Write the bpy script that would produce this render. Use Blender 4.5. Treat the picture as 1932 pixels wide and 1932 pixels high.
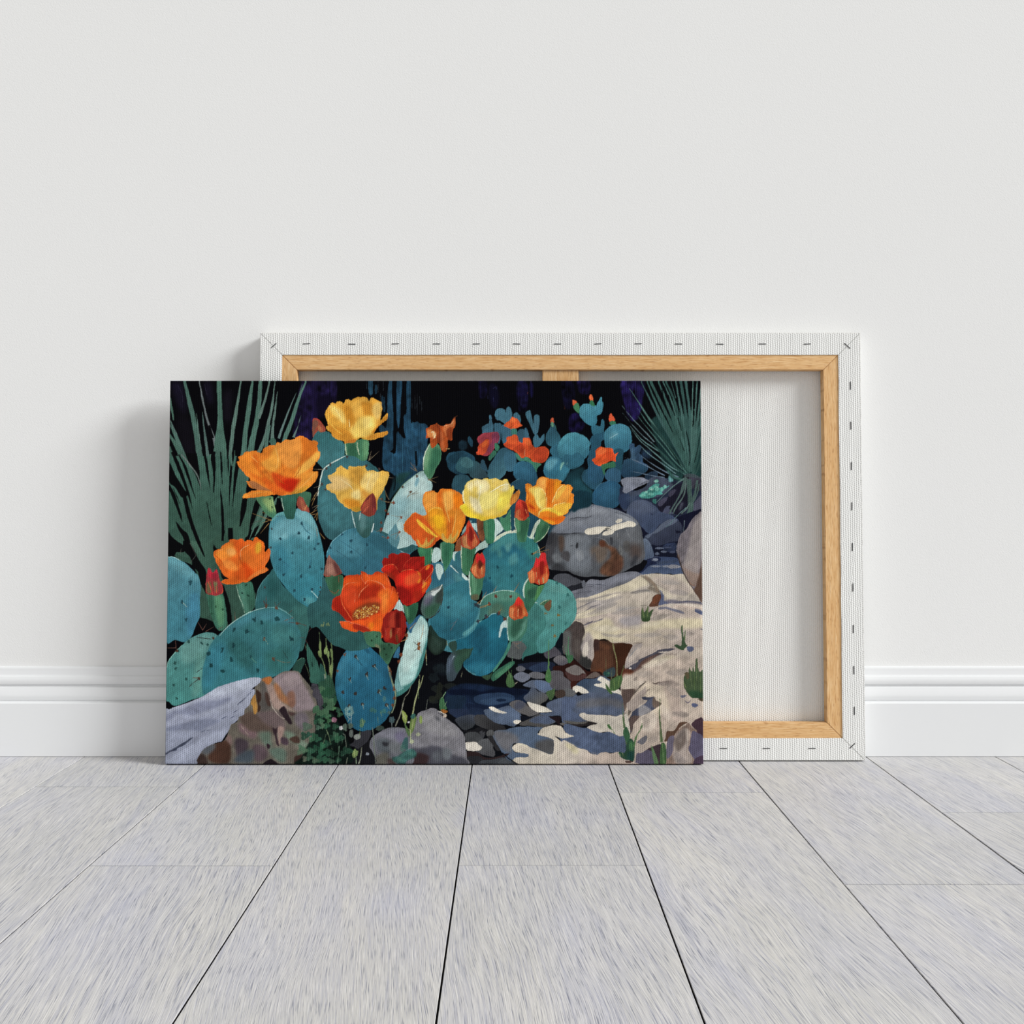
import bpy, bmesh, math, random
import numpy as np
from mathutils import Vector
for o in list(bpy.data.objects): bpy.data.objects.remove(o)
S = bpy.context.scene
COL = S.collection
# ------------------------------------------------------------------ camera
CAM_D, CAM_H, FPX = 1.5, 0.3638, 2012.0
cd = bpy.data.cameras.new('camera'); cam = bpy.data.objects.new('camera', cd); COL.objects.link(cam)
cam.location = (0, -CAM_D, CAM_H); cam.rotation_euler = (math.pi / 2, 0, 0)
cd.sensor_width = 36; cd.lens = 36 * FPX / 1932; cd.shift_x = 5 / 1932; cd.shift_y = -26 / 1932
cd.clip_start = .02
S.camera = cam
# ------------------------------------------------------------------ world, sun, exposure
S.view_settings.view_transform = 'Standard'; S.view_settings.look = 'None'
S.view_settings.gamma = 1; S.view_settings.use_curve_mapping = False
S.view_settings.exposure = 0.0
w = bpy.data.worlds.new('world'); S.world = w; w.use_nodes = True
bg = w.node_tree.nodes['Background']; bg.inputs[0].default_value = (1, .985, .965, 1); bg.inputs[1].default_value = .605
sl = bpy.data.lights.new('window_sun', 'SUN'); sl.energy = 3.95; sl.angle = math.radians(20); sl.color = (.985, 1, 1)
sun = bpy.data.objects.new('window_sun', sl); COL.objects.link(sun)
sun.rotation_euler = Vector((2.75, -1, 1.45)).to_track_quat('Z', 'Y').to_euler()
sun.location = (2.1, -1, 1.8)
# ------------------------------------------------------------------ helpers
def lin(h):
    c = [int(h[i:i + 2], 16) / 255 for i in (0, 2, 4)]
    return tuple((v / 12.92 if v <= .04045 else ((v + .055) / 1.055) ** 2.4) for v in c) + (1,)
class NT:
    def __init__(s, name, rough=.8, spec=.2):
        s.m = bpy.data.materials.new(name); s.m.use_nodes = True
        s.t = s.m.node_tree; s.b = s.t.nodes['Principled BSDF']
        s.b.inputs['Roughness'].default_value = rough; s.b.inputs['Specular IOR Level'].default_value = spec
    def n(s, typ, **k):
        nd = s.t.nodes.new(typ)
        for a, v in k.items():
            if a[0] == 'i' and a[1:].isdigit(): s.put(nd, int(a[1:]), v)
            else: setattr(nd, a, v)
        return nd
    def put(s, nd, i, v):
        if hasattr(v, 'links') or hasattr(v, 'is_output'): s.t.links.new(v, nd.inputs[i])
        else: nd.inputs[i].default_value = v
    def math(s, op, a, b=0.0, c=None):
        nd = s.n('ShaderNodeMath', operation=op); s.put(nd, 0, a); s.put(nd, 1, b)
        if c is not None: s.put(nd, 2, c)
        return nd.outputs[0]
    def xyz(s, kind='Object'):
        co = s.n('ShaderNodeTexCoord'); sp = s.n('ShaderNodeSeparateXYZ'); s.t.links.new(co.outputs[kind], sp.inputs[0])
        return sp.outputs[0], sp.outputs[1], sp.outputs[2]
    def vec(s, x, y, z):
        nd = s.n('ShaderNodeCombineXYZ'); s.put(nd, 0, x); s.put(nd, 1, y); s.put(nd, 2, z); return nd.outputs[0]
    def noise(s, v, scale, detail=2, rough=.5, dist=0):
        nd = s.n('ShaderNodeTexNoise'); s.put(nd, 'Vector', v); nd.inputs['Scale'].default_value = scale
        nd.inputs['Detail'].default_value = detail; nd.inputs['Roughness'].default_value = rough; nd.inputs['Distortion'].default_value = dist
        return nd.outputs['Fac']
    def ramp(s, f, stops):
        nd = s.n('ShaderNodeValToRGB'); s.put(nd, 0, f); e = nd.color_ramp.elements
        while len(e) < len(stops): e.new(.5)
        for q, (p, c) in zip(e, stops): q.position = p; q.color = c if len(c) == 4 else lin(c)
        return nd.outputs[0]
    def mix(s, f, a, b, mode='MIX'):
        nd = s.n('ShaderNodeMix', data_type='RGBA', blend_type=mode); s.put(nd, 0, f); s.put(nd, 6, a); s.put(nd, 7, b); return nd.outputs[2]
    def bump(s, h, strength, dist):
        nd = s.n('ShaderNodeBump'); nd.inputs['Strength'].default_value = strength; nd.inputs['Distance'].default_value = dist
        s.put(nd, 'Height', h); s.t.links.new(nd.outputs[0], s.b.inputs['Normal'])
    def color(s, c): s.put(s.b, 'Base Color', c)
    def weave(s, u, v, px, pv):
        # plain weave of round threads, u across, v along
        a = s.math('DIVIDE', u, px); b = s.math('DIVIDE', v, pv)
        wob = s.math('MULTIPLY', s.math('SUBTRACT', s.noise(s.vec(s.math('MULTIPLY', a, .35), s.math('MULTIPLY', b, .35), 0.0), 1, 1), .5), .7)
        a = s.math('ADD', a, wob); b = s.math('ADD', b, wob)
        rib = s.math('ABSOLUTE', s.math('SINE', s.math('MULTIPLY', a, math.pi)))
        col = s.math('MULTIPLY', s.math('FLOOR', s.math('ADD', a, .5)), .5)
        pit = s.math('POWER', s.math('COSINE', s.math('MULTIPLY', s.math('ADD', b, col), math.pi)), 2)
        return s.math('SUBTRACT', 1, s.math('MULTIPLY', s.math('SUBTRACT', 1, rib), s.math('MULTIPLY_ADD', pit, .84, .16)))
def mesh_obj(name, verts, faces, mat, parent=None, smooth=False):
    me = bpy.data.meshes.new(name); me.from_pydata([tuple(v) for v in verts], [], faces); me.update()
    if smooth: me.polygons.foreach_set('use_smooth', [True] * len(me.polygons))
    if mat: me.materials.append(mat)
    o = bpy.data.objects.new(name, me); COL.objects.link(o)
    if parent: o.parent = parent
    return o
def box(b, x0, x1, y0, y1, z0, z1, bev=0.0):
    r = bmesh.ops.create_cube(b, size=1)
    for v in r['verts']: v.co = Vector(((x0 + x1) / 2 + v.co.x * (x1 - x0), (y0 + y1) / 2 + v.co.y * (y1 - y0), (z0 + z1) / 2 + v.co.z * (z1 - z0)))
    if bev:
        es = list({e for v in r['verts'] for e in v.link_edges})
        bmesh.ops.bevel(b, geom=es, offset=bev, segments=2, affect='EDGES')
def bm_obj(name, b, mat, parent=None):
    me = bpy.data.meshes.new(name); bmesh.ops.recalc_face_normals(b, faces=b.faces[:]); b.to_mesh(me); b.free(); me.materials.append(mat)
    o = bpy.data.objects.new(name, me); COL.objects.link(o)
    if parent: o.parent = parent
    return o
def prism(name, outline_xz, y0, y1, mat, parent, bev=.0004):
    b = bmesh.new()
    lo = [b.verts.new((x, y0, z)) for x, z in outline_xz]; hi = [b.verts.new((x, y1, z)) for x, z in outline_xz]
    n = len(lo); b.faces.new(lo); b.faces.new(hi[::-1])
    for i in range(n): b.faces.new((lo[i], hi[i], hi[(i + 1) % n], lo[(i + 1) % n]))
    bmesh.ops.recalc_face_normals(b, faces=b.faces[:])
    if bev: bmesh.ops.bevel(b, geom=b.edges[:], offset=bev, segments=2, affect='EDGES')
    return bm_obj(name, b, mat, parent)
def thing(name, label, cat, loc, rx):
    o = bpy.data.objects.new(name, None); COL.objects.link(o); o.location = loc; o.rotation_euler = (rx, 0, 0)
    o.empty_display_size = .05; o['label'] = label; o['category'] = cat
    return o
# ------------------------------------------------------------------ setting
WALL_Y = .018
m = NT('wall_paint', .75, .15)
X, Y, Z = m.xyz()
n1 = m.noise(m.vec(m.math('ADD', X, m.math('MULTIPLY', Z, .5)), 0.0, m.math('MULTIPLY', Z, .8)), 520, 2)
n2 = m.noise(m.vec(X, 0.0, Z), 120, 1)
m.color(m.mix(m.noise(m.vec(X, 0.0, Z), 2.2, 2), lin('e2e2e1'), lin('e5e5e4')))
m.bump(m.math('ADD', n1, m.math('MULTIPLY', n2, .2)), .28, .0007)
wall = mesh_obj('wall_back', [(-2.6, WALL_Y, 0), (2.6, WALL_Y, 0), (2.6, WALL_Y, 2.6), (-2.6, WALL_Y, 2.6), (-2.6, WALL_Y + .1, 0), (2.6, WALL_Y + .1, 0), (2.6, WALL_Y + .1, 2.6), (-2.6, WALL_Y + .1, 2.6)],
                [(0, 1, 2, 3), (7, 6, 5, 4), (3, 2, 6, 7), (0, 3, 7, 4), (1, 5, 6, 2), (0, 4, 5, 1)], m.m)
wall['kind'] = 'structure'
# baseboard: moulded profile (y, z), swept along x
m = NT('baseboard_paint', .42, .35); m.color(lin('e1e2e3'))
prof = [(WALL_Y, .1246), (.0150, .1246), (.0138, .1240), (.0132, .1222), (.0129, .1180), (.0125, .1140), (.0121, .1122), (.0106, .1117)]
for k in range(9):
    t = k / 8; prof.append((.0104 - .0012 * math.sin(math.pi * t * .9), .1115 - t * .0108))
prof += [(.0108, .1002), (.0128, .0992), (.0132, .0978), (.0128, .0968), (.0086, .0962)]
for k in range(14):
    t = k / 13; prof.append((.0082 - .0022 * math.sin(math.pi * min(1, t * .62)) + .0052 * max(0, t - .62) ** 1.5, .0961 - t * .0176))
prof += [(.0082, .0778), (.0084, .0770), (.0040, .0763), (.0012, .0760), (.0002, .0753), (0, .0746), (0, .0004), (WALL_Y, .0004)]
vs, fs = [], []
for x in (-2.6, 2.6): vs += [(x, y, z) for y, z in prof]
n = len(prof)
for i in range(n - 1): fs.append((i, i + 1, n + i + 1, n + i))
fs += [tuple(range(n))[::-1], tuple(range(n, 2 * n))]
bb = mesh_obj('baseboard_back', vs, fs, m.m, smooth=False); bb['kind'] = 'structure'
# floor of planks, one mesh: a dark bed and bevelled boards over it
m = NT('floor_oak', .5, .3)
X, Y, Z = m.xyz()
at = m.n('ShaderNodeAttribute', attribute_name='plank'); R = at.outputs['Fac']
xo = m.math('ADD', X, m.math('MULTIPLY', R, 7.3)); yo = m.math('ADD', Y, m.math('MULTIPLY', R, 3.1))
wv = m.noise(m.vec(m.math('MULTIPLY', xo, 7.0), m.math('MULTIPLY', yo, 2.2), R), 1, 2)
skew = m.math('MULTIPLY', m.math('SUBTRACT', wv, .5), .05)
xs = m.math('ADD', xo, m.math('ADD', skew, m.math('MULTIPLY', Y, .10)))
g1 = m.noise(m.vec(m.math('MULTIPLY', xs, 1700), m.math('MULTIPLY', yo, 34), R), 1, 2, .5, .15)
g2 = m.noise(m.vec(m.math('MULTIPLY', xs, 700), m.math('MULTIPLY', yo, 13), R), 1, 3, .6, .15)
g3 = m.noise(m.vec(m.math('MULTIPLY', xs, 20), m.math('MULTIPLY', yo, 3), R), 1, 3, .6)
g4 = m.noise(m.vec(m.math('MULTIPLY', xo, 6), m.math('MULTIPLY', yo, 4), R), 1, 2)
base = m.mix(m.ramp(g3, [(.34, (0, 0, 0, 1)), (.66, (1, 1, 1, 1))]), lin('bbbbc4'), lin('cecbc6'))
base = m.mix(m.ramp(g4, [(.42, (0, 0, 0, 1)), (.64, (.8, .8, .8, 1))]), base, lin('c2c0bb'))
tone = m.n('ShaderNodeMapRange'); m.put(tone, 0, m.math('FRACT', m.math('MULTIPLY', R, 13.7))); tone.inputs[3].default_value = 0; tone.inputs[4].default_value = .32
base = m.mix(tone.outputs[0], base, lin('a3a3a8'))
c = m.mix(m.ramp(g2, [(.34, (.5, .5, .5, 1)), (.50, (0, 0, 0, 1))]), base, lin('9a9cac'))
c = m.mix(m.ramp(g2, [(.52, (0, 0, 0, 1)), (.68, (.45, .45, .45, 1))]), c, lin('d2d0cd'))
c = m.mix(m.ramp(g1, [(.32, (.75, .75, .75, 1)), (.43, (0, 0, 0, 1))]), c, lin('6c7080'))
c = m.mix(m.ramp(g1, [(.56, (0, 0, 0, 1)), (.68, (.5, .5, .5, 1))]), c, lin('dfdcd9'))
m.color(c)
m.bump(m.math('ADD', g1, m.math('MULTIPLY', g2, .5)), .35, .0009)
bed = NT('floor_bed', .9, .05); bed.color(lin('060606'))
def sx(x0, x1): return (x0, x1)          # seam x at the wall and at the near edge
seams = [(-2.6, -2.6)] + [(-.598 - .184 * k, -.598 - .184 * k) for k in range(9, 0, -1)] + [(-.598, -.5985), (-.4160, -.4168), (-.2336, -.2332), (-.0508, -.0509), (.1354, .1354), (.3178, .3122), (.5020, .4955), (.6840, .6775)] + [(.685 + .184 * k, .678 + .184 * k) for k in range(1, 10)] + [(2.6, 2.6)]
def dep(py): return .3638 * 2012 / (py - 940) - 1.5
joints = {(-.598): -dep(1484.5), (-.4160): -dep(1633.5), (-.0508): -dep(1632.5), (.1354): -dep(1495), (.3178): -dep(1668.5), (.5020): -dep(1532.5)}
rng = random.Random(4)
NEAR, FAR, G = -2.4, .004, .0008
b = bmesh.new(); lay = b.faces.layers.float.new('plank')
def plank(xa, xb, ya, yb, r):
    t = lambda sm, y: sm[0] + (sm[1] - sm[0]) * min(1.0, max(0.0, -y / 1.0))
    P = [(t(xa, ya) + G, ya), (t(xb, ya) - G, ya), (t(xb, yb) - G, yb), (t(xa, yb) + G, yb)]
    gy = .0009
    P = [(P[0][0], ya + gy), (P[1][0], ya + gy), (P[2][0], yb - gy), (P[3][0], yb - gy)]
    lo = [b.verts.new((x, y, -.0012)) for x, y in P]
    e = .0003
    mid = [b.verts.new((x, y, -e)) for x, y in P]
    sg = [(1, 1), (-1, 1), (-1, -1), (1, -1)]
    hi = [b.verts.new((x + e * s[0], y + e * s[1] * .5, 0)) for (x, y), s in zip(P, sg)]
    fl = [b.faces.new(hi)]
    for i in range(4):
        j = (i + 1) % 4
        fl.append(b.faces.new((lo[i], lo[j], mid[j], mid[i]))); fl.append(b.faces.new((mid[i], mid[j], hi[j], hi[i])))
    for f in fl: f[lay] = r
for i in range(len(seams) - 1):
    xa, xb = seams[i], seams[i + 1]
    js = [joints[xa[0]]] if xa[0] in joints else []
    if not js and abs(xa[0]) > .6: js = [-rng.uniform(.1, 1.2)]
    if xa[0] == -.2336: js = [-.98]
    js = [j if j < 0 else -j for j in js]
    more = js[0] - 1.25 if js else -1.6
    ys = sorted([NEAR] + js + ([more] if more > NEAR + .1 else []) + [FAR])
    for k in range(len(ys) - 1): plank(xa, xb, ys[k], ys[k + 1], rng.random())
bot = len(b.faces)
vv = [b.verts.new(p) for p in ((-2.6, NEAR, -.0011), (2.6, NEAR, -.0011), (2.6, FAR + .1, -.0011), (-2.6, FAR + .1, -.0011))]
ff = b.faces.new(vv); ff.material_index = 1
me = bpy.data.meshes.new('floor'); b.to_mesh(me); b.free(); me.materials.append(m.m); me.materials.append(bed.m)
fl = bpy.data.objects.new('floor', me); COL.objects.link(fl); fl['kind'] = 'structure'
# ------------------------------------------------------------------ materials of the canvases
def fabric(name, col, u, v, pu, pv, st, dist):
    m = NT(name, .9, .08); X, Y, Z = m.xyz(); ax = {'x': X, 'y': Y, 'z': Z}
    h = m.weave(ax[u], ax[v], pu, pv); m.color(m.mix(m.noise(m.vec(X, Y, Z), 9, 2), lin(col), lin('e4e4e1')))
    m.bump(h, st, dist); return m.m
M_FLAP = fabric('raw_canvas_margin', 'dededc', 'x', 'z', .0031, .0029, .6, .0011)
M_SIDE = fabric('raw_canvas_inside', 'dfddda', 'x', 'z', .0029, .0029, .55, .0009)
def wood(name, along):
    m = NT(name, .55, .25); X, Y, Z = m.xyz()
    a, c_ = (X, Z) if along == 'x' else (Z, X)
    v = m.vec(m.math('MULTIPLY', a, 45), m.math('MULTIPLY', c_, 700), m.math('MULTIPLY', Y, 200))
    g = m.noise(v, 1, 3, .6, .3); g2 = m.noise(m.vec(m.math('MULTIPLY', a, 6), m.math('MULTIPLY', c_, 60), m.math('MULTIPLY', Y, 60)), 1, 2)
    g3 = m.noise(m.vec(m.math('MULTIPLY', a, 90), m.math('MULTIPLY', c_, 700), 0.0), 1, 2)
    c = m.ramp(g, [(.28, 'bd8c58'), (.45, 'd6ab76'), (.62, 'e2bd8c'), (.8, 'e8cca4')])
    c = m.mix(m.math('MULTIPLY', m.ramp(g2, [(.4, (0, 0, 0, 1)), (.7, (1, 1, 1, 1))]), .5), c, lin('d2a36c'))
    c = m.mix(m.ramp(g3, [(.3, (.6, .6, .6, 1)), (.42, (0, 0, 0, 1))]), c, lin('9c6636'))
    m.color(c); m.bump(m.math('ADD', g, m.math('MULTIPLY', g3, .5)), .35, .0008); return m.m
M_WX, M_WZ = wood('stretcher_pine_across', 'x'), wood('stretcher_pine_upright', 'z')
m = NT('staple_steel', .35, .5); m.color(lin('4a4c4e')); m.b.inputs['Metallic'].default_value = .8; M_ST = m.m
# ------------------------------------------------------------------ reversed canvas leaning on the wall
BX0, BX1, BH, BT = -.349, .4914, .594, .022
back = thing('stretched_canvas', 'blank canvas seen from behind, bare wooden stretcher frame and stapled edges, leaning on the wall', 'canvas', ((BX0 + BX1) / 2, -.005, .0008), -math.asin(.0224 / BH))
hw = (BX1 - BX0) / 2
FLW, WDW = .0306, .0208; BW = FLW + WDW; FT = .0012
def ring(name, o0, o1, y0, y1, mats, parent, bev, gap=.0001, wob=0.0):
    # four mitred lengths between inset o0 (outer) and o1 (inner)
    x0, x1, z0, z1 = -hw, hw, 0, BH
    A = [(x0 + o0, z0 + o0), (x1 - o0, z0 + o0), (x1 - o0, z1 - o0), (x0 + o0, z1 - o0)]
    B = [(x0 + o1, z0 + o1), (x1 - o1, z0 + o1), (x1 - o1, z1 - o1), (x0 + o1, z1 - o1)]
    out = []
    r = random.Random(7)
    for i in range(4):
        j = (i + 1) % 4
        g = gap
        dx = [(g, 0), (0, g), (-g, 0), (0, -g)][i]
        p = [A[i], A[j], B[j], B[i]]
        def sh(q, s): return (q[0] + dx[0] * s, q[1] + dx[1] * s)
        inner = []
        if wob:
            N = 14
            for k in range(N + 1):
                t = k / N; q = (B[j][0] * (1 - t) + B[i][0] * t, B[j][1] * (1 - t) + B[i][1] * t)
                wv_ = r.uniform(-wob, wob) if 0 < k < N else 0
                inner.append((q[0] + (wv_ if i in (1, 3) else 0), q[1] + (wv_ if i in (0, 2) else 0)))
        else: inner = [B[j], B[i]]
        pts = [sh(A[i], 1), sh(A[j], -1)] + [sh(inner[0], -1)] + inner[1:-1] + [sh(inner[-1], 1)]
        out.append(prism(name, pts, y0, y1, mats[i % 2], parent, bev))
    return out
ring('stretcher_bar', .0004, BW, -BT + FT, -.0062, [M_WX, M_WZ], back, .0005, .00012)
ring('canvas_margin', 0, FLW, -BT, -BT + FT, [M_FLAP, M_FLAP], back, .0004, .00015, .00035)
prism('cross_brace', [(.0463 - .0712, BW - .004), (.0972 - .0712, BW - .004), (.0972 - .0712, BH - BW + .004), (.0463 - .0712, BH - BW + .004)], -BT + .0042, -.007, M_WZ, back, .0005)
# canvas sheet: face towards the wall and the four turned-over sides
b = bmesh.new(); e = .0006
box(b, -hw, hw, -.0032, 0, 0, BH, .0008)
for q in ((-hw - e, -hw + .0004, 0, BH), (hw - .0004, hw + e, 0, BH)): box(b, q[0], q[1], -BT + .0003, -.0005, q[2], q[3], .0003)
for q in ((0 - e * .2, .0004), (BH - .0004, BH + e)): box(b, -hw, hw, -BT + .0003, -.0005, q[0], q[1], .0001)
bm_obj('canvas_sheet', b, M_SIDE, back)
def staple(x, z, ang, L=.0102):
    b = bmesh.new(); t = .0006
    box(b, -L / 2, L / 2, -t, 0, -t * .8, t * .8, .0002)
    box(b, -L / 2, -L / 2 + t, 0, .002, -t * .7, t * .7); box(b, L / 2 - t, L / 2, 0, .002, -t * .7, t * .7)
    o = bm_obj('staple', b, M_ST, back); o.location = (x, -BT - .0001, z); o.rotation_euler = (0, -math.radians(ang), 0)
    return o
def topx(px): return (px - 961) * 1.4955 / 2012 - (BX0 + BX1) / 2
rr = random.Random(2)
for px in (578.5, 664, 746, 824, 899, 975, 1052, 1128, 1204, 1280, 1358, 1438, 1523): staple(topx(px), BH - .0152 + rr.uniform(-.0003, .0003), rr.uniform(-2, 3))
staple(topx(516.8), BH - .0175, 42); staple(topx(1598), BH - .0178, -42, .0112)
for k, py in enumerate((728, 804, 881, 957, 1034, 1110, 1188, 1265, 1341)):
    z = .3638 - (py - 940) * 1.484 / 2012
    staple(hw - .0139, z, 90 + rr.uniform(-1.5, 1.5), .0112)
for px in (1365, 1446, 1532): staple((px - 961) * 1.474 / 2012 - (BX0 + BX1) / 2, .0165, rr.uniform(-1, 1))
staple(hw - .0175, .0200, 42, .0105)
# ------------------------------------------------------------------ artwork rasteriser
PX0, PY0, PX1, PY1, SS = 306.0, 716.0, 1334.0, 1448.0, 2
FR = {'0': (0, 0, 1.0), 'A': (310, 715), 'B': (590, 715), 'C': (840, 715), 'D': (1020, 715), 'E': (305, 930), 'F': (590, 930), 'G': (840, 930),
      'H': (1010, 930), 'I': (305, 1130), 'J': (570, 1160), 'K': (800, 1110), 'L': (1010, 1110),
      'M': (305, 1250, 6.9), 'N': (560, 1250, 6.9), 'O': (810, 1250, 6.9), 'Q': (1060, 1250, 6.9), 'R': (306, 860, 4.964)}
def blur(a, r):
    if r < .4: return a
    for _ in range(2):
        n = max(1, int(round(r)))
        for ax in (0, 1):
            p = np.pad(a, [(n + 1, n) if i == ax else (0, 0) for i in range(a.ndim)], mode='edge')
            c = np.cumsum(p, axis=ax, dtype=np.float64)
            k = 2 * n + 1
            a = ((c[k:] - c[:-k]) if ax == 0 else (c[:, k:] - c[:, :-k])) / k
    return a.astype(np.float32)
def catmull(P, closed=True, n=6):
    P = np.asarray(P, float)
    if len(P) < 3: return P
    if closed: Q = np.vstack([P[-1], P, P[0], P[1]])
    else: Q = np.vstack([2 * P[0] - P[1], P, 2 * P[-1] - P[-2]])
    out = []
    t = np.linspace(0, 1, n, endpoint=False)[:, None]
    for i in range(1, len(Q) - 2):
        a, b, c, d = Q[i - 1], Q[i], Q[i + 1], Q[i + 2]
        out.append(.5 * (2 * b + (c - a) * t + (2 * a - 5 * b + 4 * c - d) * t * t + (3 * b - a - 3 * c + d) * t ** 3))
    if not closed: out.append(P[-1:])
    return np.vstack(out)
def hexc(h):
    return np.array([int(h[i:i + 2], 16) for i in (0, 2, 4)], np.float32) / 255
class Painter:
    def __init__(s):
        s.W = int((PX1 - PX0) * SS); s.H = int((PY1 - PY0) * SS)
        s.im = np.zeros((s.H, s.W, 3), np.float32)
        s.rng = np.random.RandomState(5)
        s.fields = []
        for (ry, rx) in ((14, 1), (1, 14), (5, 5)):
            a = s.rng.rand(s.H, s.W).astype(np.float32)
            a = s.aniso(a, ry, rx); a = (a - a.mean()) / a.std(); s.fields.append(a)
        a = s.rng.rand(s.H, s.W).astype(np.float32)
        d = np.zeros_like(a)
        for k in range(-12, 13): d += np.roll(np.roll(a, k, 0), -k, 1)
        d = blur(d, 1); s.fields.append((d - d.mean()) / d.std())
        b = blur(s.rng.rand(s.H, s.W).astype(np.float32), 13); s.blotch = (b - b.mean()) / b.std()
        s.base = None
        w = s.rng.randn(1000, 2); s.wob = (.5 * w + .3 * np.roll(w, 1, 0)) * .42
    def aniso(s, a, ry, rx):
        def b1(a, n, ax):
            p = np.pad(a, [(n + 1, n) if i == ax else (0, 0) for i in range(2)], mode='wrap')
            c = np.cumsum(p, axis=ax, dtype=np.float64); k = 2 * n + 1
            return (((c[k:] - c[:-k]) if ax == 0 else (c[:, k:] - c[:, :-k])) / k).astype(np.float32)
        for _ in range(2): a = b1(b1(a, ry, 0), rx, 1)
        return a
    def mask(s, P, pad, z=1):
        if len(P) > 8: P = P + z * s.wob[(np.arange(len(P)) + s.rng.randint(900)) % 1000]
        x = (P[:, 0] - PX0) * SS; y = (P[:, 1] - PY0) * SS
        x0 = int(max(0, np.floor(x.min()) - pad)); x1 = int(min(s.W, np.ceil(x.max()) + pad + 1))
        y0 = int(max(0, np.floor(y.min()) - pad)); y1 = int(min(s.H, np.ceil(y.max()) + pad + 1))
        if x1 <= x0 or y1 <= y0: return None
        w, h = x1 - x0, y1 - y0
        D = np.zeros((h * 2, w + 1), np.int32)
        xs = x - x0; ys = (y - y0) * 2
        xn, yn = np.roll(xs, -1), np.roll(ys, -1)
        for ax, ay, bx, by in zip(xs, ys, xn, yn):
            if ay == by: continue
            sg = 1
            if ay > by: ax, ay, bx, by = bx, by, ax, ay; sg = -1
            r0 = max(0, int(np.ceil(ay - .5))); r1 = min(h * 2, int(np.ceil(by - .5)))
            if r1 <= r0: continue
            r = np.arange(r0, r1)
            xi = ax + (bx - ax) * (r + .5 - ay) / (by - ay)
            c = np.clip(np.ceil(xi - .5).astype(int), 0, w)
            D[r, c] += sg
        m = (np.cumsum(D, axis=1)[:, :w] != 0).astype(np.float32)
        return m[0::2] * .5 + m[1::2] * .5, (x0, y0, x1, y1)
    def fill(s, P, col, o):
        f = o.get('f', 0) * SS * .6
        r = s.mask(P, int(f * 2) + 1, o.get('z', 1))
        if r is None: return
        m, (x0, y0, x1, y1) = r
        if f: m = blur(m, f)
        if o.get('c') and s.base is not None: m = m * s.base[y0:y1, x0:x1]
        if o.get('b'):
            s.base = np.zeros((s.H, s.W), np.float32); s.base[y0:y1, x0:x1] = m
        C = np.broadcast_to(col, (y1 - y0, x1 - x0, 3)).astype(np.float32)
        if 'g' in o:
            c2, ga, gb = o['g']
            X, Y = np.meshgrid(np.arange(x0, x1) / SS + PX0, np.arange(y0, y1) / SS + PY0)
            v = gb - ga; t = ((X - ga[0]) * v[0] + (Y - ga[1]) * v[1]) / max(1e-6, v @ v)
            t = np.clip(t, 0, 1)[..., None]; t = t * t * (3 - 2 * t)
            C = C * (1 - t) + c2 * t
        n = o.get('n', .055)
        fl = s.fields[int(o.get('d', 3))][y0:y1, x0:x1]
        C = C * (1 + n * (.3 * fl + .4 * s.fields[2][y0:y1, x0:x1] + .6 * s.blotch[y0:y1, x0:x1]))[..., None]
        a = (m * o.get('a', 1))[..., None]
        s.im[y0:y1, x0:x1] = s.im[y0:y1, x0:x1] * (1 - a) + C.clip(0, 1) * a
    def ribbon(s, T, col, o):
        T = np.asarray(T, float)
        if len(T) > 2: T = catmull(T, False, 6)
        d = np.gradient(T[:, :2], axis=0); L = np.hypot(d[:, 0], d[:, 1])[:, None] + 1e-6
        nrm = np.stack([-d[:, 1], d[:, 0]], 1) / L
        w = np.maximum(T[:, 2:3], .25) / 2
        s.fill(np.vstack([T[:, :2] + nrm * w, (T[:, :2] - nrm * w)[::-1]]), col, o)
    def run(s, text):
        fx, fy, k = 0, 0, 1
        for ln in text.splitlines():
            ln = ln.split('//')[0].strip()
            if not ln: continue
            if ln[0] == '@':
                t = FR[ln[1]]; fx, fy = t[0], t[1]; k = t[2] if len(t) > 2 else 5.6824
                continue
            hd, dat = ln.split('|'); hd = hd.split(); v = np.array(dat.split(), float)
            col = hexc(hd[1]); o = {}
            for t in hd[2:]:
                if t[0] == 'g':
                    q = t[2:].split(':'); o['g'] = (hexc(q[0]), np.array([fx + float(q[1]) / k, fy + float(q[2]) / k]), np.array([fx + float(q[3]) / k, fy + float(q[4]) / k]))
                elif t in 'cbj': o[t] = 1
                else: o[t[0]] = float(t[1:])
            if hd[0] == 'p':
                P = v.reshape(-1, 2) / k + (fx, fy)
                s.fill(P if o.get('j') else catmull(P), col, o)
            elif hd[0] == 'r':
                T = v.reshape(-1, 3) / k; T[:, 0] += fx; T[:, 1] += fy
                s.ribbon(T, col, o)
            elif hd[0] == 's':
                P = v.reshape(-1, 2) / k + (fx, fy); w = o.get('w', 4) * 1.35 / k
                if len(P) == 2: P = np.array([P[0], P.mean(0), P[1]])
                u = np.linspace(0, 1, len(P))
                ww = w * (.35 + .65 * np.sin(np.pi * (u * .7 + .15)))
                s.ribbon(np.column_stack([P, ww]), col, o)
            elif hd[0] == 'e':   # ellipses: x y rx ry (angle 0)
                for x, y, rx, ry in v.reshape(-1, 4) / k:
                    t = np.linspace(0, 2 * np.pi, 14, endpoint=False)
                    jt = 1 + .12 * s.rng.randn(14)
                    s.fill(catmull(np.column_stack([fx + x + rx * jt * np.cos(t), fy + y + ry * jt * np.sin(t)])), col, o)
            elif hd[0] == 'h':   # areole specks with a short spine
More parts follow.
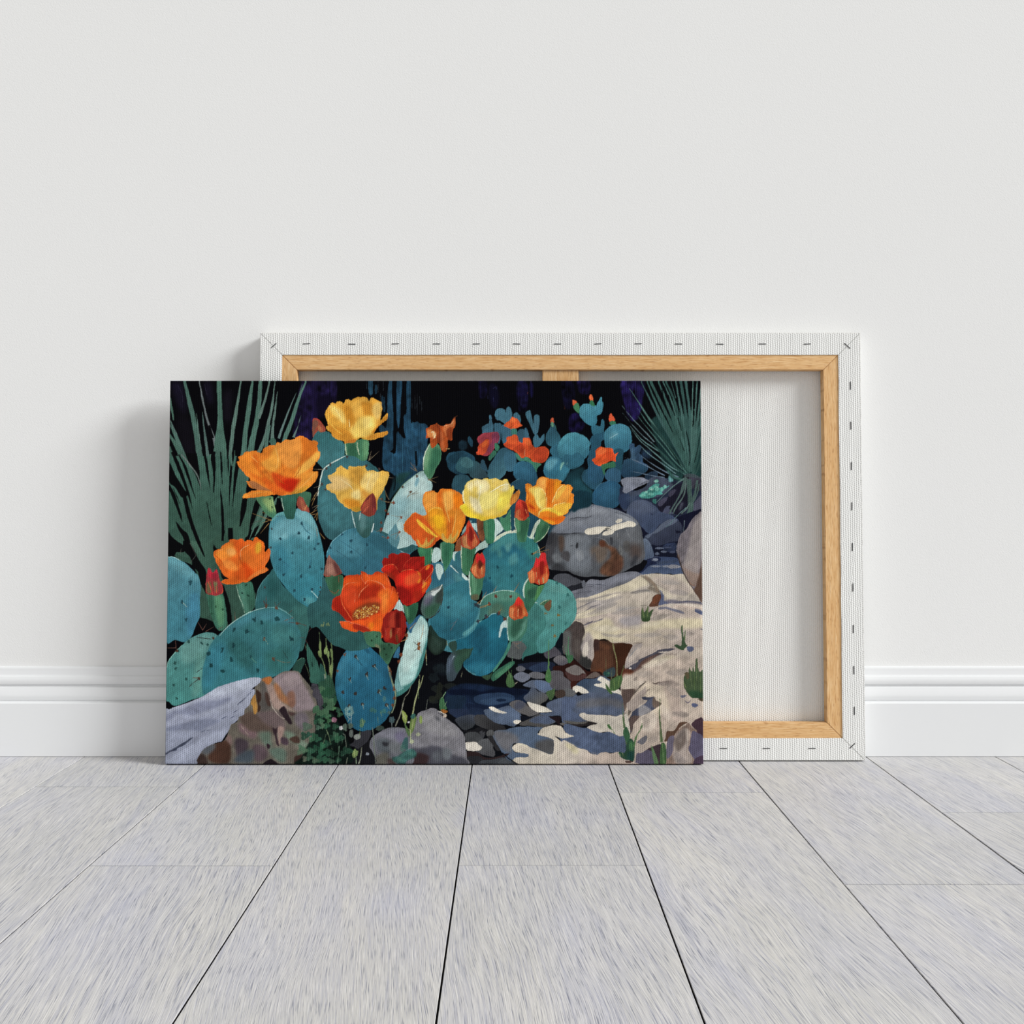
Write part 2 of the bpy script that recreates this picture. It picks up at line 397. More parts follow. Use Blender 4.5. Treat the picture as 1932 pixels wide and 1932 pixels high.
                for x, y in v.reshape(-1, 2) / k:
                    X, Y = x + fx, y + fy; r = o.get('w', 1.7)
                    t = np.linspace(0, 2 * np.pi, 9, endpoint=False)
                    q = r * (1 + .3 * s.rng.randn(9))
                    s.fill(catmull(np.column_stack([X + q * np.cos(t) * .9, Y + q * np.sin(t) * 1.15])), col, o)
                    a = s.rng.rand() * 6.28
                    s.ribbon([[X, Y, .8], [X + 3.5 * np.cos(a), Y + 3.5 * np.sin(a), .3]], col, o)
            elif hd[0] == 'x':   # thin pale spines: x y angle(deg) len, zoomed
                for x, y, a, L in v.reshape(-1, 4):
                    X, Y, L = x / k + fx, y / k + fy, L / k; a = np.radians(a)
                    s.ribbon([[X, Y, 1.0], [X + L * np.cos(a), Y + L * np.sin(a), .35]], col, o)
GRADE_COOL, GRADE_SAT, GRADE_MUL, LIGHT_E = .80, .95, .955, 1.0
ART = """
@0
p 06060a j n.0 |300 700 1340 700 1340 1460 300 1460
@A
p 1a1236 f2 a.9 d0 n.35 |1400 380 1480 30 1640 30 1645 400 1620 640 1400 640
p 231a55 f1 a.7 d0 n.3 |1585 30 1640 30 1632 360 1640 560 1560 500 1590 300
p 181133 f1.5 d0 n.4 |1650 30 1840 30 1838 240 1780 260 1700 210 1650 200
s 2a2260 w6 a.6 |1755 30 1752 200
s 2a2260 w6 a.6 |1790 30 1795 220
p 191428 f9 a.9 |70 60 190 50 240 300 200 380 110 200
p 191428 f9 a.9 |430 40 510 60 520 260 470 250
p 17131f f9 a.9 |640 160 720 140 700 450 640 420
p 120f18 f12 a.9 |150 400 300 500 320 900 200 800
s 3a3450 w4 a.6 |140 60 190 170 200 260
s 3a3450 w4 a.6 |430 60 460 180
@B
p 1a1236 f3 d0 |0 30 45 30 40 200 45 430 0 440
p 100b22 f5 d0 |50 200 240 200 200 350 60 420
@C
p 0c0a22 f2 d0 n.5 |365 30 450 30 440 190 370 200
p 0c0b22 f3 d0 |480 60 560 90 570 260 520 320 470 200
s 2a2c58 w6 a.7 |510 110 545 90 550 130
s 2a2c58 w4 a.7 |455 180 460 220
s 2a2c58 w5 a.7 |515 190 520 250
p 0d0b26 f2 d0 n.5 |770 60 880 60 870 330 790 330
s 242252 w4 a.8 |815 210 812 290
s 242252 w4 a.8 |855 170 862 250
s 3a3a78 w5 a.8 |918 30 922 100
p 12103a f2 d0 |908 60 940 60 938 190 915 190
p 0b0a20 f2 d0 n.5 |1250 30 1380 60 1370 300 1280 300
p 130e32 f2 d0 n.5 |1420 30 1550 30 1540 160 1440 150
p 120d30 f2 d0 n.5 |1340 390 1450 380 1490 500 1440 580 1330 560
s 8a4a30 w5 a.6 |885 140 882 170
s 6a3020 w5 a.5 |1280 290 1282 330
@D
p 191240 f2 d0 n.4 |870 30 1100 30 1100 200 1050 420 960 440 890 250
p 251b5c f3 a.7 d0 |1030 60 1090 90 1090 180 1040 200
s 2e2868 w4 a.8 |1020 40 1022 180
s 2e2868 w4 a.8 |985 60 985 200
s 2e2868 w4 a.6 |960 120 962 220
// blue drips
@B
p 1d4259 d0 n.16 |600 30 640 30 645 150 620 180 600 150
p 1d4259 d0 n.16 a.8 |665 75 690 75 690 150 670 160
p 1b3f57 d0 n.16 |820 30 850 30 850 180 865 420 860 600 855 760 800 760 760 640 750 560 780 540 800 420 800 200
p 1c4561 d0 n.16 |905 30 955 30 945 300 925 520 905 480 900 200
p 1c4561 d0 n.16 |1010 30 1050 30 1050 440 1080 470 1120 460 1150 480 1215 490 1240 560 1225 700 1200 780 1190 860 1120 880 1090 800 1060 780 1000 640 970 500 980 390 1005 360
p 1b435e d0 n.18 |765 640 800 650 800 740 840 790 890 790 900 580 940 600 980 640 1060 620 1210 660 1220 760 1190 850 1180 1000 1060 1080 960 1150 900 1170 870 1040 800 990 770 980 745 900 750 760
p 163746 f4 a.8 d0 |880 1050 1000 1010 1080 1000 960 1140 900 1180 860 1120
p 1e4a3f f4 a.6 |900 1040 1060 1000 1010 1060 900 1220 860 1200
p 173c48 f2 a.9 |860 1120 930 1140 860 1260 810 1300
r 05070c |880 60 40 880 300 30 885 520 28 880 780 18
r 05070c a.9 |985 60 38 960 300 40 965 610 18
r 05070c a.9 |1105 780 18 1112 900 26 1110 940 14
r 05070c a.9 |880 1040 12 885 1120 14 870 1200 8
s 2d6a86 w4 a.7 |965 700 960 1000
s 2d6a86 w4 a.7 |1070 460 1068 640
s 2d6a86 w4 a.6 |1020 640 1022 900
s 2d6a86 w4 a.6 |905 800 912 1060
s 2d6a86 w4 a.5 |855 790 860 980
s 2d6a86 w4 a.5 |1175 560 1170 760
s 4a5660 w3 a.6 |700 30 702 150
s 4a5660 w3 a.6 |755 40 757 130
s 4a5660 w3 a.6 |575 30 578 110
s 4a5660 w3 a.6 |725 150 727 300
s 4a5660 w3 a.5 |1065 180 1066 350
s 4a5660 w3 a.5 |1095 180 1096 330
s 4a5660 w3 a.5 |1118 160 1118 420
s 4a5660 w3 a.5 |1145 190 1150 280
s 4a5660 w3 a.5 |1170 240 1168 360
s 1d4259 w14 a.8 |765 200 770 360
s 1d4259 w10 a.8 |745 180 745 330
p 1a3b50 d0 |720 500 760 510 790 560 750 590 715 560
// left yucca
@A
r 47705f |60 200 10 80 330 20 100 450 10
r 456b5f |215 30 26 262 220 42 330 520 52 370 760 66 400 950 80 440 1200 110 470 1449 200
r 6a7576 |375 30 10 415 250 16 450 400 20 490 530 24 545 690 34 580 900 50
r 466f60 |585 30 46 593 250 50 600 480 62 598 700 125 600 900 160 600 1100 190 600 1449 230
r 56776b |820 30 14 775 330 34 735 560 40 705 850 36 690 1100 60
r 4a7365 |945 30 20 905 330 50 868 580 48 850 820 62 800 1150 110 740 1449 180
r 4a7365 |1030 30 34 1018 230 44 990 450 50 950 640 60 920 790 70 850 1100 100
r 5d7b70 |1130 30 14 1065 280 26 1010 430 34
r 5b7a70 |1187 30 6 1155 290 22 1112 490 34 1085 600 20
r 5b7a70 |1213 140 4 1185 350 22 1158 580 28 1170 720 60
r 587a6e |1100 540 8 1060 680 36 1010 800 40
r 4e7468 |1125 500 30 1105 620 34 1090 760 40
r 4f7a6c |1520 30 12 1440 220 30 1370 440 42 1300 620 44 1240 800 40
r 5d7b76 |1415 150 4 1320 380 16 1225 640 26
r 5d7b76 |1465 400 3 1425 530 10 1385 630 30
r 55706a |1480 60 3 1440 190 10
r 55766b |345 370 3 365 560 16 390 730 12
r 506f68 |408 360 5 430 560 18 470 860 30 500 1150 14
r 506f66 |60 440 6 130 620 34 200 780 16 290 950 10 320 1000 4
r 4a6f63 |60 490 4 140 660 40 230 860 34 330 1060 50 400 1200 90
r 436a5c |55 600 20 150 760 50 250 960 60 330 1160 80 380 1400 120
r 436a5c |50 730 30 110 920 50 190 1130 60 270 1350 70 300 1449 90
r 46705f |145 790 4 190 960 30 260 1150 50 320 1330 70
r 466c60 |50 920 14 110 1070 24 170 1130 14
r 466c60 |50 1130 40 130 1250 60 230 1449 90
r 426a5c |45 1280 20 60 1360 70 100 1449 130
r 46705f |755 770 3 745 950 30 720 1150 40 700 1380 50
r 3c6253 |960 1260 60 900 1380 90 850 1500 140
r 3a6254 |1060 1380 20 1030 1449 50
r 47705f |1230 1260 24 1190 1350 30
r 3f6657 |1130 690 30 1165 660 50 1180 720 50
p 3b6254 |60 1300 200 1200 350 1150 600 900 680 1150 880 1050 850 1300 800 1460 60 1460
r 07080b |60 1130 30 150 1230 26 215 1330 34 280 1460 40
r 07080b |75 870 8 150 1060 20 215 1180 24 300 1420 14
r 07080b |190 960 10 250 1120 26 330 1280 10
r 07080b |320 960 14 365 1110 30 400 1190 8
r 07080b |410 760 18 440 950 26 490 1180 12
r 07080b |505 900 20 520 1080 26 530 1280 8
r 07080b |60 1240 30 110 1360 26 160 1460 24
r 07080b |605 890 10 612 1020 22 620 1130 8
r 07080b |600 1200 8 612 1330 20 625 1460 28
r 07080b |700 960 14 712 1120 24 695 1360 8
r 07080b |790 960 34 760 1200 26 730 1390 8
r 07080b |930 1150 110 900 1280 60 860 1449 40
r 07080b |520 640 30 480 500 20
// lower yucca, tile E
@E
p 39604f g:2f5143:500:500:600:1200 |70 12 300 2 600 0 880 0 1000 60 1060 150 1130 250 1000 500 900 480 870 620 640 620 640 900 760 960 980 980 1000 1200 900 1300 900 1380 740 1400 690 1440 560 1440 400 1340 380 900 330 780 160 710 130 660 70 560
p 2e4f40 f6 a.5 |560 500 800 480 760 900 560 800
p 4a745f f5 a.5 |100 130 300 200 420 600 380 650 200 400
p 325646 |130 640 230 690 330 720 480 900 500 1100 520 1300 440 1350 400 1300 410 1000 330 780 160 700
r 08090b |100 -34 44 150 120 50 200 260 34 218 315 6
r 08090b |215 -34 60 270 160 50 320 330 46 390 520 40 460 690 10
r 08090b |275 -34 24 320 130 12 330 170 5
r 08090b |340 -34 16 358 60 4
r 08090b |480 110 8 515 250 18 538 360 12
r 08090b |634 -34 14 650 220 24 655 400 30 658 515 14
r 08090b |728 -34 14 722 110 12
r 08090b |775 -34 26 762 140 10
r 08090b |900 20 50 880 200 44 840 360 14
p 08090b j |710 380 762 380 766 500 712 498
p 08090b |72 420 110 460 140 520 200 540 260 610 230 640 160 640 130 680 70 590
p 08090b |190 380 250 440 290 520 350 620 400 720 480 860 490 1090 450 1040 410 960 390 860 330 780 310 700 240 620 230 520 270 520 240 470
p 08090b |555 555 590 600 640 600 600 620 558 640
p 08090b |900 500 930 430 960 250 1010 80 1050 130 1010 260 960 400 1080 330 1150 350 1150 600 1100 520 1000 480 920 520
p 08090b |1040 60 1120 130 1210 250 1180 330 1100 300 1080 200
p 08090b |960 960 1180 720 1210 820 1090 940 1030 1000 1000 1100 970 1050
p 08090b |650 1000 690 1060 740 1240 750 1400 720 1449 690 1300
p 08090b |380 1340 540 1380 600 1449 360 1449
p 08090b |70 560 120 660 160 700 65 690
r 4c7666 |1080 170 30 1010 330 26 940 500 6
r 4c7666 |1130 220 34 1060 360 30 1000 470 8
r 4c7666 |1240 60 24 1180 180 20 1150 260 10
r 08090b |1250 60 30 1230 200 26
s 5a5a50 w4 a.7 |300 760 380 660
s 5a5a50 w4 a.7 |930 350 1160 260
s 5a5a50 w4 a.7 |300 530 370 680
s 5a5a50 w4 a.7 |200 660 210 600
@R
p 3f6a5b j g:345a4b:300:100:300:600 |50 6 500 6 640 6 700 6 740 60 800 180 780 380 700 640 400 820 60 760
p 08090b |60 60 100 130 150 230 210 320 240 360 205 400 170 380 120 300 60 240
r 08090b |60 280 30 110 390 34 160 530 26 188 620 6
r 08090b |95 -34 30 150 100 34 200 230 30 250 380 20 285 500 3
r 08090b |155 -10 8 215 110 26 260 250 20 312 405 4
p 08090b j |215 -20 325 -20 352 160 352 250 370 325 340 260 310 180 250 80
r 6a7a74 |180 -10 10 260 90 14 330 190 10 368 320 3
r 08090b |205 370 36 240 520 36 290 680 36 350 830 30
r 08090b |100 300 4 140 390 10 175 475 3
r 08090b |395 -34 22 420 120 26 448 310 4
r 08090b |468 -34 60 488 160 24 482 350 6
r 08090b |548 -34 14 556 120 18 562 270 4
r 08090b |612 -34 16 618 90 14 614 200 3
r 08090b |665 -34 26 640 200 22 625 470 5
r 08090b |715 10 40 690 180 34 665 400 10 658 500 3
r 08090b |545 310 5 560 480 22 570 700 28 566 800 22
r 08090b |416 430 4 440 560 12 466 665 4
r 08090b |775 400 50 750 540 34 728 665 8
p 08090b j |615 680 660 680 662 790 618 790
p 08090b |130 620 180 680 240 740 262 819 220 819 190 760 150 690
p 08090b |50 710 90 760 150 819 50 819
r 45705f |450 -10 18 440 100 14 450 240 8
r 4a7264 |640 -10 24 655 100 10
@C
// distant prickly pears, left to right
p 16303f n.15 f2 a.8 |145 690 180 660 230 680 235 740 190 770 150 750
p 1d4459 |245 630 262 620 290 660 295 710 285 735 255 700 242 665
p 1c4459 n.12 |10 860 40 800 110 785 180 775 260 800 310 840 318 890 280 1000 150 1030 90 1010 40 970 20 920
p 163747 a.7 |60 820 150 800 130 900 60 900 30 860
p 2c5b66 g:2f4a54:200:900:430:1040 |110 960 150 860 200 842 260 870 340 890 400 940 440 1010 460 1060 300 1070 250 1020 170 1010
p 3a6b73 |165 890 190 848 240 845 285 880 300 930 260 960 200 950 170 925
p 2a4f63 |385 880 410 870 430 920 460 1000 430 990 380 950
p 27505f |80 1100 110 1040 170 1030 240 1040 270 1100 200 1240 170 1240 90 1200 70 1150
p 3a6a82 n.1 |395 520 440 490 470 475 470 400 485 392 497 410 505 470 515 500 515 560 500 600 410 600 400 560
p 336178 |525 490 560 478 600 485 605 540 595 600 590 660 575 700 545 660 530 580
p 35647c |605 510 650 500 720 560 740 640 700 730 640 720 605 640
p 3d7186 |530 380 550 335 590 320 640 335 650 370 655 320 680 302 705 330 720 400 700 460 650 490 600 460 550 440 535 410
p 3a6b80 |730 400 745 370 770 365 800 400 812 450 790 490 760 470 735 440
p 2f566a |775 570 810 540 850 555 850 640 830 690 790 680 772 620
p 35637a |850 540 865 527 885 560 900 620 900 660 870 660 850 610
p 3a6b80 |862 370 885 345 912 350 930 420 945 480 955 400 980 385 1005 400 1010 460 1005 530 985 590 960 602 935 560 920 520 880 440 865 400
p 3a6d82 |950 620 985 600 1015 640 1050 600 1065 600 1062 660 1030 700 1000 730 960 740 945 690
// flowers of the distance
p 9c3b45 n.1 |345 640 395 590 460 580 540 572 575 590 580 650 560 690 520 760 470 820 430 830 390 820 350 780 360 700 345 670
p 7c3a55 a.8 |500 600 560 580 575 650 540 700 490 800 450 760 500 680
p d04d2c n.1 |350 735 390 690 420 665 440 650 470 660 465 720 440 780 410 815 375 820 340 815 335 790 355 770
p e0662e a.8 |395 700 430 665 455 670 440 720 400 740
p 2f7456 |530 700 560 695 580 740 560 780 535 760
p 2e6a52 |470 830 520 770 550 800 500 860 480 880 460 860
p d5562a n.12 |630 500 655 470 690 450 715 412 750 425 770 430 795 460 805 485 828 505 780 525 740 540 710 545 680 530 640 515
p e86f36 a.7 |700 440 730 420 760 440 740 470 700 470
p 357c6c |705 545 740 535 770 555 768 600 740 610 715 600
p 2b5669 g:3b6f7f:560:760:700:1000 |560 790 600 750 640 742 700 770 745 800 760 880 750 960 700 1000 655 990 640 1030 560 1090 470 1070 455 1000 480 920 520 860
p 33657c |640 800 700 775 745 800 762 880 750 960 710 1000 665 990 640 930 630 860
p 3a7d68 |750 795 800 820 850 880 840 890 790 880 760 840
p 3a8265 |840 850 880 840 930 880 960 870 1000 900 1030 920 990 960 975 1010 940 970 930 930 880 890 850 880
p c94a26 n.12 |625 700 655 680 660 630 700 620 740 600 775 615 790 670 830 690 835 640 870 635 905 640 930 700 960 740 1010 735 1060 725 1105 760 1112 800 1095 860 1060 895 1010 905 940 890 900 850 860 840 820 850 770 800 700 760 640 730
p b53d22 a.8 |960 770 1040 740 1100 780 1085 860 1040 895 960 880 940 830
p e05c2e a.8 |660 660 700 625 745 605 770 640 760 700 690 700
p e36a34 a.7 |840 645 890 645 915 690 890 720 850 690
p a8361f a.7 |770 720 830 700 840 780 800 800 765 770
s d9a07a w6 a.7 |855 760 850 830
p 2a6480 g:245670:800:900:900:1130 |735 950 770 905 830 885 900 900 950 950 985 1040 985 1100 950 1150 900 1120 850 1090 780 1090 735 1040 728 990
p 1f4a61 |700 1130 760 1090 840 1075 900 1120 940 1150 860 1180 860 1300 820 1300 780 1200 740 1180 690 1160
s 4c8294 w5 a.7 |700 1130 760 1090 820 1074
p 3a7d6c |1130 480 1160 470 1185 520 1190 560 1150 560
p 285567 g:2a5f72:1100:560:1200:720 |1140 490 1165 480 1190 550 1215 590 1238 650 1200 710 1150 730 1100 710 1078 660 1082 600 1110 550
p c2583a |1130 440 1145 418 1160 430 1165 470 1145 480 1132 465
p 5a9472 |1135 470 1155 470 1165 520 1140 510
p 2c6880 |1130 750 1170 715 1220 710 1240 780 1240 860 1190 850 1150 830 1125 790
p 2a647c |1080 920 1110 850 1170 830 1220 850 1200 920 1120 940
p 4492a3 g:2f7188:1300:600:1350:860 |1205 730 1230 670 1280 610 1340 582 1400 578 1470 605 1520 640 1558 700 1545 740 1540 800 1500 860 1430 880 1340 860 1250 860 1215 810
p 3a8499 f4 a.6 |1225 760 1300 650 1400 600 1500 650 1540 720 1480 800 1400 850 1280 850
p 2c6f8a g:30788f:1100:900:1300:1060 b |1055 960 1080 890 1130 850 1200 845 1250 870 1300 900 1340 940 1330 1000 1290 1070 1250 1110 1160 1090 1090 1060 1056 1010
p 2a667d |1250 860 1290 810 1350 820 1420 790 1480 840 1490 890 1460 930 1400 965 1340 970 1290 940 1240 900
p 5b9fb0 c f3 a.8 |1080 900 1150 860 1210 870 1170 940 1120 990 1080 960
p 6cb0a4 f1 a.8 |1235 930 1250 900 1280 895 1260 940 1240 970 1230 990
s a5cfb0 w5 a.8 |1240 980 1245 940 1270 900
s a5cfb0 w4 a.6 |1310 900 1300 930
@D
p 4290a5 g:2f7891:420:300:600:520 |415 350 430 300 470 270 540 275 590 290 615 330 600 280 635 215 645 198 655 205 658 240 672 275 660 350 640 385 605 400 605 460 575 515 550 515 490 480 440 430 420 400
p e0623a |338 235 355 230 388 250 392 280 370 305 350 290
p 3f8558 |350 300 385 260 410 280 418 330 408 370 375 345
p e2683a |520 200 535 170 555 190 565 230 555 250 530 235
p 2f7a4e |530 240 560 235 578 280 575 300 530 275
p 2b6a82 |545 520 590 500 640 510 650 450 670 440 685 480 680 550 680 620 640 660 600 640 560 600 548 560
p 245a74 g:1f5068:560:600:640:860 |530 660 560 610 620 590 700 570 690 640 650 680 640 760 600 860 540 880 510 820 540 740
p e25c38 |735 410 750 372 775 400 795 440 790 460 740 465
p 2f7a58 |740 465 790 455 805 490 750 500
p 3f8aa2 g:2c6b84:800:500:850:800 b |680 640 690 570 730 520 790 490 860 484 930 510 965 560 978 640 970 720 920 780 850 800 760 790 700 740
p 69aab8 c f4 a.5 |760 580 820 570 820 620 740 660
s a9cfd8 w4 a.7 |740 640 830 590
p 1f4d60 |780 780 880 760 880 860 870 960 850 1060 780 1000
p 24536c |500 860 560 830 640 860 680 960 680 1060 620 1160 560 1190 480 1130 440 1060 460 990 510 960
p 27587a f2 a.6 |540 900 620 920 660 1020 600 1120 500 1040
s 5c8fa0 w4 a.7 |460 1000 438 1050 460 1110
p e05326 n.12 |552 870 590 840 590 770 640 730 680 740 765 750 790 810 835 790 805 840 805 890 760 880 720 900 700 920 640 938 590 925 570 900
p f0743c a.7 |600 790 640 740 700 750 690 800 620 820
p c7401f a.6 |700 800 770 790 790 860 730 880
p 2f6f4c |650 930 720 905 790 890 800 950 740 960 690 980 700 1050 670 1010
p 2d5a78 |700 1000 740 965 800 960 850 990 860 1080 820 1120 740 1110 690 1060
p 13353f f4 g:1a4650:400:950:450:1300 |260 1080 300 1010 380 960 470 960 440 1060 480 1130 560 1200 560 1300 500 1360 400 1380 340 1400 350 1240 330 1170 240 1130
p 1d5260 f6 a.6 |350 1100 430 1080 480 1180 540 1240 480 1340 380 1320
p 24587a g:1f4d68:650:1150:760:1380 b |550 1260 590 1180 650 1130 740 1095 830 1120 880 1200 870 1300 820 1370 750 1395 650 1370 560 1340
s 4c829c w4 a.7 |580 1200 640 1130 740 1095
p 2c6484 c f6 a.6 |620 1180 760 1140 820 1240 740 1320 620 1280
p 2c4a68 n.15 |948 720 970 695 1000 700 1010 740 1060 710 1080 740 1060 800 1090 830 1100 900 1150 930 1140 990 1090 1010 1000 1000 900 1000 890 880 960 860 970 800
p 3d5f78 f3 a.7 |960 760 1000 760 1020 900 980 920
p 284c66 g:1a3850:950:850:900:1060 |870 950 900 880 960 860 1010 900 1080 920 1140 950 1130 1000 1060 1040 960 1060 890 1060 860 1010
p 17283c n.2 f3 |1080 760 1170 770 1190 840 1150 860 1090 830
p 1e3044 n.15 |1120 1040 1180 1000 1250 1000 1260 1050 1330 1070 1420 1060 1400 1100 1200 1120 1130 1080
// far stones
p 232b41 n.1 |860 1160 1000 1200 1200 1180 1400 1100 1500 1100 1720 1200 1720 1460 1230 1460 900 1400 850 1300
p 3d4659 n.1 |900 1220 1000 1210 1120 1160 1160 1080 1230 1050 1340 1070 1400 1120 1420 1140 1350 1230 1200 1280 1050 1250 1000 1300 940 1400 900 1420 860 1350
p 2c3b5a f2 |840 1260 940 1230 960 1330 920 1400 860 1380
p 3a4a66 f4 a.7 |920 1270 1060 1250 1060 1310 960 1340
p 7b8090 n.08 |860 1100 890 1070 960 1058 1080 1058 1130 1080 1165 1100 1120 1130 1050 1160 960 1210 910 1230 880 1210 885 1160
p 9095a0 f3 a.5 |900 1080 1000 1066 1100 1080 1000 1110
s 3f4352 w5 |1060 1142 1120 1110 1160 1100
s 50556a w4 a.7 |950 1090 1030 1085 1060 1095
p 5e9fa0 f1 |1370 1060 1390 1030 1420 1070 1420 1100 1380 1110
p 3a8a80 n.2 |1058 1250 1100 1210 1120 1220 1180 1160 1220 1130 1270 1130 1270 1170 1340 1160 1380 1150 1300 1210 1310 1240 1240 1250 1200 1280 1100 1285 1065 1270
e 62b3a0 a.9 |1130 1220 24 14 1190 1180 26 16 1240 1100 24 16 1230 1160 20 14 1330 1160 16 20 1300 1190 14 24 1100 1250 30 18 1180 1240 30 16 1250 1190 22 20
e 98c8b8 a.8 |1190 1190 16 10 1235 1100 16 9 1340 1160 9 12 1135 1215 12 8 1250 1165 10 7
p 2f6f68 |1200 1300 1240 1290 1240 1340 1210 1335
p 1b1a2c n.1 |1250 1340 1330 1330 1420 1180 1500 1120 1570 1110 1600 1300 1530 1449 1400 1449 1300 1449
p 45445a |1260 1330 1300 1290 1360 1270 1340 1320 1290 1370 1262 1360
p 3e3c50 |1370 1240 1400 1200 1450 1190 1440 1220 1390 1270
p 4a4f6a |1310 1430 1350 1370 1390 1370 1380 1400 1420 1449 1330 1449
p 4b4d62 |1640 1340 1680 1290 1720 1260 1720 1440 1660 1430 1630 1390
p 55586a f2 a.7 |1500 1340 1530 1330 1510 1400 1480 1410
// right yucca
p 1a3c3a f2 |1180 480 1250 400 1400 440 1560 420 1700 500 1720 700 1720 1060 1650 1080 1560 1010 1500 1100 1400 1060 1300 900 1280 800 1230 640
p 10292c f3 a.8 |1230 640 1400 720 1560 900 1540 1010 1450 1000 1320 880
r 4d766e |950 105 2.4 1040 240 9.6 1170 440 19.2 1330 660 17.6 1460 860 16.0 1590 1030 12.8
r 375c59 |1080 40 8.0 1160 200 16.0 1270 420 27.2 1430 700 32.0 1590 1010 16.0
r 335b54 |1140 30 11.2 1230 240 20.8 1340 480 40.0 1480 760 40.0 1590 1010 16.0
r 30564f |1180 30 24.0 1290 260 28.8 1400 500 40.0 1510 760 40.0 1595 1010 16.0
r 335b54 |1260 30 14.4 1330 200 20.8 1420 420 40.0 1530 700 48.0 1600 1000 16.0
r 3d6760 |1310 30 9.6 1400 240 19.2 1470 480 32.0 1560 760 40.0 1600 1000 16.0
r 2c514b |1340 30 20.8 1420 200 22.4 1490 430 40.0 1570 700 48.0 1605 1000 19.2
r 436d65 |1400 40 3.2 1450 210 6.4
r 3f6862 |1450 30 14.4 1490 260 22.4 1540 500 32.0 1590 800 32.0 1610 1000 16.0
r 315752 |1500 30 32.0 1540 260 27.2 1570 520 40.0 1610 820 35.2 1615 1000 19.2
r 38605b |1555 30 27.2 1585 260 24.0 1610 500 40.0 1620 800 35.2 1620 1000 19.2
r 49736a |1635 30 4.8 1625 300 12.8 1625 600 24.0 1625 900 24.0
r 3f6760 |1680 40 11.2 1660 260 24.0 1640 560 32.0 1625 900 24.0
r 3f6760 |1715 100 8.0 1700 300 19.2 1665 600 28.8 1635 960 19.2
r 335b54 |1722 340 11.2 1700 560 24.0 1650 860 24.0 1630 1030 19.2
r 2c514b |1722 620 14.4 1690 800 24.0 1640 1030 19.2
r 284a44 |1722 850 19.2 1680 980 19.2 1640 1050 16.0
r 436f67 |1040 320 2.4 1150 480 9.6 1300 660 12.8 1440 840 12.8 1590 1030 9.6
r 436f67 |1040 400 2.4 1160 550 9.6 1300 720 11.2 1450 900 11.2 1590 1030 9.6
r 5c767b |870 290 2.4 960 400 4.8 1100 550 8.0 1220 680 9.6
r 5c767b |880 370 2.4 960 470 4.8 1080 600 6.4 1200 700 9.6
r 5c8482 |960 510 2.4 1080 650 7.2 1220 750 11.2 1300 790 12.8
r 5c8482 |975 545 2.4 1060 660 6.4 1200 780 9.6 1400 950 11.2 1560 1030 9.6
r 5f8489 |1060 710 2.4 1160 810 8.0 1300 910 9.6 1450 1020 11.2
r 5f7689 |1050 810 2.4 1160 890 6.4 1300 980 9.6 1480 1060 9.6
r 607589 |890 845 1.6 1020 880 4.8 1180 960 7.2 1330 1040 9.6
r 607589 |960 990 1.6 1100 1020 5.6 1220 1045 7.2 1330 1060 8.0
r 335e57 |1360 990 24.0 1440 1060 24.0 1540 1090 16.0
r 284d48 |1200 700 11.2 1340 840 24.0 1480 980 24.0 1590 1030 16.0
r 244641 |1150 430 8.0 1300 620 22.4 1440 820 27.2 1590 1020 16.0
r 05090c |1370 170 6 1400 280 12 1440 400 8
r 05090c |1440 210 4 1470 300 8 1490 400 6
r 05090c |1640 340 18 1638 460 14 1630 520 6
r 05090c |1600 80 14 1605 250 10
r 05090c |1560 560 6 1590 700 10 1600 850 12 1590 940 6
r 05090c |1490 640 4 1540 780 8
r 05090c |1640 60 10 1650 200 20 1645 330 12
r 05090c |1330 400 14 1380 500 10 1420 580 4
r 05090c |1100 200 20 1180 380 14
r 05090c |1300 120 12 1330 260 14 1380 380 8
r 05090c |1470 420 10 1510 560 6
r 05090c |1700 420 6 1690 700 6 1650 900 6
r 05090c |1350 700 4 1450 850 7 1540 1000 4
r 3d4a50 |1540 1050 24 1600 1040 44 1720 1080 40
p 3a3a48 n.15 |1560 1100 1600 1060 1680 1070 1720 1080 1722 1180 1690 1210 1640 1180 1600 1200 1570 1180
r 5c7c78 |1560 1060 18 1480 1110 12 1360 1210 8 1240 1330 4
r 4a625f |1560 1060 30 1530 1150 34 1500 1240 20 1440 1340 14 1380 1449 16
r 58706c |1560 1120 16 1530 1260 14 1450 1380 14 1420 1449 10
r 405c56 |1590 1080 50 1600 1250 46 1610 1350 60 1600 1449 50
r 46625c |1680 1090 20 1650 1250 24 1610 1380 20 1570 1449 16
r 5f7a72 |1600 1330 8 1560 1400 10 1510 1449 12
r 49665f |1700 1130 10 1670 1260 10 1600 1380 10
@H
// rocks at right, upper
p 12142a n.1 |860 180 960 200 1000 260 1300 330 1700 200 1790 230 1790 700 1500 720 1200 720 1130 500
p 4b5670 g:3c4a68:1000:100:1200:420 |980 200 1010 130 1080 85 1160 78 1240 110 1300 160 1350 210 1450 240 1540 300 1480 340 1340 340 1260 440 1200 430 1140 370 1090 300 1000 250
p 5a6680 f4 a.6 |1040 110 1140 90 1230 130 1280 200 1150 220 1060 200
s 2a3150 w8 |1235 225 1255 240
s 3a4460 w5 |1130 240 1130 290
p 414a60 g:2e3448:1300:320:1420:520 |1165 480 1210 440 1280 430 1350 340 1450 300 1530 300 1570 350 1575 410 1560 480 1520 520 1400 550 1320 570 1240 560 1200 510
p 59647a |1180 470 1240 440 1290 400 1350 340 1430 290 1520 290 1480 340 1400 370 1330 420 1250 450 1210 490
p 15172a j |1500 405 1560 415 1560 430 1510 440
r 57757c |1620 160 12 1540 230 10 1450 330 8 1400 370 4
r 5a6a74 |1600 300 5 1590 400 5 1580 480 4
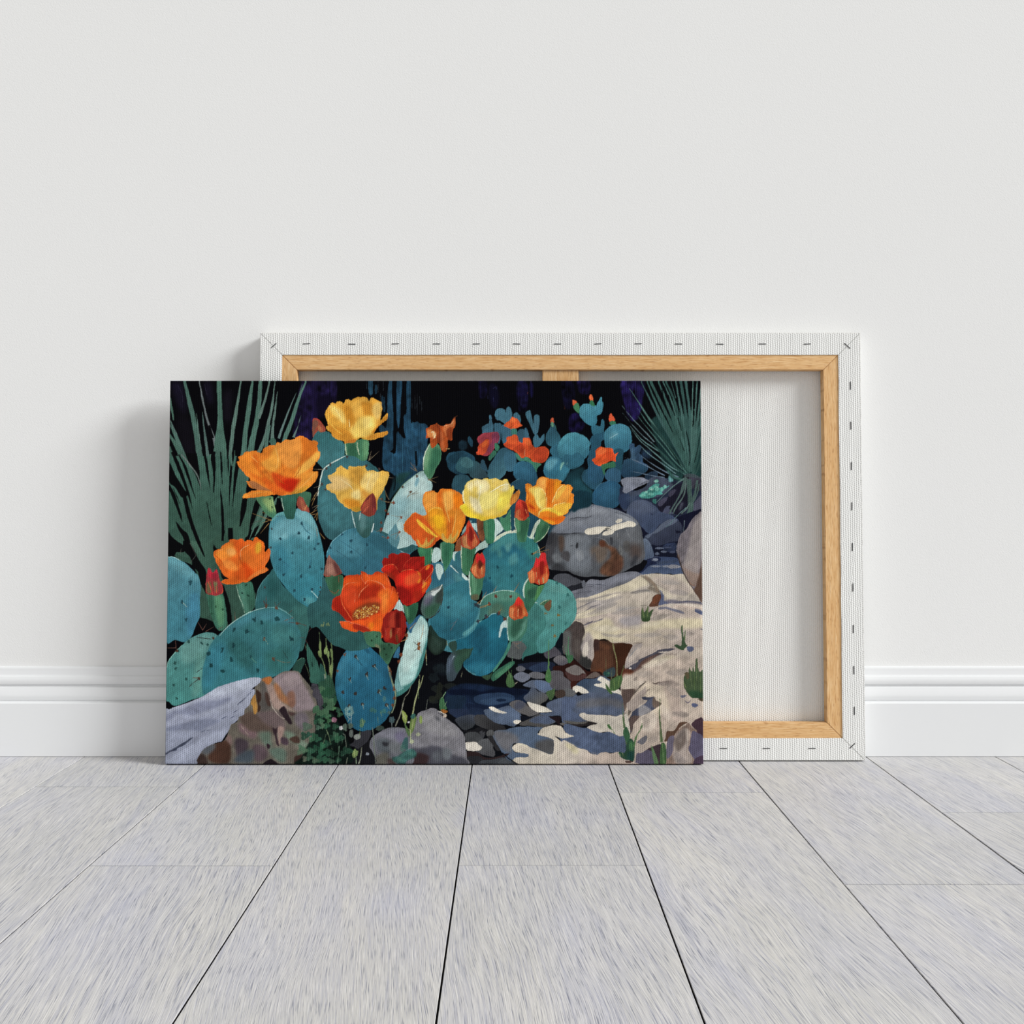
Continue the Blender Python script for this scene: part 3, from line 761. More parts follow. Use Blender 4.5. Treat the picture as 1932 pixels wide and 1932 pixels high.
p 687890 g:4a5870:1180:520:1220:700 |1155 505 1190 498 1230 540 1260 610 1272 690 1220 710 1170 720 1150 650
p 13182c |1250 560 1320 575 1420 540 1520 530 1520 600 1510 690 1400 700 1300 690 1270 650
p 26304a n.2 |1380 560 1500 540 1510 620 1440 640 1370 610
e 5e6880 |1330 598 50 12 1305 655 22 16 1375 635 30 12
e 4a5470 a.8 |1470 640 30 12 1420 590 40 8 1300 690 30 8
p 38486a g:4a5a7a:1300:700:1300:870 |1130 870 1200 790 1200 740 1280 700 1420 690 1530 710 1560 780 1590 870 1500 880 1440 870 1380 880 1300 860 1220 880
p 1e2848 |1180 730 1240 720 1260 760 1200 800 1140 860 1060 860 1010 830 1100 790
p 1b2340 a.9 |1260 700 1340 700 1330 750 1290 770 1230 770
e 7a8294 |1285 720 30 16 1400 790 40 12 1290 790 60 10
p 8a8a92 |1420 790 1460 775 1540 780 1560 800 1500 815 1430 810
p 3a4660 a.8 |1300 740 1400 730 1520 720 1500 750 1380 760 1320 780
// large grey boulder
p 50545a b n.09 |80 580 90 500 110 420 170 370 250 330 330 230 400 190 500 140 600 128 700 145 850 180 960 220 1040 260 1090 300 1130 370 1150 470 1170 600 1175 690 1120 760 1040 800 950 850 880 880 780 900 620 900 520 905 420 880 330 840 200 840 110 780 80 680
p 747a86 c |60 600 150 370 350 200 560 110 760 140 980 220 1100 320 1060 360 900 370 800 360 640 380 530 430 400 440 300 440 200 440 150 430
p 80858e c f5 a.6 |250 340 500 180 700 170 900 230 1000 290 800 330 540 340 300 380
p 66696e c f6 a.8 |560 440 900 430 1080 360 1180 600 1100 740 960 700 900 560 760 480
p 6a7078 c f5 |320 470 560 460 600 560 600 800 560 860 400 840 300 720 330 600
p 7a8088 c f5 a.7 |330 480 500 470 480 560 470 640 400 740 330 700
p 3c3b3f c f4 a.9 |90 500 150 430 230 450 230 560 200 640 190 760 120 780 60 700
p 6b6f74 c f3 |180 680 240 650 300 700 260 760 200 740
p 37383c c f3 |190 780 240 755 290 780 320 820 400 880 300 880 180 840
p 4b494c c f2 |270 680 320 630 360 640 370 720 340 740
p 544238 c f3 a.9 |250 470 300 470 310 560 290 640 260 620 250 540
p 6b5c50 c f6 a.9 |590 600 660 570 760 560 780 640 740 740 690 760 620 700
p 5e4030 c f3 n.14 |690 520 730 510 780 560 860 600 900 660 940 700 940 790 900 860 840 900 740 890 690 850 720 780 800 700 800 620 740 580 690 560
p 4a3026 c f4 a.7 |850 720 920 740 930 800 860 880 800 860 830 780
p 5a3526 c f2 a.9 |690 520 740 520 750 570 700 580
p 4d3e38 c f8 a.8 |1010 560 1120 560 1150 640 1130 700 1060 720 1010 650
p 33353c c f3 a.8 |1060 680 1100 680 1080 760 1020 800 1030 740
p 3a3c42 c |800 490 815 480 830 500 825 550 808 560
p 33353a c |440 545 450 535 460 560 455 595 440 600 432 575
s 3e4148 w8 a.7 c |370 575 410 570
s 44474f w7 c |370 280 450 270 540 270 600 255
s 4a4e58 w6 c |580 210 600 160 625 140
s 2f3138 w7 c |200 440 300 445 380 440 500 430
s 4a4e58 w5 c a.7 |850 210 940 230 1020 270
s a0a2a2 w4 c a.6 |880 430 885 480
s a0a2a2 w4 c a.6 |980 400 1010 480
s 8a8c90 w4 c a.7 |640 480 700 490 760 520 790 570
p d8cfbc |530 425 545 395 600 378 700 365 760 368 805 375 800 400 740 400 710 425 680 445 600 452 545 445
p d8cfbc |720 440 750 415 810 400 845 420 820 445 770 460 725 460
p d8cfbc |805 370 860 345 920 330 950 320 1000 305 1050 315 1080 340 1060 365 1000 370 930 385 860 410 820 400
p d8cfbc |860 310 880 290 920 280 935 300 910 320 880 330
s 5c5850 w10 |745 385 800 385
s 3c3a38 w6 |710 440 740 405 770 395
// gap and small dark rock under boulder
p 0c0d13 |150 840 280 840 360 870 440 900 540 910 660 905 800 915 950 850 1060 790 1140 750 1180 730 1200 750 1130 850 1040 850 950 860 800 910 700 930 640 940 560 950 500 960 500 1060 380 1060 300 1000 150 930
p 4b4d55 |190 920 230 880 290 868 350 875 420 910 500 950 515 980 440 990 380 1000 340 1020 260 980 220 950
p 22242b |330 1020 400 1000 515 965 520 1010 430 1040 380 1060
p 60646f |500 950 530 945 540 990 520 1020 500 1000
// shaded top of big pale rock
p 6f717c b n.08 |380 1070 450 1040 520 1020 550 960 600 930 700 940 780 920 900 870 1000 850 1080 850 1130 870 1160 890 1100 910 980 970 900 1000 780 1040 640 1100 430 1150
p 808390 f3 a.7 c |560 960 760 940 900 890 1100 870 980 940 760 1000 600 1000
s 4a4d5a w6 |560 985 700 990 760 1000
s 4d505c w5 |560 1010 640 1000
s 4d505c w5 a.8 |400 1090 500 1070 620 1060
// big pale sunlit rock and slabs
p b5aa9d b n.08 |420 1150 560 1120 660 1090 780 1040 920 990 1000 960 1080 910 1130 885 1200 875 1300 870 1440 880 1600 880 1660 960 1790 1080 1790 1460 1500 1460 400 1460 420 1350 440 1250
p cfc3a8 c f3 |430 1150 560 1120 700 1070 900 990 1080 920 1180 900 1220 980 1120 1020 1010 1070 860 1080 700 1120 560 1150
p bfb2a2 c f4 |440 1180 700 1110 900 1070 1200 1060 1300 1100 1250 1180 1200 1230 1000 1250 800 1260 640 1260 440 1330
p aba29e c f5 a.8 |560 1170 700 1140 860 1150 760 1240 640 1260 560 1230
p 9a9595 c f6 a.8 |880 1240 1010 1230 1130 1260 1140 1310 1080 1360 940 1380 900 1320
p d2c5a6 c f4 a.9 |440 1330 600 1310 860 1300 900 1380 780 1420 560 1460 440 1400
p c9bda8 c f3 |1190 880 1400 880 1580 880 1650 960 1700 1050 1640 1110 1500 1120 1420 1140 1340 1060 1300 980
p b7a89e c f5 a.8 |1250 920 1450 900 1600 960 1680 1060 1560 1100 1420 1080
s 6f6a74 w8 a.8 |450 1240 540 1200 620 1170 760 1130
s 6a6570 w9 a.8 |440 1300 520 1280 600 1230 700 1200
s 7a7470 w10 a.8 |1020 1080 1080 1060 1160 1050 1220 1050
s 9a9088 w8 a.6 |760 1110 860 1080 920 1075
s 85806f w6 a.8 |1120 1215 1200 1210
p 857a6c c f2 |1120 890 1180 900 1240 940 1300 990 1340 1060 1360 1120 1320 1090 1260 1060 1200 1030 1230 1000 1200 950
p 5c3c2e n.12 |1220 1215 1250 1160 1260 1120 1310 1090 1350 1100 1350 1150 1320 1200 1310 1250 1270 1290 1250 1240
p 74442e a.7 |1280 1110 1330 1100 1345 1140 1300 1180 1260 1190
p 5b6484 |1330 1050 1360 1060 1380 1110 1380 1160 1460 1170 1430 1190 1370 1200 1320 1210 1340 1150 1350 1100
s 4a4e66 w12 |1460 1170 1540 1180 1640 1165 1760 1180 1790 1200
s 4a4e66 w8 |1490 1180 1560 1170 1640 1170
s 5a5e74 w12 |1330 1255 1400 1240 1450 1235
s 6a6876 w11 |1440 1250 1520 1270 1580 1300 1630 1310
p 4c5678 |1710 1245 1760 1250 1795 1280 1795 1310 1740 1310 1712 1290
p a39a98 c f3 a.9 |1240 1330 1300 1310 1420 1310 1500 1300 1400 1340 1300 1370 1250 1370
p cdbf9f c f4 a.8 |1240 1380 1400 1340 1600 1320 1790 1330 1790 1440 1300 1440
p c8b4a6 c f3 a.9 |1480 1210 1640 1190 1790 1210 1790 1260 1700 1250 1600 1290
s 5c5a62 w14 |1080 1340 1150 1345 1250 1370
// right brown rock
p 787076 b n.1 |1515 640 1520 560 1560 450 1620 390 1680 290 1730 240 1785 220 1795 500 1795 1140 1740 1110 1700 1060 1640 960 1600 880 1560 760
p 9b918f c f3 |1680 390 1740 260 1795 230 1795 560 1720 700 1620 800 1590 760 1640 600
p a79a93 c f5 a.7 |1600 780 1700 720 1770 640 1760 800 1720 960 1650 900
p 8f7b70 c f3 |1570 780 1640 960 1720 1000 1760 880 1700 860 1620 820
p 5b4438 c f2 |1795 740 1760 860 1720 1000 1700 1060 1760 1150 1795 1170
p 6a4f40 c a.8 f2 |1520 660 1540 680 1560 760 1545 720
s 42362f w8 |1520 670 1550 760 1590 860 1640 960 1700 1040
s 8a6a55 w8 a.8 |1650 960 1680 990 1710 1000
@L
p b9aa9e n.08 |420 340 1800 300 1800 1900 900 1900 910 960 600 900 520 400
p cfc2a2 f4 |540 420 700 340 800 330 880 430 1100 440 1200 370 1500 330 1780 330 1780 420 1500 440 1300 450 1100 560 800 580 620 560 500 560 530 480
p c2b3a0 f8 a.8 |900 470 1400 460 1500 520 1300 620 1100 640
p 9c969a f5 a.8 |900 330 1040 300 1140 300 1100 400 940 400
s 6b6570 w13 |520 400 580 375 620 360
s 75707a w8 |620 370 700 340 730 330
p a79c96 f4 |480 640 500 580 560 470 620 560 610 780 560 760 500 700
p 4a403d b n.1 |290 490 400 380 430 355 500 380 525 420 525 480 500 560 480 660 500 700 560 740 600 780 610 850 560 870 470 820 400 780 300 700 280 600
p 5c5e5c c f4 |280 490 380 470 380 640 420 760 350 760 290 650
p 5d5550 c f4 a.8 |420 560 480 560 480 680 430 720
p 30302f c f3 |500 700 560 740 600 790 600 860 540 860 470 810
s 7f8079 w6 a.7 |290 490 292 560 294 640
p 161d28 |225 600 240 520 285 480 290 600 300 700 350 760 250 700 215 640
p 4a3024 b n.12 |620 600 640 550 700 560 740 550 780 560 830 590 960 590 1045 620 1000 700 970 780 950 900 930 960 860 1000 780 990 700 940 600 920 600 820 630 720
p 3d2a26 c |620 560 680 550 685 620 680 700 640 760 610 860
p 58392a c f3 |640 680 800 680 830 800 740 900 640 940 600 900 610 780
p 3f2418 c f2 |880 600 1045 610 990 720 960 800 900 960 850 840 840 700
p 5f3d2a c f4 a.8 |690 600 760 600 820 640 740 660
p 704028 c f3 a.8 |640 880 720 870 730 930 660 940
s 1d1512 w16 |690 560 740 555 770 570
p 35444a f1 |720 920 760 880 840 850 860 900 830 960 760 960
p 1f4f46 a.8 |730 910 780 900 800 930 760 950
p 24180f |740 960 860 950 940 920 1000 940 900 990 830 990
// grass tuft stems over it
p a79b95 |985 760 1045 620 1150 600 1100 700 1110 760 1060 810 1000 870 960 860
p c7b8aa f2 a.8 |1010 740 1080 640 1120 660 1080 760 1010 800
p 4d4b58 b |1000 850 1100 790 1110 770 1200 730 1280 690 1340 660 1440 650 1500 655 1400 690 1330 720 1250 770 1190 830 1100 890 1030 940 970 960 940 900
p 5f463f c f2 |1160 770 1340 700 1250 770 1190 830 1040 930 960 960 950 920 1080 860
p 5c3020 f2 a.9 |940 870 1010 870 1060 910 980 960 930 960
e d9d2c8 |1018 862 12 10
s 7b8490 w6 a.7 |1010 740 1090 640
p bcae9e f5 a.9 |940 970 1060 930 1250 800 1500 720 1780 640 1795 860 1600 900 1500 980 1300 1000 1150 1000 920 1060
p c9bb9f f6 a.8 |1200 800 1400 720 1500 740 1500 860 1300 920 1200 900
p a3958d f5 a.7 |1380 910 1640 880 1620 960 1500 1000 1280 1020 1300 980
p 99897f f3 a.9 |1280 1020 1400 1010 1560 1020 1600 1060 1440 1060 1320 1035
s 5d5048 w10 |1100 1080 1150 1020 1190 1005
s 6f625a w9 |1240 1015 1310 1018 1380 1010
s 6a5a54 w6 a.8 |1050 595 1100 592 1160 585
s 8a7a74 w9 a.6 |1660 480 1700 495
s 60606e w10 |1770 440 1795 450
s 8a7c72 w5 a.7 |1700 635 1790 625
s 9a8a80 w10 a.7 |1480 700 1400 715 1520 715
p 58607e |1620 640 1650 625 1690 635 1700 660 1670 685 1640 680
e c6b8ac |1612 650 16 14 1380 690 60 8
p 8f8378 f3 |1060 960 1090 940 1100 970 1060 990
@Q
// lower right slabs (k6.9)
p bfae9f n.08 f3 |780 220 900 160 1000 100 1200 20 1840 20 1840 1330 950 1340 900 1100 780 900
p cbbca4 f6 a.7 |1000 260 1200 290 1400 300 1500 420 1450 600 1200 700 1100 500
p b3a094 f5 a.8 |1320 320 1560 320 1600 500 1560 760 1440 740 1380 500
p c9b8a8 f4 a.9 |1540 480 1840 500 1840 700 1740 720 1600 700
p 6a5a50 |780 350 860 345 940 350 960 380 880 500 850 550 820 700 870 740 930 830 895 940 870 860 850 700 800 600
p 5a4a44 f1 |860 540 900 480 940 400 930 360 880 340 800 350 790 460 820 560
p 585048 |1040 250 1100 255 1040 310 1000 350 960 400 940 410 1000 330
s 5c4c46 w12 |1180 270 1230 285 1250 270 1400 250
p 8f8078 f3 |1250 280 1320 250 1420 240 1500 270 1420 290 1350 300
p 3f4458 b |860 760 900 700 920 640 980 600 1080 540 1110 500 1060 490 1040 460 1080 450 1120 460 1200 450 1230 500 1300 540 1240 590 1130 660 1040 700 980 750 930 820 900 920 880 840
p 565c74 c f3 |1000 600 1120 500 1210 470 1230 520 1140 620 1000 700
p 6a5a50 c f2 |1200 450 1320 540 1230 600 1180 570
p 5c4c48 c |870 760 930 700 1000 700 1080 700 1020 740 940 810 900 900
p 6b6258 |930 640 1000 560 920 620 870 700 860 640 880 600
p a99a90 |840 540 900 500 1000 400 1060 350 1090 310 1100 400 1060 440 1030 480 1090 510 1000 580 920 640 860 610
s 7a6c66 w8 |1080 395 1130 360 1150 350
p c7b8a8 |780 220 880 180 940 190 930 230 980 240 1080 250 1010 310 940 340 780 345
p 5c6488 |1690 550 1720 535 1775 560 1740 590 1700 580
p 6a6a7c |1540 440 1580 430 1620 430 1600 455 1560 465
s 7a7080 w9 |1600 500 1640 530 1680 500
p 948a80 f3 a.7 |1440 650 1560 660 1640 690 1560 710 1460 700
p 44303a |1690 800 1760 740 1840 740 1840 980 1780 960 1740 880 1700 840
p 5c4436 |1370 900 1460 890 1520 800 1560 780 1640 785 1560 830 1500 900 1470 950 1440 980 1340 1040 1350 970
p 8a7468 n.1 |1470 960 1520 880 1600 830 1650 790 1700 850 1760 900 1700 1000 1670 1060 1640 1160 1720 1260 1700 1340 1380 1340 1370 1200 1420 1060
p a99c94 f3 a.9 |1480 960 1600 860 1640 940 1660 1060 1640 1160 1700 1240 1660 1330 1500 1330 1440 1200 1460 1060
p 6a6276 |1380 1000 1460 960 1450 1060 1440 1180 1380 1260 1360 1200
p 5c5670 |1680 980 1700 900 1760 920 1840 990 1840 1330 1760 1300 1700 1230 1650 1140 1670 1060
p 47364a |1720 1280 1760 1240 1840 1220 1840 1340 1720 1340
p 5d504a f3 a.7 |1480 1000 1600 900 1620 1000 1580 1100 1500 1160
p 6c6a72 |980 1040 1040 990 1100 955 1110 1000 1060 1070 1000 1060
p 42333a |1040 1180 1100 1120 1160 1110 1280 1070 1290 1140 1290 1340 1200 1340 1160 1240 1120 1200
p 5d566c |975 1190 1040 1180 1120 1140 1180 1180 1200 1280 1190 1340 960 1340
p b7a79a |975 1190 960 1280 950 1340 900 1300 940 1080 1000 1060 1060 1080 1160 1080 1120 1130 1040 1180
@H
// relief strokes on the pale rocks
p 8d8781 f1 a.55 |460 1160 600 1140 700 1120 640 1150 520 1180
p 8a8480 f1 a.6 |560 1160 680 1120 800 1090 820 1100 700 1140 600 1180
p 9a928c f1.5 a.6 |700 1180 860 1120 940 1110 900 1150 780 1190
p 8f8884 f1 a.6 |640 1250 760 1200 880 1180 840 1220 720 1260
p 9b938e f1 a.6 |820 1290 980 1260 1080 1270 1000 1300 860 1310
p 87817f f1 a.5 |440 1240 500 1220 560 1190 520 1230 460 1260
p ddd0b0 f1 a.7 |460 1290 560 1260 660 1240 620 1270 520 1310 450 1330
p ddd0b4 f1 a.7 |640 1150 780 1110 900 1080 860 1110 740 1150
p 7c7672 f1 a.7 |1020 1075 1100 1050 1200 1040 1240 1060 1180 1065 1080 1085
p d8ccb4 f1 a.6 |1240 1010 1300 1000 1420 1060 1460 1110 1400 1120 1320 1040
p 99908c f1 a.6 |1440 1060 1540 1040 1640 1080 1600 1110 1500 1090
p a8a09a f1 a.6 |1340 950 1460 940 1560 980 1480 990 1380 980
p 6f6a78 f.6 a.8 |1390 1160 1480 1150 1600 1170 1700 1165 1790 1185 1790 1200 1680 1190 1560 1190 1440 1190
p 5b6078 f.6 a.8 |1320 1235 1400 1225 1450 1240 1540 1260 1600 1290 1570 1300 1480 1270 1400 1250 1330 1255
p ded2c2 f1 a.6 |1500 1200 1620 1190 1790 1215 1790 1240 1640 1220
p 8a8278 f1 a.6 |1260 1340 1340 1310 1460 1300 1400 1340 1320 1370 1250 1370
p 8d7a68 f1 a.8 |1180 890 1240 930 1300 1000 1340 1080 1300 1060 1250 980 1180 930
@L
p ddd2bc f1.5 a.5 |600 430 760 400 900 430 840 470 700 470
p ddd2b8 f1.5 a.5 |1000 420 1180 380 1340 370 1300 400 1120 430
p 9a928e f1 a.55 |700 480 860 500 980 490 900 530 760 520
p a39a94 f1 a.55 |1060 500 1240 480 1360 500 1240 530 1100 530
p 978e88 f1 a.6 |1360 520 1460 500 1540 530 1460 560
p 8f8580 f1 a.5 |1540 480 1660 470 1700 500 1600 510
p ddd0bc f1.5 a.6 |1140 830 1300 770 1420 760 1360 820 1200 860
p 9a8e86 f1 a.6 |1400 900 1560 870 1640 890 1560 940 1440 930
p 8d8078 f1 a.6 |1290 1030 1400 1015 1560 1030 1500 1060 1380 1050
p a89c92 f1 a.5 |1080 920 1200 890 1260 920 1160 960
p 887c74 f.8 a.7 |1050 980 1080 950 1100 960 1070 1000
p 99908a f1 a.6 |560 600 600 560 600 660 590 740 560 760
p ded2c0 f1 a.7 |520 620 560 580 570 680 540 740 500 720
@Q
p 9b8f86 f1 a.5 |1360 320 1500 340 1540 440 1480 460 1400 400
p ddd0c0 f1.5 a.5 |1000 560 1160 620 1240 760 1160 900 1040 860
p 9a8d84 f1 a.5 |1080 700 1140 760 1120 860 1060 820
p dccdbd f1.5 a.5 |1300 560 1400 640 1400 760 1320 700
p 8a7d76 f1 a.6 |1440 660 1560 640 1660 690 1580 720
p a0938a f1 a.5 |1120 1000 1220 960 1240 1020 1160 1060
p b3a698 f1 a.6 |560 740 700 720 780 780 700 820 600 800
p dfd4bf f1 a.6 |480 780 600 760 640 800 540 840
p 7a6e68 f1 a.7 |1500 980 1540 900 1600 880 1580 980 1540 1060
p c0b2a6 f1 a.6 |1620 860 1680 920 1660 1020 1620 1000
p 8a7f7c f1 a.6 |1460 1180 1540 1200 1620 1300 1520 1320
@H
// boulder planes
p 8f949c f1.5 a.5 |420 230 540 160 680 160 800 200 700 230 560 240
p 5e626c f1 a.6 |360 290 480 270 600 260 540 290 420 310
p 9a9da2 f1 a.5 |860 230 980 260 1060 300 1000 310 920 280
p 4c4d52 f1 a.5 |600 700 640 640 660 740 640 820 600 780
p 8a8e92 f1 a.5 |430 640 500 620 520 700 470 740
p 5a5550 f1 a.5 |940 540 1000 520 1010 620 960 640
p 7c7c78 f1 a.5 |900 560 940 620 930 680 890 620
p 2c2d33 f1 a.5 |100 480 150 440 200 450 180 540 120 560
// lower middle: shaded gravel (frame O/N/K)
@K
p 08090f |0 100 900 600 1100 700 1250 700 1400 660 1500 800 1500 1000 1400 1449 0 1449
@O
p 0a0c12 |0 0 1180 0 1930 0 1930 1340 0 1340
p 10161d f3 |60 30 200 20 220 160 140 170 60 120
e 151d22 n.12 |130 90 80 62 60 200 70 60
e 1b201f |90 350 60 50 60 500 60 50 260 310 80 40
e 20241d a.9 |140 330 40 60 120 430 40 70 40 480 50 40
p 12203a n.12 f2 |220 380 420 280 680 290 900 330 1180 350 1300 370 1320 480 1200 560 900 640 700 700 300 640 200 540
p 0b142b f2 |250 370 500 350 700 380 900 330 1140 350 1280 380 1240 420 1000 430 860 400 640 430 500 430 300 430
p 17293f |210 460 300 430 400 430 480 460 470 560 440 640 330 640 230 600
p 1a2a46 |430 580 520 520 620 560 740 600 700 660 640 700 540 700 480 640
p 263c5c |580 460 680 420 820 400 960 400 1080 430 1110 490 1000 520 860 560 720 560 600 520
p 2f4767 f1 |660 500 800 470 900 450 1060 460 1100 500 960 540 820 550 720 540
p 142440 |870 490 940 475 1000 490 980 510 900 515
p 14203a |480 540 640 560 800 600 720 700 640 640 520 620
p 23304c |250 620 380 610 500 620 590 700 580 760 460 760 300 700
p 1c2a44 a.8 |520 600 700 610 740 680 640 720 540 680
p 404858 g:34383d:450:650:450:860 |340 740 480 690 590 690 600 740 580 830 520 870 440 880 360 800
p 3c3c3e g:2b2a2c:680:700:900:860 |590 700 680 680 740 700 820 740 900 800 980 840 980 890 860 890 760 880 660 840 600 800
p 1a1a1e |440 900 560 880 640 850 700 870 760 900 700 940 660 990 600 930
p 4d5c73 n.08 b |710 630 780 610 900 600 1000 570 1060 570 1140 610 1190 680 1200 740 1150 800 1100 840 1000 820 860 790 760 720
p 5a6c89 c f4 |900 640 1040 590 1150 640 1190 740 1080 800 940 760
p e0d8c8 |775 590 800 580 850 590 900 620 960 640 1010 660 960 670 900 660 850 650 800 620
p e0d8c8 |1095 770 1120 755 1160 755 1195 770 1160 800 1110 805
p 625f5f b |1040 545 1100 505 1180 495 1240 530 1300 580 1380 620 1430 670 1320 710 1280 700 1180 660 1100 610
p 4c5060 c f3 |1150 500 1260 540 1180 620 1100 600
p 3a2420 |1270 560 1340 580 1400 560 1430 600 1380 640
p 4c576c g:5b5a58:1300:330:1450:560 |1230 450 1290 400 1320 340 1360 330 1420 380 1500 400 1540 440 1530 500 1460 540 1420 570 1300 520 1250 500
p e0d8c8 |1275 530 1300 518 1360 540 1440 560 1540 600 1600 640 1540 650 1440 655 1380 640 1320 600
p 10141f |1190 700 1300 710 1420 680 1440 700 1320 730 1270 760 1200 760
p 52504e |1280 750 1400 690 1480 680 1600 740 1640 780 1560 820 1480 860 1400 840 1300 830 1180 820 1200 780
p 515e79 f2 |1300 760 1420 700 1560 700 1640 770 1540 810 1440 800 1360 790
p 20161a |1550 705 1640 710 1720 715 1700 780 1740 830 1680 820 1640 770
p 515f79 |1440 680 1560 700 1700 700 1800 780 1930 770 1930 440 1760 440 1660 480 1600 500 1530 540 1540 600 1600 640 1540 660 1460 660
p 606d89 f4 a.7 |1540 540 1700 480 1860 460 1860 700 1700 690 1600 620
p 5c5a58 |1700 800 1800 770 1930 780 1930 830 1860 830 1760 830
p 526580 b |1000 880 1100 850 1280 840 1440 845 1480 860 1420 900 1430 950 1540 980 1600 1000 1630 1060 1610 1180 1560 1200 1480 1180 1400 1160 1300 1130 1200 1080 1100 1060 1080 1120 1120 1180 1200 1180 1290 1200 1270 1240 1120 1250 1080 1300 1180 1340 1100 1330 1000 1250 900 1100 830 980 850 900
p 6a6a70 c f5 |830 900 1000 900 1140 960 1160 1060 1080 1080 1060 1180 1000 1160 900 1080
p 525254 c f4 |1400 1040 1560 1000 1640 1040 1610 1200 1480 1180 1380 1110
p cfc4b2 |1430 920 1460 870 1560 830 1640 820 1720 840 1760 900 1800 930 1900 960 1860 990 1760 1000 1680 980 1640 970 1740 1050 1860 1080 1930 1130 1930 1340 1200 1340 1090 1290 1130 1240 1270 1240 1290 1200 1180 1180 1110 1160 1080 1110 1140 1060 1240 1070 1320 1110 1440 1150 1560 1200 1610 1180 1625 1060 1600 1000 1500 970 1410 940
p 4e5e7b |1760 830 1860 830 1930 850 1930 990 1880 960 1800 930 1760 890
p 4e5e7b |1680 980 1760 1000 1900 980 1930 1000 1930 1120 1860 1070 1760 1050
p d9cfae f4 a.8 |1760 1080 1880 1080 1930 1130 1930 1240 1860 1220 1800 1150
s e8e0c0 w12 a.7 |1170 1070 1240 1080 1280 1110
p 47494c |460 940 520 910 600 910 660 940 700 1000 640 1060 560 1040 480 1030
p 5a5c5f g:4a4a4e:700:1000:780:1240 |640 1040 700 1000 780 1000 830 1060 830 1120 860 1180 830 1230 720 1210 640 1180 600 1160 620 1100
p dcd4c6 |470 1050 520 1038 600 1040 640 1070 685 1110 650 1150 560 1158 500 1150 470 1110
p 565758 |740 920 780 885 830 890 840 940 800 975 750 960
p 404146 j |650 910 690 890 700 920 720 900 730 940 700 1000 680 980
p 2b2a2d |760 980 820 960 860 1050 920 1140 880 1160 830 1080
p 2f2223 |490 1170 640 1180 700 1230 860 1240 1000 1190 1040 1200 960 1240 860 1260 700 1270 500 1280
p 2a2b30 |480 1240 660 1230 700 1340 480 1340
p 3d4147 |680 1280 800 1270 960 1240 1040 1280 1130 1335 680 1340
p 4a4e54 a.8 |900 1300 980 1250 1080 1310 1100 1340 920 1340
s 0d0d12 w10 |860 1150 960 1190 1040 1260 1160 1330
// pebbles upper right of gravel
p 1b2338 |1180 20 1600 0 1600 100 1400 110 1200 80
p 2a3a58 f1 |1300 70 1500 0 1560 40 1540 110 1380 130
p 5d5f68 |1130 80 1160 55 1200 50 1250 80 1240 110 1190 125 1140 110
p 6a7080 |1100 190 1130 150 1200 130 1280 150 1310 180 1310 210 1260 250 1200 260 1130 230
p 65656b |1300 150 1340 130 1420 130 1500 160 1510 200 1460 220 1380 215 1320 200
p 5e6a80 b |1220 300 1280 260 1360 230 1480 240 1580 280 1620 320 1600 370 1500 400 1440 380 1380 340 1300 330
p 596d8e c f2 |1380 240 1560 270 1620 320 1540 380 1400 340
p 5b585c |1600 130 1680 110 1740 130 1760 200 1840 250 1850 300 1800 340 1640 365 1570 300 1580 200
p 50505a a.8 |1580 280 1740 250 1840 290 1780 350 1640 365
p 3a2420 |1760 100 1860 180 1930 230 1930 300 1850 300 1850 250 1760 190
p 7a7370 |1770 100 1820 60 1900 40 1930 60 1930 180 1840 150
p 5a5450 |1750 380 1800 340 1880 345 1920 400 1860 450 1780 440
p 57524e |1620 400 1700 380 1760 400 1740 440 1660 450
p e0d8c8 |1865 330 1880 310 1930 310 1930 390 1890 380
@L
p 4f4c55 |90 700 150 640 210 635 260 680 275 720 200 740 130 760
p 6f6b6e g:55525a:260:740:280:830 |190 770 240 730 290 725 340 760 355 800 300 830 240 820
p 2c1512 n.1 |200 840 300 830 360 800 400 765 460 800 560 890 700 900 720 960 640 1000 560 960 440 1030 400 1090 330 1060 200 900
p 7c7471 |325 870 380 840 440 828 500 870 540 920 500 915 460 940 400 930 350 910
p 4d3432 |320 900 400 930 460 940 540 920 545 950 480 990 400 1000 350 970
p 59565b |160 900 230 885 290 900 310 950 360 990 390 1030 370 1080 260 1090 190 1060 160 1000
p 62554f |540 960 640 900 700 940 640 960 560 970
p 34465f g:505d73:500:980:700:1120 |440 1030 520 980 640 970 700 940 760 960 800 1000 660 1030 700 1060 860 1130 920 1150 900 1200 600 1160 480 1110 400 1060
p 3d1d18 |380 1010 440 1000 430 1050 390 1080
p 5d5e60 |290 1090 350 1075 420 1100 420 1150 330 1165 290 1130
p 43362f |200 1120 300 1090 320 1160 240 1180
p ded6c6 |400 1070 430 1050 480 1055 530 1080 575 1120 520 1135 450 1110 405 1095
p ded6c6 |665 980 700 950 760 980 800 1010 830 1080 900 1090 915 1140 860 1130 780 1100 720 1070 640 1050 640 1030 710 1020 690 1000
@Q
p 515c73 b n.08 |0 480 120 450 220 440 340 400 500 400 620 400 760 440 800 520 800 700 700 700 620 690 520 690 420 700 320 680 260 660 220 700 300 740 320 780 200 790 80 790 0 760
p 5e5f66 c f5 |170 560 260 500 400 470 600 470 760 500 800 560 760 600 600 560 460 580 300 600
p 546383 c f3 |0 490 160 470 180 560 140 640 240 690 220 740 60 760 0 750
p c9bfb0 |240 670 290 660 340 680 480 690 600 690 700 705 800 700 820 980 740 960 620 910 480 915 400 890 330 850 380 820 460 800 400 780 310 760 270 730 230 700
p ccc3b4 |820 680 850 680 870 760 890 900 880 950 840 900 820 800
p 2b2525 |60 790 200 810 280 790 400 780 460 800 380 820 300 830 220 840 130 830
p 5d5a55 |20 760 200 780 340 770 300 800 200 805 80 795
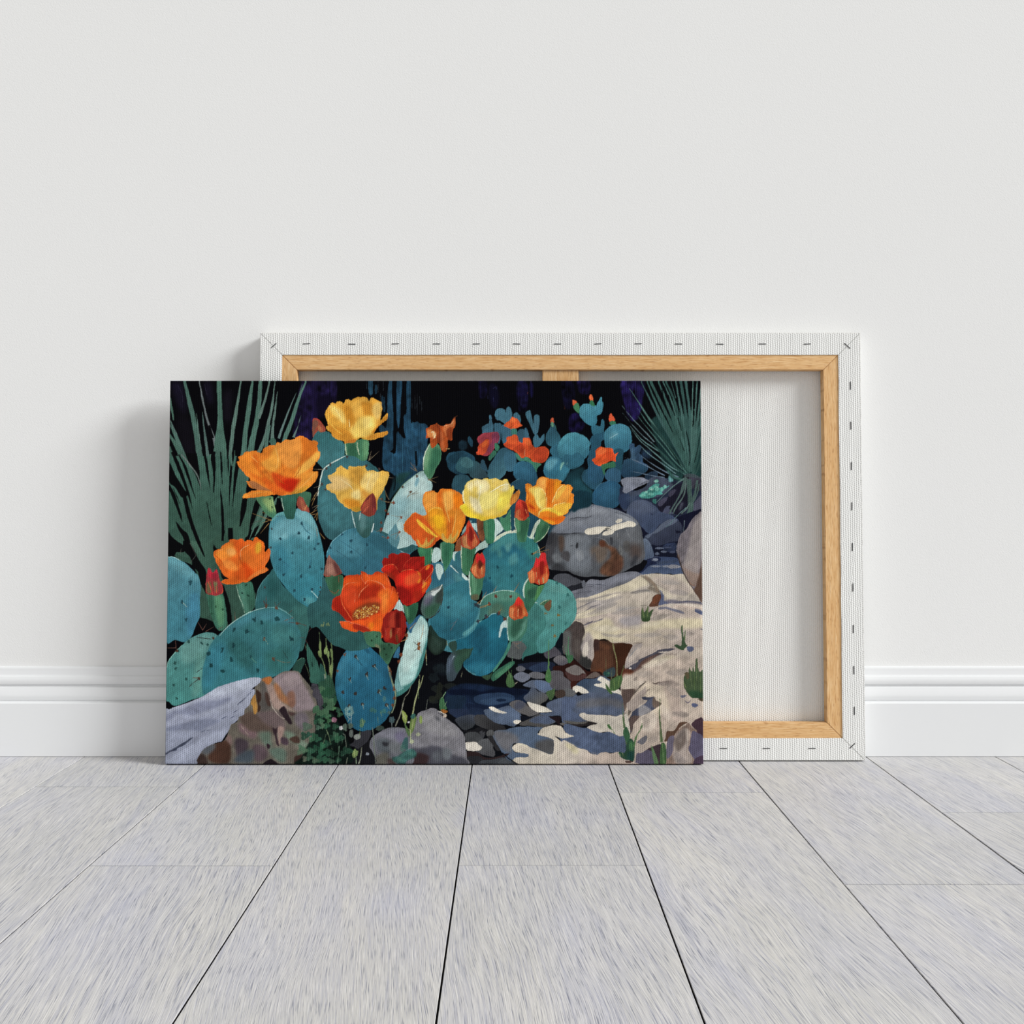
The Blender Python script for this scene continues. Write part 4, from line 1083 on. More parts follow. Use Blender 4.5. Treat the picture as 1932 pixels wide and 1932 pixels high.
p 4f5e7c n.09 |20 870 40 810 100 810 240 850 340 860 420 900 520 920 620 910 740 960 830 980 830 1180 740 1170 640 1180 560 1170 460 1200 380 1180 300 1140 200 1110 120 1060 0 1040 0 1000 100 980 190 960 100 940
p cbbfb0 g:c0aea0:200:1100:500:1330 |0 1035 120 1060 200 1115 310 1140 380 1190 460 1195 560 1170 640 1190 720 1170 740 1230 860 1300 950 1310 950 1340 0 1340
p 60687c |370 1185 420 1170 480 1195 440 1205
p dbd09a f4 a.6 |40 1060 150 1080 220 1160 180 1200 100 1140
@G
// dark blue-green fill behind the middle cluster
p 1a4154 f3 |690 0 1500 0 1400 150 1200 330 1000 560 700 560 520 440 480 280
p 123644 f2 |1360 0 1560 0 1560 140 1440 180 1360 200
p 0d1118 |1000 520 1100 420 1080 560 1040 700 1000 640
p 2f7f7c |80 700 160 650 160 860 80 760
@F
p 1d4a5e f2 |1640 240 1800 240 1900 300 1900 500 1700 500 1600 420
p 0b0c12 |1590 420 1640 260 1680 260 1620 480
p a9ccc8 |1600 440 1640 360 1720 330 1760 340 1765 420 1740 400 1690 360 1640 400
p 6fa0a0 a.8 |1590 460 1630 370 1690 300 1705 320 1650 400
@E
// teal pad behind big upright one
p 2a6668 g:2b625e:1100:900:1300:1449 b |1000 1220 1030 1060 1080 960 1150 880 1210 820 1300 1000 1500 1160 1600 1230 1590 1300 1580 1449 1540 1600 1500 1700 1400 1650 1300 1560 1200 1300 1050 1290
p 2f7378 c f5 a.8 |1060 1040 1140 920 1160 1060 1120 1180 1020 1220
p 1f5656 c f6 a.8 |1130 950 1240 940 1240 1080 1140 1140
p 35706a c f6 a.7 |1380 1260 1580 1200 1580 1449 1480 1449
s 4a8a8c w6 |1000 1220 1030 1060 1080 960 1150 880
h 4a3430 w2 |1105 1020
s 5a3a34 w4 |1120 1110 1122 1220
s 5a3a34 w4 |1090 1160 1115 1220
// upright light pad
p 45909e g:2c7e8e:1350:300:1500:1200 b |1150 420 1165 320 1200 260 1250 220 1330 200 1420 180 1500 165 1560 200 1620 260 1660 350 1700 480 1730 600 1745 740 1740 880 1720 1000 1680 1120 1630 1210 1600 1245 1500 1190 1400 1100 1300 980 1230 880 1180 760 1150 600
p 6ab0bc c f7 a.8 |1180 400 1300 280 1500 300 1640 420 1600 520 1400 460 1240 520 1180 500
p 7dbfc4 c f5 a.7 |1440 180 1540 190 1640 300 1680 440 1560 330 1440 260
p 7fc0c8 c f4 a.6 |1290 450 1350 440 1350 500 1290 490
p 2a7a90 c f7 a.6 |1200 560 1320 600 1380 800 1300 900 1200 760
p 2f8698 c f7 a.6 |1440 900 1640 900 1700 1060 1600 1180 1460 1080
p 5fb5b8 c f4 a.6 |1500 1130 1640 1140 1600 1220
s 2d6f84 w9 a.8 |1500 330 1540 400 1600 450
s 2d6f84 w9 a.8 |1270 720 1330 760 1370 800
s 2d6f84 w9 a.8 |1600 680 1600 740 1570 820
s 2d6f84 w9 a.7 |1660 400 1665 500 1640 640
h 1f4a58 w2.6 |1500 330 1575 487 1470 435 1275 500 1400 650 1310 880 1495 890 1590 797 1270 720 1425 1050 1530 1145 1715 820 1640 605 1680 550 1615 1040
h 3a3a3a w1.8 |1180 390 1240 255 1170 590 1700 1020 1695 1065
s a9d4d0 w6 |1605 1055 1640 1090 1680 1140
p 5fb0ae c f2 a.8 |1230 220 1310 200 1320 250 1260 245 1200 300 1180 300
// dark green stem
p 2c6a58 g:265a4c:1340:60:1380:280 |1280 20 1440 20 1440 140 1430 240 1410 285 1370 285 1330 270 1300 160
p 3a6f50 |1450 0 1590 0 1590 100 1560 180 1500 100 1450 60
s a9c8b0 w7 |1285 60 1295 130 1310 190
p 9a4a3c b |1470 45 1510 55 1540 110 1575 170 1580 215 1540 200 1500 195 1455 150 1450 100
p b8704c c f1 a.6 |1490 70 1530 130 1550 190 1500 170
s e0a05a w4 |1530 200 1545 160 1560 130
x a8824a |1590 230 330 110 1640 270 300 100 1600 240 350 100 1660 300 280 90 1660 380 85 110 1640 60 110 90 1660 0 120 110 1750 500 230 90 1200 255 200 130 1180 290 160 110 1150 330 130 140 1180 300 200 220
// green bud left
p 4f8a5c b |1015 50 1180 40 1200 90 1225 210 1200 270 1160 260 1110 220 1060 140
p 8aae64 c f4 |1080 70 1170 60 1200 130 1180 210 1120 150
p 3a7a5c c f3 |1100 180 1180 230 1220 230 1190 280
h 1a3a24 w1.6 |1160 62 1185 155
s a9c87a w5 |1175 45 1200 130 1222 205
// left edge pad
p 4a8c9c g:398294:100:700:300:1449 b |60 690 130 695 200 730 270 770 340 840 400 910 420 1040 410 1180 410 1320 370 1420 340 1500 310 1560 255 1605 150 1580 40 1550 40 690
p 62a8b4 c f6 a.7 |60 690 200 730 360 870 400 960 240 880 100 800
p 3a86a8 c f6 a.7 |300 1100 400 1100 400 1380 300 1540 260 1300
h 1f4f5c w3 |310 965 215 1175 262 1362 305 975
s a8c8b8 w4 |225 1180 260 1215 275 1230
s 9fd0cc w5 |60 690 130 694 200 728
// bud left
p 35705a b |480 1080 520 1100 650 1095 680 1200 700 1320 700 1420 650 1480 600 1470 550 1380 510 1240
p 4f8f66 c f4 |560 1120 640 1100 670 1250 660 1420 600 1400
p 2d6048 c f3 |500 1120 540 1120 560 1340 540 1360
h 1f4a34 w1.8 |580 1225 535 1300 655 1255
p a0363a b |495 820 520 815 550 860 585 818 600 850 620 920 640 980 660 1040 650 1080 590 1105 540 1100 480 1080 470 1000 480 920
p c42a3c c f1 |495 820 550 860 600 820 600 900 540 920 510 900
p 6a5a3c c f2 |480 980 520 960 540 1060 490 1080
p 7a7a50 c f2 |560 950 590 950 600 1060 570 1060
p 8a2430 c f2 a.8 |540 870 600 870 590 960 550 940
s d8483a w6 |500 950 530 1040 545 1095
s d8483a w6 |585 1000 590 1100
s e0583a w7 |650 1040 655 1060 640 1085
s c83a34 w6 |600 920 640 980 655 1040
// stem under orange small flower
p 346e58 g:2f5f4c:900:1000:950:1300 |800 990 860 970 960 960 990 1060 1000 1180 990 1240 930 1290 890 1300 860 1220 820 1100
p 4f8f78 f3 a.7 |820 1010 870 1000 930 1240 900 1290 850 1160
s 9fc0a8 w5 |800 1000 830 1110 870 1210 890 1290
h 1a3a30 w1.8 |860 1080 925 1105 905 990
@I
// left green pad
p 4a8a86 g:3f8a84:300:360:200:1130 b |50 760 80 660 150 570 220 500 320 420 440 370 520 365 580 380 620 480 560 800 480 1020 340 1080 150 1150 80 1110 45 1070
p 6aa298 c f7 a.6 |200 520 420 400 540 420 420 620 240 700
p 5f9d90 c f6 a.7 |380 620 460 620 440 820 420 1000 320 1040
s 7fb8aa w6 |55 740 80 660 150 570 220 500
h 24504c w2.6 |290 460 430 480 490 500 140 690 150 750 265 868 130 925 160 1070 180 560
h 4a3428 w2.6 |400 855 555 425 160 555
s 3a3430 w5 |290 950 360 890 410 850
s 6a4a38 w5 |330 850 400 852
s 2a3434 w5 |370 795 440 745
s 2f3a38 w5 |370 415 450 425 530 435
x 6c4a40 |440 340 240 100 440 340 300 80 470 355 330 100 155 530 265 80 155 530 180 90 610 330 330 60 790 230 265 90
// big centre-left pad
p 2f7276 g:2f7a84:900:200:700:800 b |430 940 440 760 470 640 520 500 600 400 700 310 800 230 900 170 1000 120 1120 95 1240 100 1340 150 1420 220 1470 320 1500 440 1480 560 1460 640 1380 760 1300 800 1200 840 1080 870 800 900 600 980 460 1030
p 3b8290 c f6 a.8 |700 320 900 180 1120 120 1300 160 1440 280 1300 260 1000 240 800 340
p 2e8096 c f8 a.7 |440 900 480 640 560 500 680 500 640 700 520 960
p 26605f c f9 a.8 |700 480 820 440 1000 600 960 760 820 700
p 2b6a64 c f9 a.7 |1100 600 1350 520 1400 700 1200 820
p 438c88 c f8 a.5 |1200 300 1400 340 1440 480 1200 480
s 9cc8c0 w6 |620 400 700 310 800 230 900 170 1000 125 1120 96
s 6aa8a8 w6 |1120 96 1240 100 1340 150 1420 215
h 17454a w3.6 |995 218 1075 262 1230 215 1240 220 775 340 915 350 920 355 650 545 770 505 505 590 750 660 528 718 655 780 960 630 1030 770 1390 430
h 5a4434 w2.8 |1200 650 1450 265 1100 430 1120 85 1230 100
s 6a6a54 w5 |1210 650 1290 680 1380 685
s 2a4a48 w5 |1300 560 1330 610 1360 660
s 9ab08a w4 |1100 430 1140 490
s 4a8a7a w6 |960 630 990 670 1020 690
s 7a5a4a w4 |1310 240 1410 205
s 5a3a30 w5 |1360 255 1450 265 1550 290
x 58403a |1120 80 250 70 1230 90 250 60 1230 90 310 70 1400 125 140 60 1480 420 0 60 1650 80 130 80 1620 300 130 80 1540 440 60 60 1530 490 60 80
p 22493e |1400 760 1440 680 1500 640 1530 640 1540 680 1500 760 1490 800 1440 790
s 5a8a6a w4 |1450 670 1500 640 1530 642
s 4a5a3c w4 |1530 480 1580 640
s 4a5a3c w4 |1540 700 1580 820 1590 920
// small yucca like leaf
p 2f6455 |1555 480 1580 520 1620 590 1660 660 1690 760 1700 880 1720 960 1680 920 1600 900 1590 820 1580 740 1560 640
s 0f1a18 w10 |1610 680 1615 730
p 27564a |1700 700 1760 780 1800 900 1830 1000 1760 1000 1700 900
@J
// pale foreground pad
p 2f6e70 b |1010 640 1030 560 1080 400 1120 240 1150 120 1210 40 1280 10 1330 60 1355 130 1350 220 1340 320 1310 460 1270 600 1200 720 1120 820 1010 880 990 780
p a5d0ca c f1 |1040 420 1060 300 1110 200 1105 90 1160 200 1210 70 1270 20 1320 60 1350 130 1345 240 1320 330 1290 420 1260 500 1250 580 1200 700 1100 780 1050 750 1030 600 1030 500
p bfe0d8 c f4 a.8 |1150 240 1260 100 1320 180 1280 340 1180 560 1090 620 1080 420
p 2a6690 |1110 90 1160 200 1190 150 1270 10 1220 30 1170 90 1130 80
p 3a8078 c f3 |1300 400 1340 250 1320 480 1260 640 1130 820 1020 870 1060 780 1200 700
p 7fb0b0 a.7 c |990 640 1030 580 1040 740 1090 790 1010 820
s b0804a w4 |1300 110 1290 200 1260 290
h 7a4028 w3.2 |1120 220 1060 435 1040 510 1245 320 1250 350
s b0804a w5 |1245 290 1250 350 1280 420
s 3a3a30 w4 |1200 395 1250 350
s 4a4a40 w4 |1190 290 1250 340
s b0804a w5 |1060 290 1110 270 1130 240
s a8824a w4 |1220 90 1180 130 1130 180
s a8824a w5 |1325 390 1335 540
s 3f7f9a w8 |1000 450 1030 400 1040 340
p 2f6e94 |980 450 1040 340 1040 460 1010 465
// blue foreground pad
p 1f6888 g:1c6180:600:400:700:1100 b |355 720 370 600 400 500 460 400 540 310 610 275 680 300 740 360 820 430 900 510 940 600 970 720 990 840 975 980 930 1080 860 1170 760 1230 670 1255 580 1235 500 1180 440 1060 380 920 360 820
p 2b7a98 c f8 a.7 |380 640 480 440 620 340 740 460 640 600 480 760 400 860
p 3a88a4 c f5 a.6 |370 620 460 420 600 290 620 340 500 480 420 640
p 1a5c7c c f6 a.8 |780 400 940 560 980 800 900 800 860 600
p 1d5f70 c f5 a.8 |360 880 440 1060 500 1180 480 1000 420 880
p 1b5570 c f2 |640 280 680 320 730 420 660 380
s 1b5068 w10 a.8 |580 460 620 520 650 550
p dce8e4 |665 300 690 310 712 360 690 350
h 33302e w3.2 |575 450 690 640 690 650 770 550 510 695 575 850 505 980 650 960 905 965 825 825 440 830 885 790
h 6a4a3a w2.6 |540 345 460 430 380 610 650 285
x 9ab0a0 |580 450 60 50 690 650 70 60 770 550 50 60 825 830 60 50 650 960 80 60 905 965 60 60 515 700 70 40
s 7a8a6a w12 |920 545 940 640 970 740 1000 840 1000 900 990 980 960 1060
s a07040 w5 |930 560 945 600 960 660
h 6a4430 w2.8 |940 600 985 800 990 900 970 970
@B
// upper left small pad behind, bud on it
p 2f6e72 g:3b7c82:60:560:100:900 |0 640 40 570 110 560 180 580 260 640 320 680 345 720 340 800 330 840 250 870 150 930 110 965 80 930 50 900 20 840 0 700
p 9c4a3a |0 440 40 432 90 470 135 530 130 570 80 575 60 560 20 600 0 630
p 7f5444 a.9 |0 470 40 450 60 480 20 560 0 620
p b06a45 a.7 |50 510 90 520 110 560 70 570
s c9453a w6 |0 435 50 434 100 480
s c8946a w4 |70 500 75 560
// big back pad
p 35727a g:2c5f66:300:900:420:1800 b |110 960 200 900 320 830 440 815 560 870 650 930 700 975 760 1100 775 1200 780 1449 740 1620 640 1720 480 1760 250 1740 150 1700 80 1560 50 1400 60 1250 75 1100
p 3d8088 c f6 a.7 |100 1250 250 1200 420 1500 300 1640 100 1500
p 285b60 c f4 a.9 |560 880 700 960 780 1150 780 1500 700 1400 700 1100
s cfe0d4 w9 |350 828 250 880 180 920 130 960 105 1000 85 1080 65 1180 55 1260
h 4a3a34 w2.2 |372 838 190 930 148 968 100 1137 575 935 140 1190 715 968
x 8a7a60 |110 975 183 100 120 975 178 90 90 1150 165 80 70 1190 130 90 60 1210 115 110 600 880 285 110 600 880 318 150 600 880 300 60 800 1060 5 70 45 1360 150 60 60 1360 130 90
// stem with yellow flower
p 3f7f57 b |345 680 400 660 480 660 540 650 600 670 600 760 590 850 560 880 520 880 490 860 440 830 360 820 345 770
p 2f6a4a c f2 |370 700 440 690 470 780 470 860 400 840
s b9cfa8 w9 |350 700 355 770 365 820
s b9cfa8 w8 |478 680 480 740 500 820
p 63a06a c f3 a.8 |540 680 600 680 595 840 545 860
// pale aqua pad (right)
p 9ec3c0 g:8fb8b8:1150:1000:900:1400 b |1185 985 1240 1070 1275 1120 1280 1190 1260 1300 1240 1500 1215 1640 1150 1780 1080 1800 980 1900 890 1990 850 1860 780 1760 745 1640 800 1460 850 1310 960 1150 1060 1060
p b9d6d0 c f5 a.8 |1060 1080 1160 1040 1240 1140 1220 1250 1060 1300 940 1300
p 7fb0b6 c f6 a.7 |820 1400 920 1280 1040 1260 1000 1400 900 1500 820 1500
p 6ea6b4 c f2 a.9 |1090 1130 1120 1060 1140 1090 1110 1160
s 7fa58a w5 |1180 990 1080 1050 960 1150 850 1310 800 1440
h 55443a w2.2 |1118 1045 965 1160 1050 1215 870 1335 1245 1080
x 8a7450 |1120 1000 245 90 1110 990 235 110 1100 990 215 70 1245 1080 25 90 1240 1090 340 110 1050 1215 120 90 870 1335 190 130 1010 1270 330 130 800 1270 250 90 820 1300 235 80 1060 1240 350 90
// dead flower on green stem
p 4c8a5f b |1250 700 1210 790 1190 880 1185 960 1195 1010 1230 1060 1255 1080 1290 1040 1320 970 1360 900 1380 820 1375 760 1340 700 1290 690
p 2f6c4c c f4 |1300 740 1375 780 1360 900 1290 1000 1250 1050 1260 900
p 79ab7c c f3 a.8 |1215 780 1260 720 1240 850 1220 960 1195 940
s c5d6bb w9 |1255 705 1205 800 1188 900 1188 980
p a8491f n.14 b |1215 540 1250 520 1265 500 1310 490 1330 475 1350 495 1400 510 1430 490 1480 480 1500 440 1525 415 1530 500 1500 560 1495 660 1450 660 1448 740 1420 785 1380 770 1350 690 1300 740 1265 730 1255 640 1215 640 1220 590
p c8703e c f1 a.9 |1400 520 1480 495 1520 430 1520 500 1460 560 1430 620
p d98a4a c f1 a.8 |1230 550 1280 550 1290 620 1240 630
p e0a060 c f1 |1280 580 1300 560 1320 600 1310 640 1290 630
p 7d3319 c f2 a.9 |1320 500 1360 520 1380 600 1360 700 1330 660 1350 560
p c8683a c f1 a.7 |1370 560 1400 600 1410 760 1380 760 1370 680
p 7f3218 c f1 a.8 |1430 560 1490 520 1490 640 1450 650
s f4d9a8 w8 |1270 580 1290 570 1300 600 1310 630
s f4d9a8 w6 |1320 580 1310 630 1290 640
s e8a878 w5 |1400 510 1480 490 1510 450
s 6a3a22 w4 |1500 440 1525 415 1550 400
s d8b878 w4 |1420 755 1470 752
@F
// dark lower-left pad
p 2b5f63 g:285a58:100:900:300:1449 |110 900 200 1000 330 1100 420 1300 640 1449 640 1640 420 1700 300 1660 200 1620 60 1449 -20 1449 -60 1300 -40 1200 50 1150 100 1000
// blue pad below pale one
p 2a5d60 |680 390 780 470 900 600 1040 650 1130 600 1080 560 900 520 800 440
p 34788c g:2b6a7c:400:450:500:900 b |150 700 150 640 200 540 270 470 350 410 440 380 520 360 640 400 760 450 880 560 960 640 1060 640 1120 600 1100 660 1000 720 800 900 600 900 400 900 300 860 200 760
p 43889a c f6 a.8 |200 560 400 420 520 500 560 640 400 700 220 660
p 285f70 c f5 a.85 |600 430 760 450 880 560 900 680 760 640 640 560 580 520
p 2f6d84 c f5 a.8 |520 760 640 700 760 760 740 880 560 860
s 2b6075 w7 a.6 |250 620 420 740 480 800
s 2b6075 w7 a.6 |300 520 480 640 600 760
s 6fb0bf w5 |155 640 200 540 270 470 360 405
h 1f4a5c w2.4 |315 450 410 520 185 590 415 640 565 805 580 560
// stem under yellow flower with bud
p 3a6f70 g:2e5a55:560:220:560:480 b |420 190 470 200 510 210 560 210 640 220 660 260 650 360 620 430 590 480 550 490 510 460 470 400 440 300
p 5b8a8a c f4 a.7 |500 230 560 230 560 420 520 430
p 28504c c f4 a.8 |540 400 600 380 600 470 540 480
s b9d4d0 w9 |418 200 435 290 460 380
s cfe0dc w9 |655 330 640 400 630 430
s a8c4c0 w7 |510 215 498 300
h 5c3a2c w2 |740 70 735 320 780 195
x a07a4a |780 100 10 90 740 70 190 60
@B
s 3a3f30 w5 |740 1300 800 1320 860 1340
@F
p 4f8793 a.9 |900 330 960 400 930 520 900 590 840 560 800 480 840 400
p a9cbc6 |900 330 980 330 1050 480 1080 540 1040 570 980 590 905 600 930 520 920 420
h 7a3a2c w2.6 |865 110 950 265 735 400 930 425 810 230 805 485
x 8a6a4a |950 265 190 110 950 265 130 70 865 110 190 90 735 400 160 60 930 425 160 110 930 425 120 90 740 470 20 60
// right mid pad (F)
p 2f7388 g:3b8593:1480:800:1500:1449 b |1200 1000 1230 900 1270 760 1370 740 1480 700 1590 820 1680 960 1700 1060 1720 1150 1780 1190 1790 1300 1770 1449 1760 1500 1700 1600 1560 1700 1420 1700 1300 1600 1240 1400 1260 1280 1220 1100
p 4a8f90 c f5 a.7 |1500 860 1600 900 1600 980 1540 960
p 26647c c f6 a.7 |1300 800 1440 820 1400 1000 1280 960
@F
p 0a0c12 |1045 660 1140 600 1140 700 1060 700
p 0a0c12 |1180 1120 1210 1080 1210 1160 1170 1200 1140 1300 1130 1180
p b9d6d0 |1280 640 1300 600 1340 590 1370 620 1375 700 1340 740 1290 755 1270 710
p b9d6d0 |1320 775 1380 775 1400 850 1380 890 1360 940 1330 890
p b9d6d0 |1500 640 1580 630 1580 670 1530 660 1525 740 1500 700
p c4dcd4 |1475 790 1500 785 1590 850 1650 910 1685 960 1685 1100 1670 990 1600 900 1540 850
p 2f6f7d |1590 640 1600 900 1560 860 1490 780 1500 740 1540 720 1530 660
p 2f7a50 |1135 590 1280 590 1275 700 1260 780 1200 780 1150 690
p 3a8a58 a.7 f2 |1150 620 1200 620 1200 760 1170 700
s 9fbf9a w6 |1275 600 1275 680
p 3a7f5a b |1370 540 1510 545 1505 650 1470 760 1430 830 1410 830 1385 700
p 2a6a4a c f3 |1420 560 1480 560 1470 700 1430 800 1400 760
s a9c4b0 w8 |1375 550 1378 700 1390 760
s 4a5a3a w5 |1410 830 1425 910
@G
// central big pad
p 1f6a7c g:2c7b84:600:500:600:1000 b |400 1070 360 1000 370 900 400 760 400 640 460 570 520 520 600 460 700 425 780 430 860 450 930 500 990 560 1015 640 1020 740 960 900 900 920 860 1000 860 1090 880 1200 760 1250 600 1280 400 1260
p 3f8f8e c f5 a.9 |520 540 640 440 780 440 800 620 700 540 600 600 480 640
p 1b627a c f5 a.8 |600 580 760 560 800 700 720 700 640 640
p 4f9a94 c f4 a.7 |560 620 600 620 600 700 570 680
p 5fa59a c f3 a.7 |640 560 720 540 680 640 650 620
p 4f9a9a c f4 a.7 |680 700 760 640 780 740 700 780
p 2f8278 c f5 a.8 |800 440 980 540 1010 700 940 740 860 620 800 560
p 175870 c f6 a.8 |380 900 500 960 520 1060 400 1100
s 9fc4a8 w6 |990 560 1015 640 1018 690
p cfd8bc |520 500 600 440 700 405 760 403 765 430 700 435 620 465 560 510 522 535
p a8c8b8 |870 455 930 460 960 500 930 500 890 480
p a9ccc0 |315 660 320 600 370 550 420 515 455 530 455 580 420 600 360 620
h 134a58 w2.5 |560 800 710 900 480 920 720 890
p bcd6ce |520 290 545 280 600 340 620 400 560 450 530 500 520 400
p 3f8760 |580 260 640 270 700 180 710 300 700 400 640 410 600 340
s a9c8a0 w6 |705 200 705 390
p 1c4a60 |705 180 760 120 770 300 740 390 710 400
p 1c4f64 |890 260 990 260 960 360 920 460 880 450
p 7c4a30 n.14 |340 280 410 290 420 500 380 520 350 440
p 2f7a54 |415 290 525 290 525 500 510 540 470 550 430 510
p 5a9a68 f2 a.7 |425 300 450 300 455 480 435 480
// right stems
p 3f8258 b |770 280 900 270 895 360 870 500 820 530 780 510 760 420
p 2d6a48 c f3 |800 320 860 320 840 500 800 500
s b9d0b0 w7 |745 270 750 360 772 440
p 3a7a50 b |960 470 1000 300 1050 290 1120 350 1110 400 1050 490 990 530 950 530
p 2f6444 c f3 |1040 380 1110 360 1040 480 990 520
p 4f9060 c f2 a.6 |1000 330 1060 330 1020 420
p c4d4bc |1010 285 960 340 920 440 905 490 940 480 980 380 1020 310
s b9cda8 w6 |1115 360 1090 430 1030 500 970 535
// green arc pad
p 3f7d66 g:35706a:600:1060:500:1340 b |370 1200 400 1140 460 1095 560 1060 680 1052 780 1080 840 1140 880 1220 900 1300 700 1360 560 1300 480 1310 400 1360 360 1370 350 1300
p 5a9a84 c f4 a.6 |500 1080 700 1060 780 1100 700 1160 520 1160
p 4a6a52 c f4 a.7 |480 1240 560 1180 640 1240 600 1300 460 1320
s 9cc9b8 w7 |365 1210 420 1120 520 1070 640 1050 740 1062
h 6a3a2c w2.8 |540 1112 470 1195 700 1115 570 1290 440 1330 350 1385 640 1360
x b07a3a |470 1200 165 110 570 1290 310 60 540 1112 20 30 330 1195 325 90 330 1195 350 60 930 660 330 160 930 660 345 190 930 660 20 30 740 1060 300 110 520 1060 300 70 400 1140 300 90
h 2a2420 w2 |330 1195 935 660
// right teal pad
p 4a9690 g:3d8a84:1200:1000:1200:1700 b |1080 950 1110 930 1180 950 1260 990 1340 1050 1390 1130 1410 1230 1395 1340 1340 1430 1270 1490 1250 1600 1180 1640 1080 1700 1000 1680 940 1560 900 1449 890 1240 940 1180 1000 1100
p 3f8480 c f3 |880 1290 940 1180 1030 1210 1100 1290 1120 1400 1140 1560 1020 1620 940 1500
p 62aba2 c f6 a.7 |1120 980 1260 1010 1360 1120 1380 1260 1240 1200 1120 1100
s b9ddd4 w7 |940 1175 1000 1190 1050 1220 1090 1260
h 2a6a66 w3 |1215 1225 1310 1100 1200 970 1330 1330 1310 1400
h 7a6a3a w3 |1080 1300 1220 1310 1150 1425 1140 1310
p 3f7350 |1015 1180 1060 1155 1110 1150 1135 1150 1140 1230 1110 1280 1080 1250 1060 1210
p 765840 |1060 1210 1135 1150 1140 1210 1110 1275
s a9c8a0 w6 |1015 1185 1060 1155 1110 1150
@K
p 0c131c |1410 600 1480 480 1490 560 1480 640 1420 640
// lower right teal pad bottom (K coordinates)
p 4f9a94 g:3f8a84:1300:100:1350:690 |1180 230 1300 60 1500 60 1600 120 1635 240 1620 330 1560 400 1490 460 1430 490 1420 560 1400 620 1340 670 1260 700 1220 680 1180 600 1110 480
p 3b807c f3 a.7 |1120 420 1200 440 1240 600 1210 700 1140 560
p 3a7f78 g:2f6f68:1100:300:1140:700 |1120 230 1160 170 1230 190 1290 280 1310 400 1260 480 1200 560 1210 690 1080 740 1060 780 1030 700 1000 620 920 560 900 480
p 5a6060 a.95 |890 700 930 620 960 560 1050 580 1100 640 1060 700 1040 760 980 760 900 740
s 8a6a58 w4 a.8 |950 580 1000 600 1060 560
s 8a7a68 w4 a.8 |960 600 1030 660
h 2f726e w3 |1160 370 1155 440 1450 205 1540 80 1520 385 1120 510
h 7a6a3a w2.6 |1300 275 1440 290 1380 400 1400 515
p 3f7350 |1240 180 1270 145 1340 125 1362 130 1365 210 1330 250 1300 230 1280 190
p 6f5038 |1290 190 1362 130 1362 190 1335 250
s a9c8a0 w6 |1240 180 1280 145 1340 128
// left pad continuing, K
p 2a7788 g:1f6478:300:100:300:540 b |60 350 130 240 190 120 215 0 480 -80 500 100 590 190 600 260 580 370 520 450 440 520 340 550 240 560 160 520 100 440
p 3a8a98 c f7 a.6 |180 120 400 60 500 200 400 320 200 280
p 4f9aa0 c f2 |580 280 590 190 600 260 575 380 500 470 430 520 420 480 520 400
h 173f52 w2.6 |265 210 140 160
s 4a5a6a w4 |250 410 340 360 360 330
s 6a6a70 w4 |280 460 330 380 350 350
// dark blue lower pad
p 176a80 g:155a74:600:350:600:900 b |340 560 440 530 540 450 590 370 680 320 720 285 780 275 850 320 890 400 900 480 900 560 880 680 820 780 760 860 700 920 620 945 540 935 470 890 420 830 440 760 500 660 440 650 350 660
p 2a86a0 c f8 a.6 |420 860 600 800 760 820 700 930 540 930
p 15526a c f7 a.7 |480 500 640 400 700 560 620 700 520 640
s 7fb8bc w6 |690 310 730 280 790 275
s 5aa0a8 w6 |430 840 480 895 560 935
s 5aa0a0 w8 |590 370 620 350
p b9d4d0 |850 360 885 350 890 420 850 430 830 470 815 530 800 520 810 450 825 390
h 2a3a44 w3.2 |575 360 665 310 800 280 550 180 585 200
h 5a3a30 w2.2 |700 180 770 90 930 95 805 270 860 335
s a87a44 w4 |600 215 650 200 700 180
p 3f8a72 b |915 580 930 590 920 650 860 760 800 840 750 900 740 880 800 800 860 700
p 2f6a50 b |740 1000 720 960 760 900 840 840 930 790 970 790 965 820 900 880 840 930 780 980
p 4f9468 c f2 a.7 |760 940 860 860 950 800 900 880 800 960
p 2f4a34 |620 945 700 930 740 900 700 980 660 980
p 1a2a20 a.9 |60 400 100 440 160 520 240 560 230 640 180 700 120 720 70 680 40 600
p 2c4238 f3 a.8 |80 520 140 540 190 600 160 690 110 700 70 640
p 2a4438 a.9 |260 600 340 570 350 650 310 690
p 3b4a55 g:2a4a3a:280:800:420:760 b |240 820 260 740 310 690 380 660 440 655 520 650 510 690 480 740 420 800 400 860 360 920 320 990 260 1000 240 940
p 2d5240 c f3 |330 760 440 690 500 700 420 800 380 880 340 900
p 5a6a80 c f3 a.7 |250 800 280 740 330 720 290 820 270 900 250 900
s 8aa0a8 w5 |300 780 320 730 330 740
p 24443a |470 780 500 660 530 640
s 8a9a7a w5 |245 570 250 620
s 8a9a7a w4 |20 660 28 830
s 7a7a60 w4 |410 900 398 960
s 6a8a70 w4 |945 740 947 790
@A
// large orange flower, left
p e87f28 n.08 z2 b |780 900 800 880 793 840 830 825 870 790 920 785 970 770 1010 790 1040 800 1060 765 1090 735 1130 715 1180 715 1210 685 1250 690 1300 650 1350 658 1390 650 1430 620 1480 615 1530 640 1560 665 1600 665 1640 680 1640 730 1650 770 1675 800 1660 860 1630 900 1600 940 1590 980 1610 1000 1640 990 1650 1020 1630 1090 1590 1130 1540 1180 1480 1220 1420 1235 1330 1245 1260 1255 1200 1245 1120 1255 1000 1270 900 1278 845 1280 845 1250 900 1220 960 1200 1000 1195 930 1170 890 1130 882 1100 930 1090 870 1030 820 970
p f0a03c c f4 |1040 900 1120 850 1180 740 1240 700 1300 720 1240 800 1260 900 1180 1000 1080 960
p e8923c c f3 |1200 720 1300 670 1440 640 1480 720 1460 860 1400 960 1300 940 1240 840
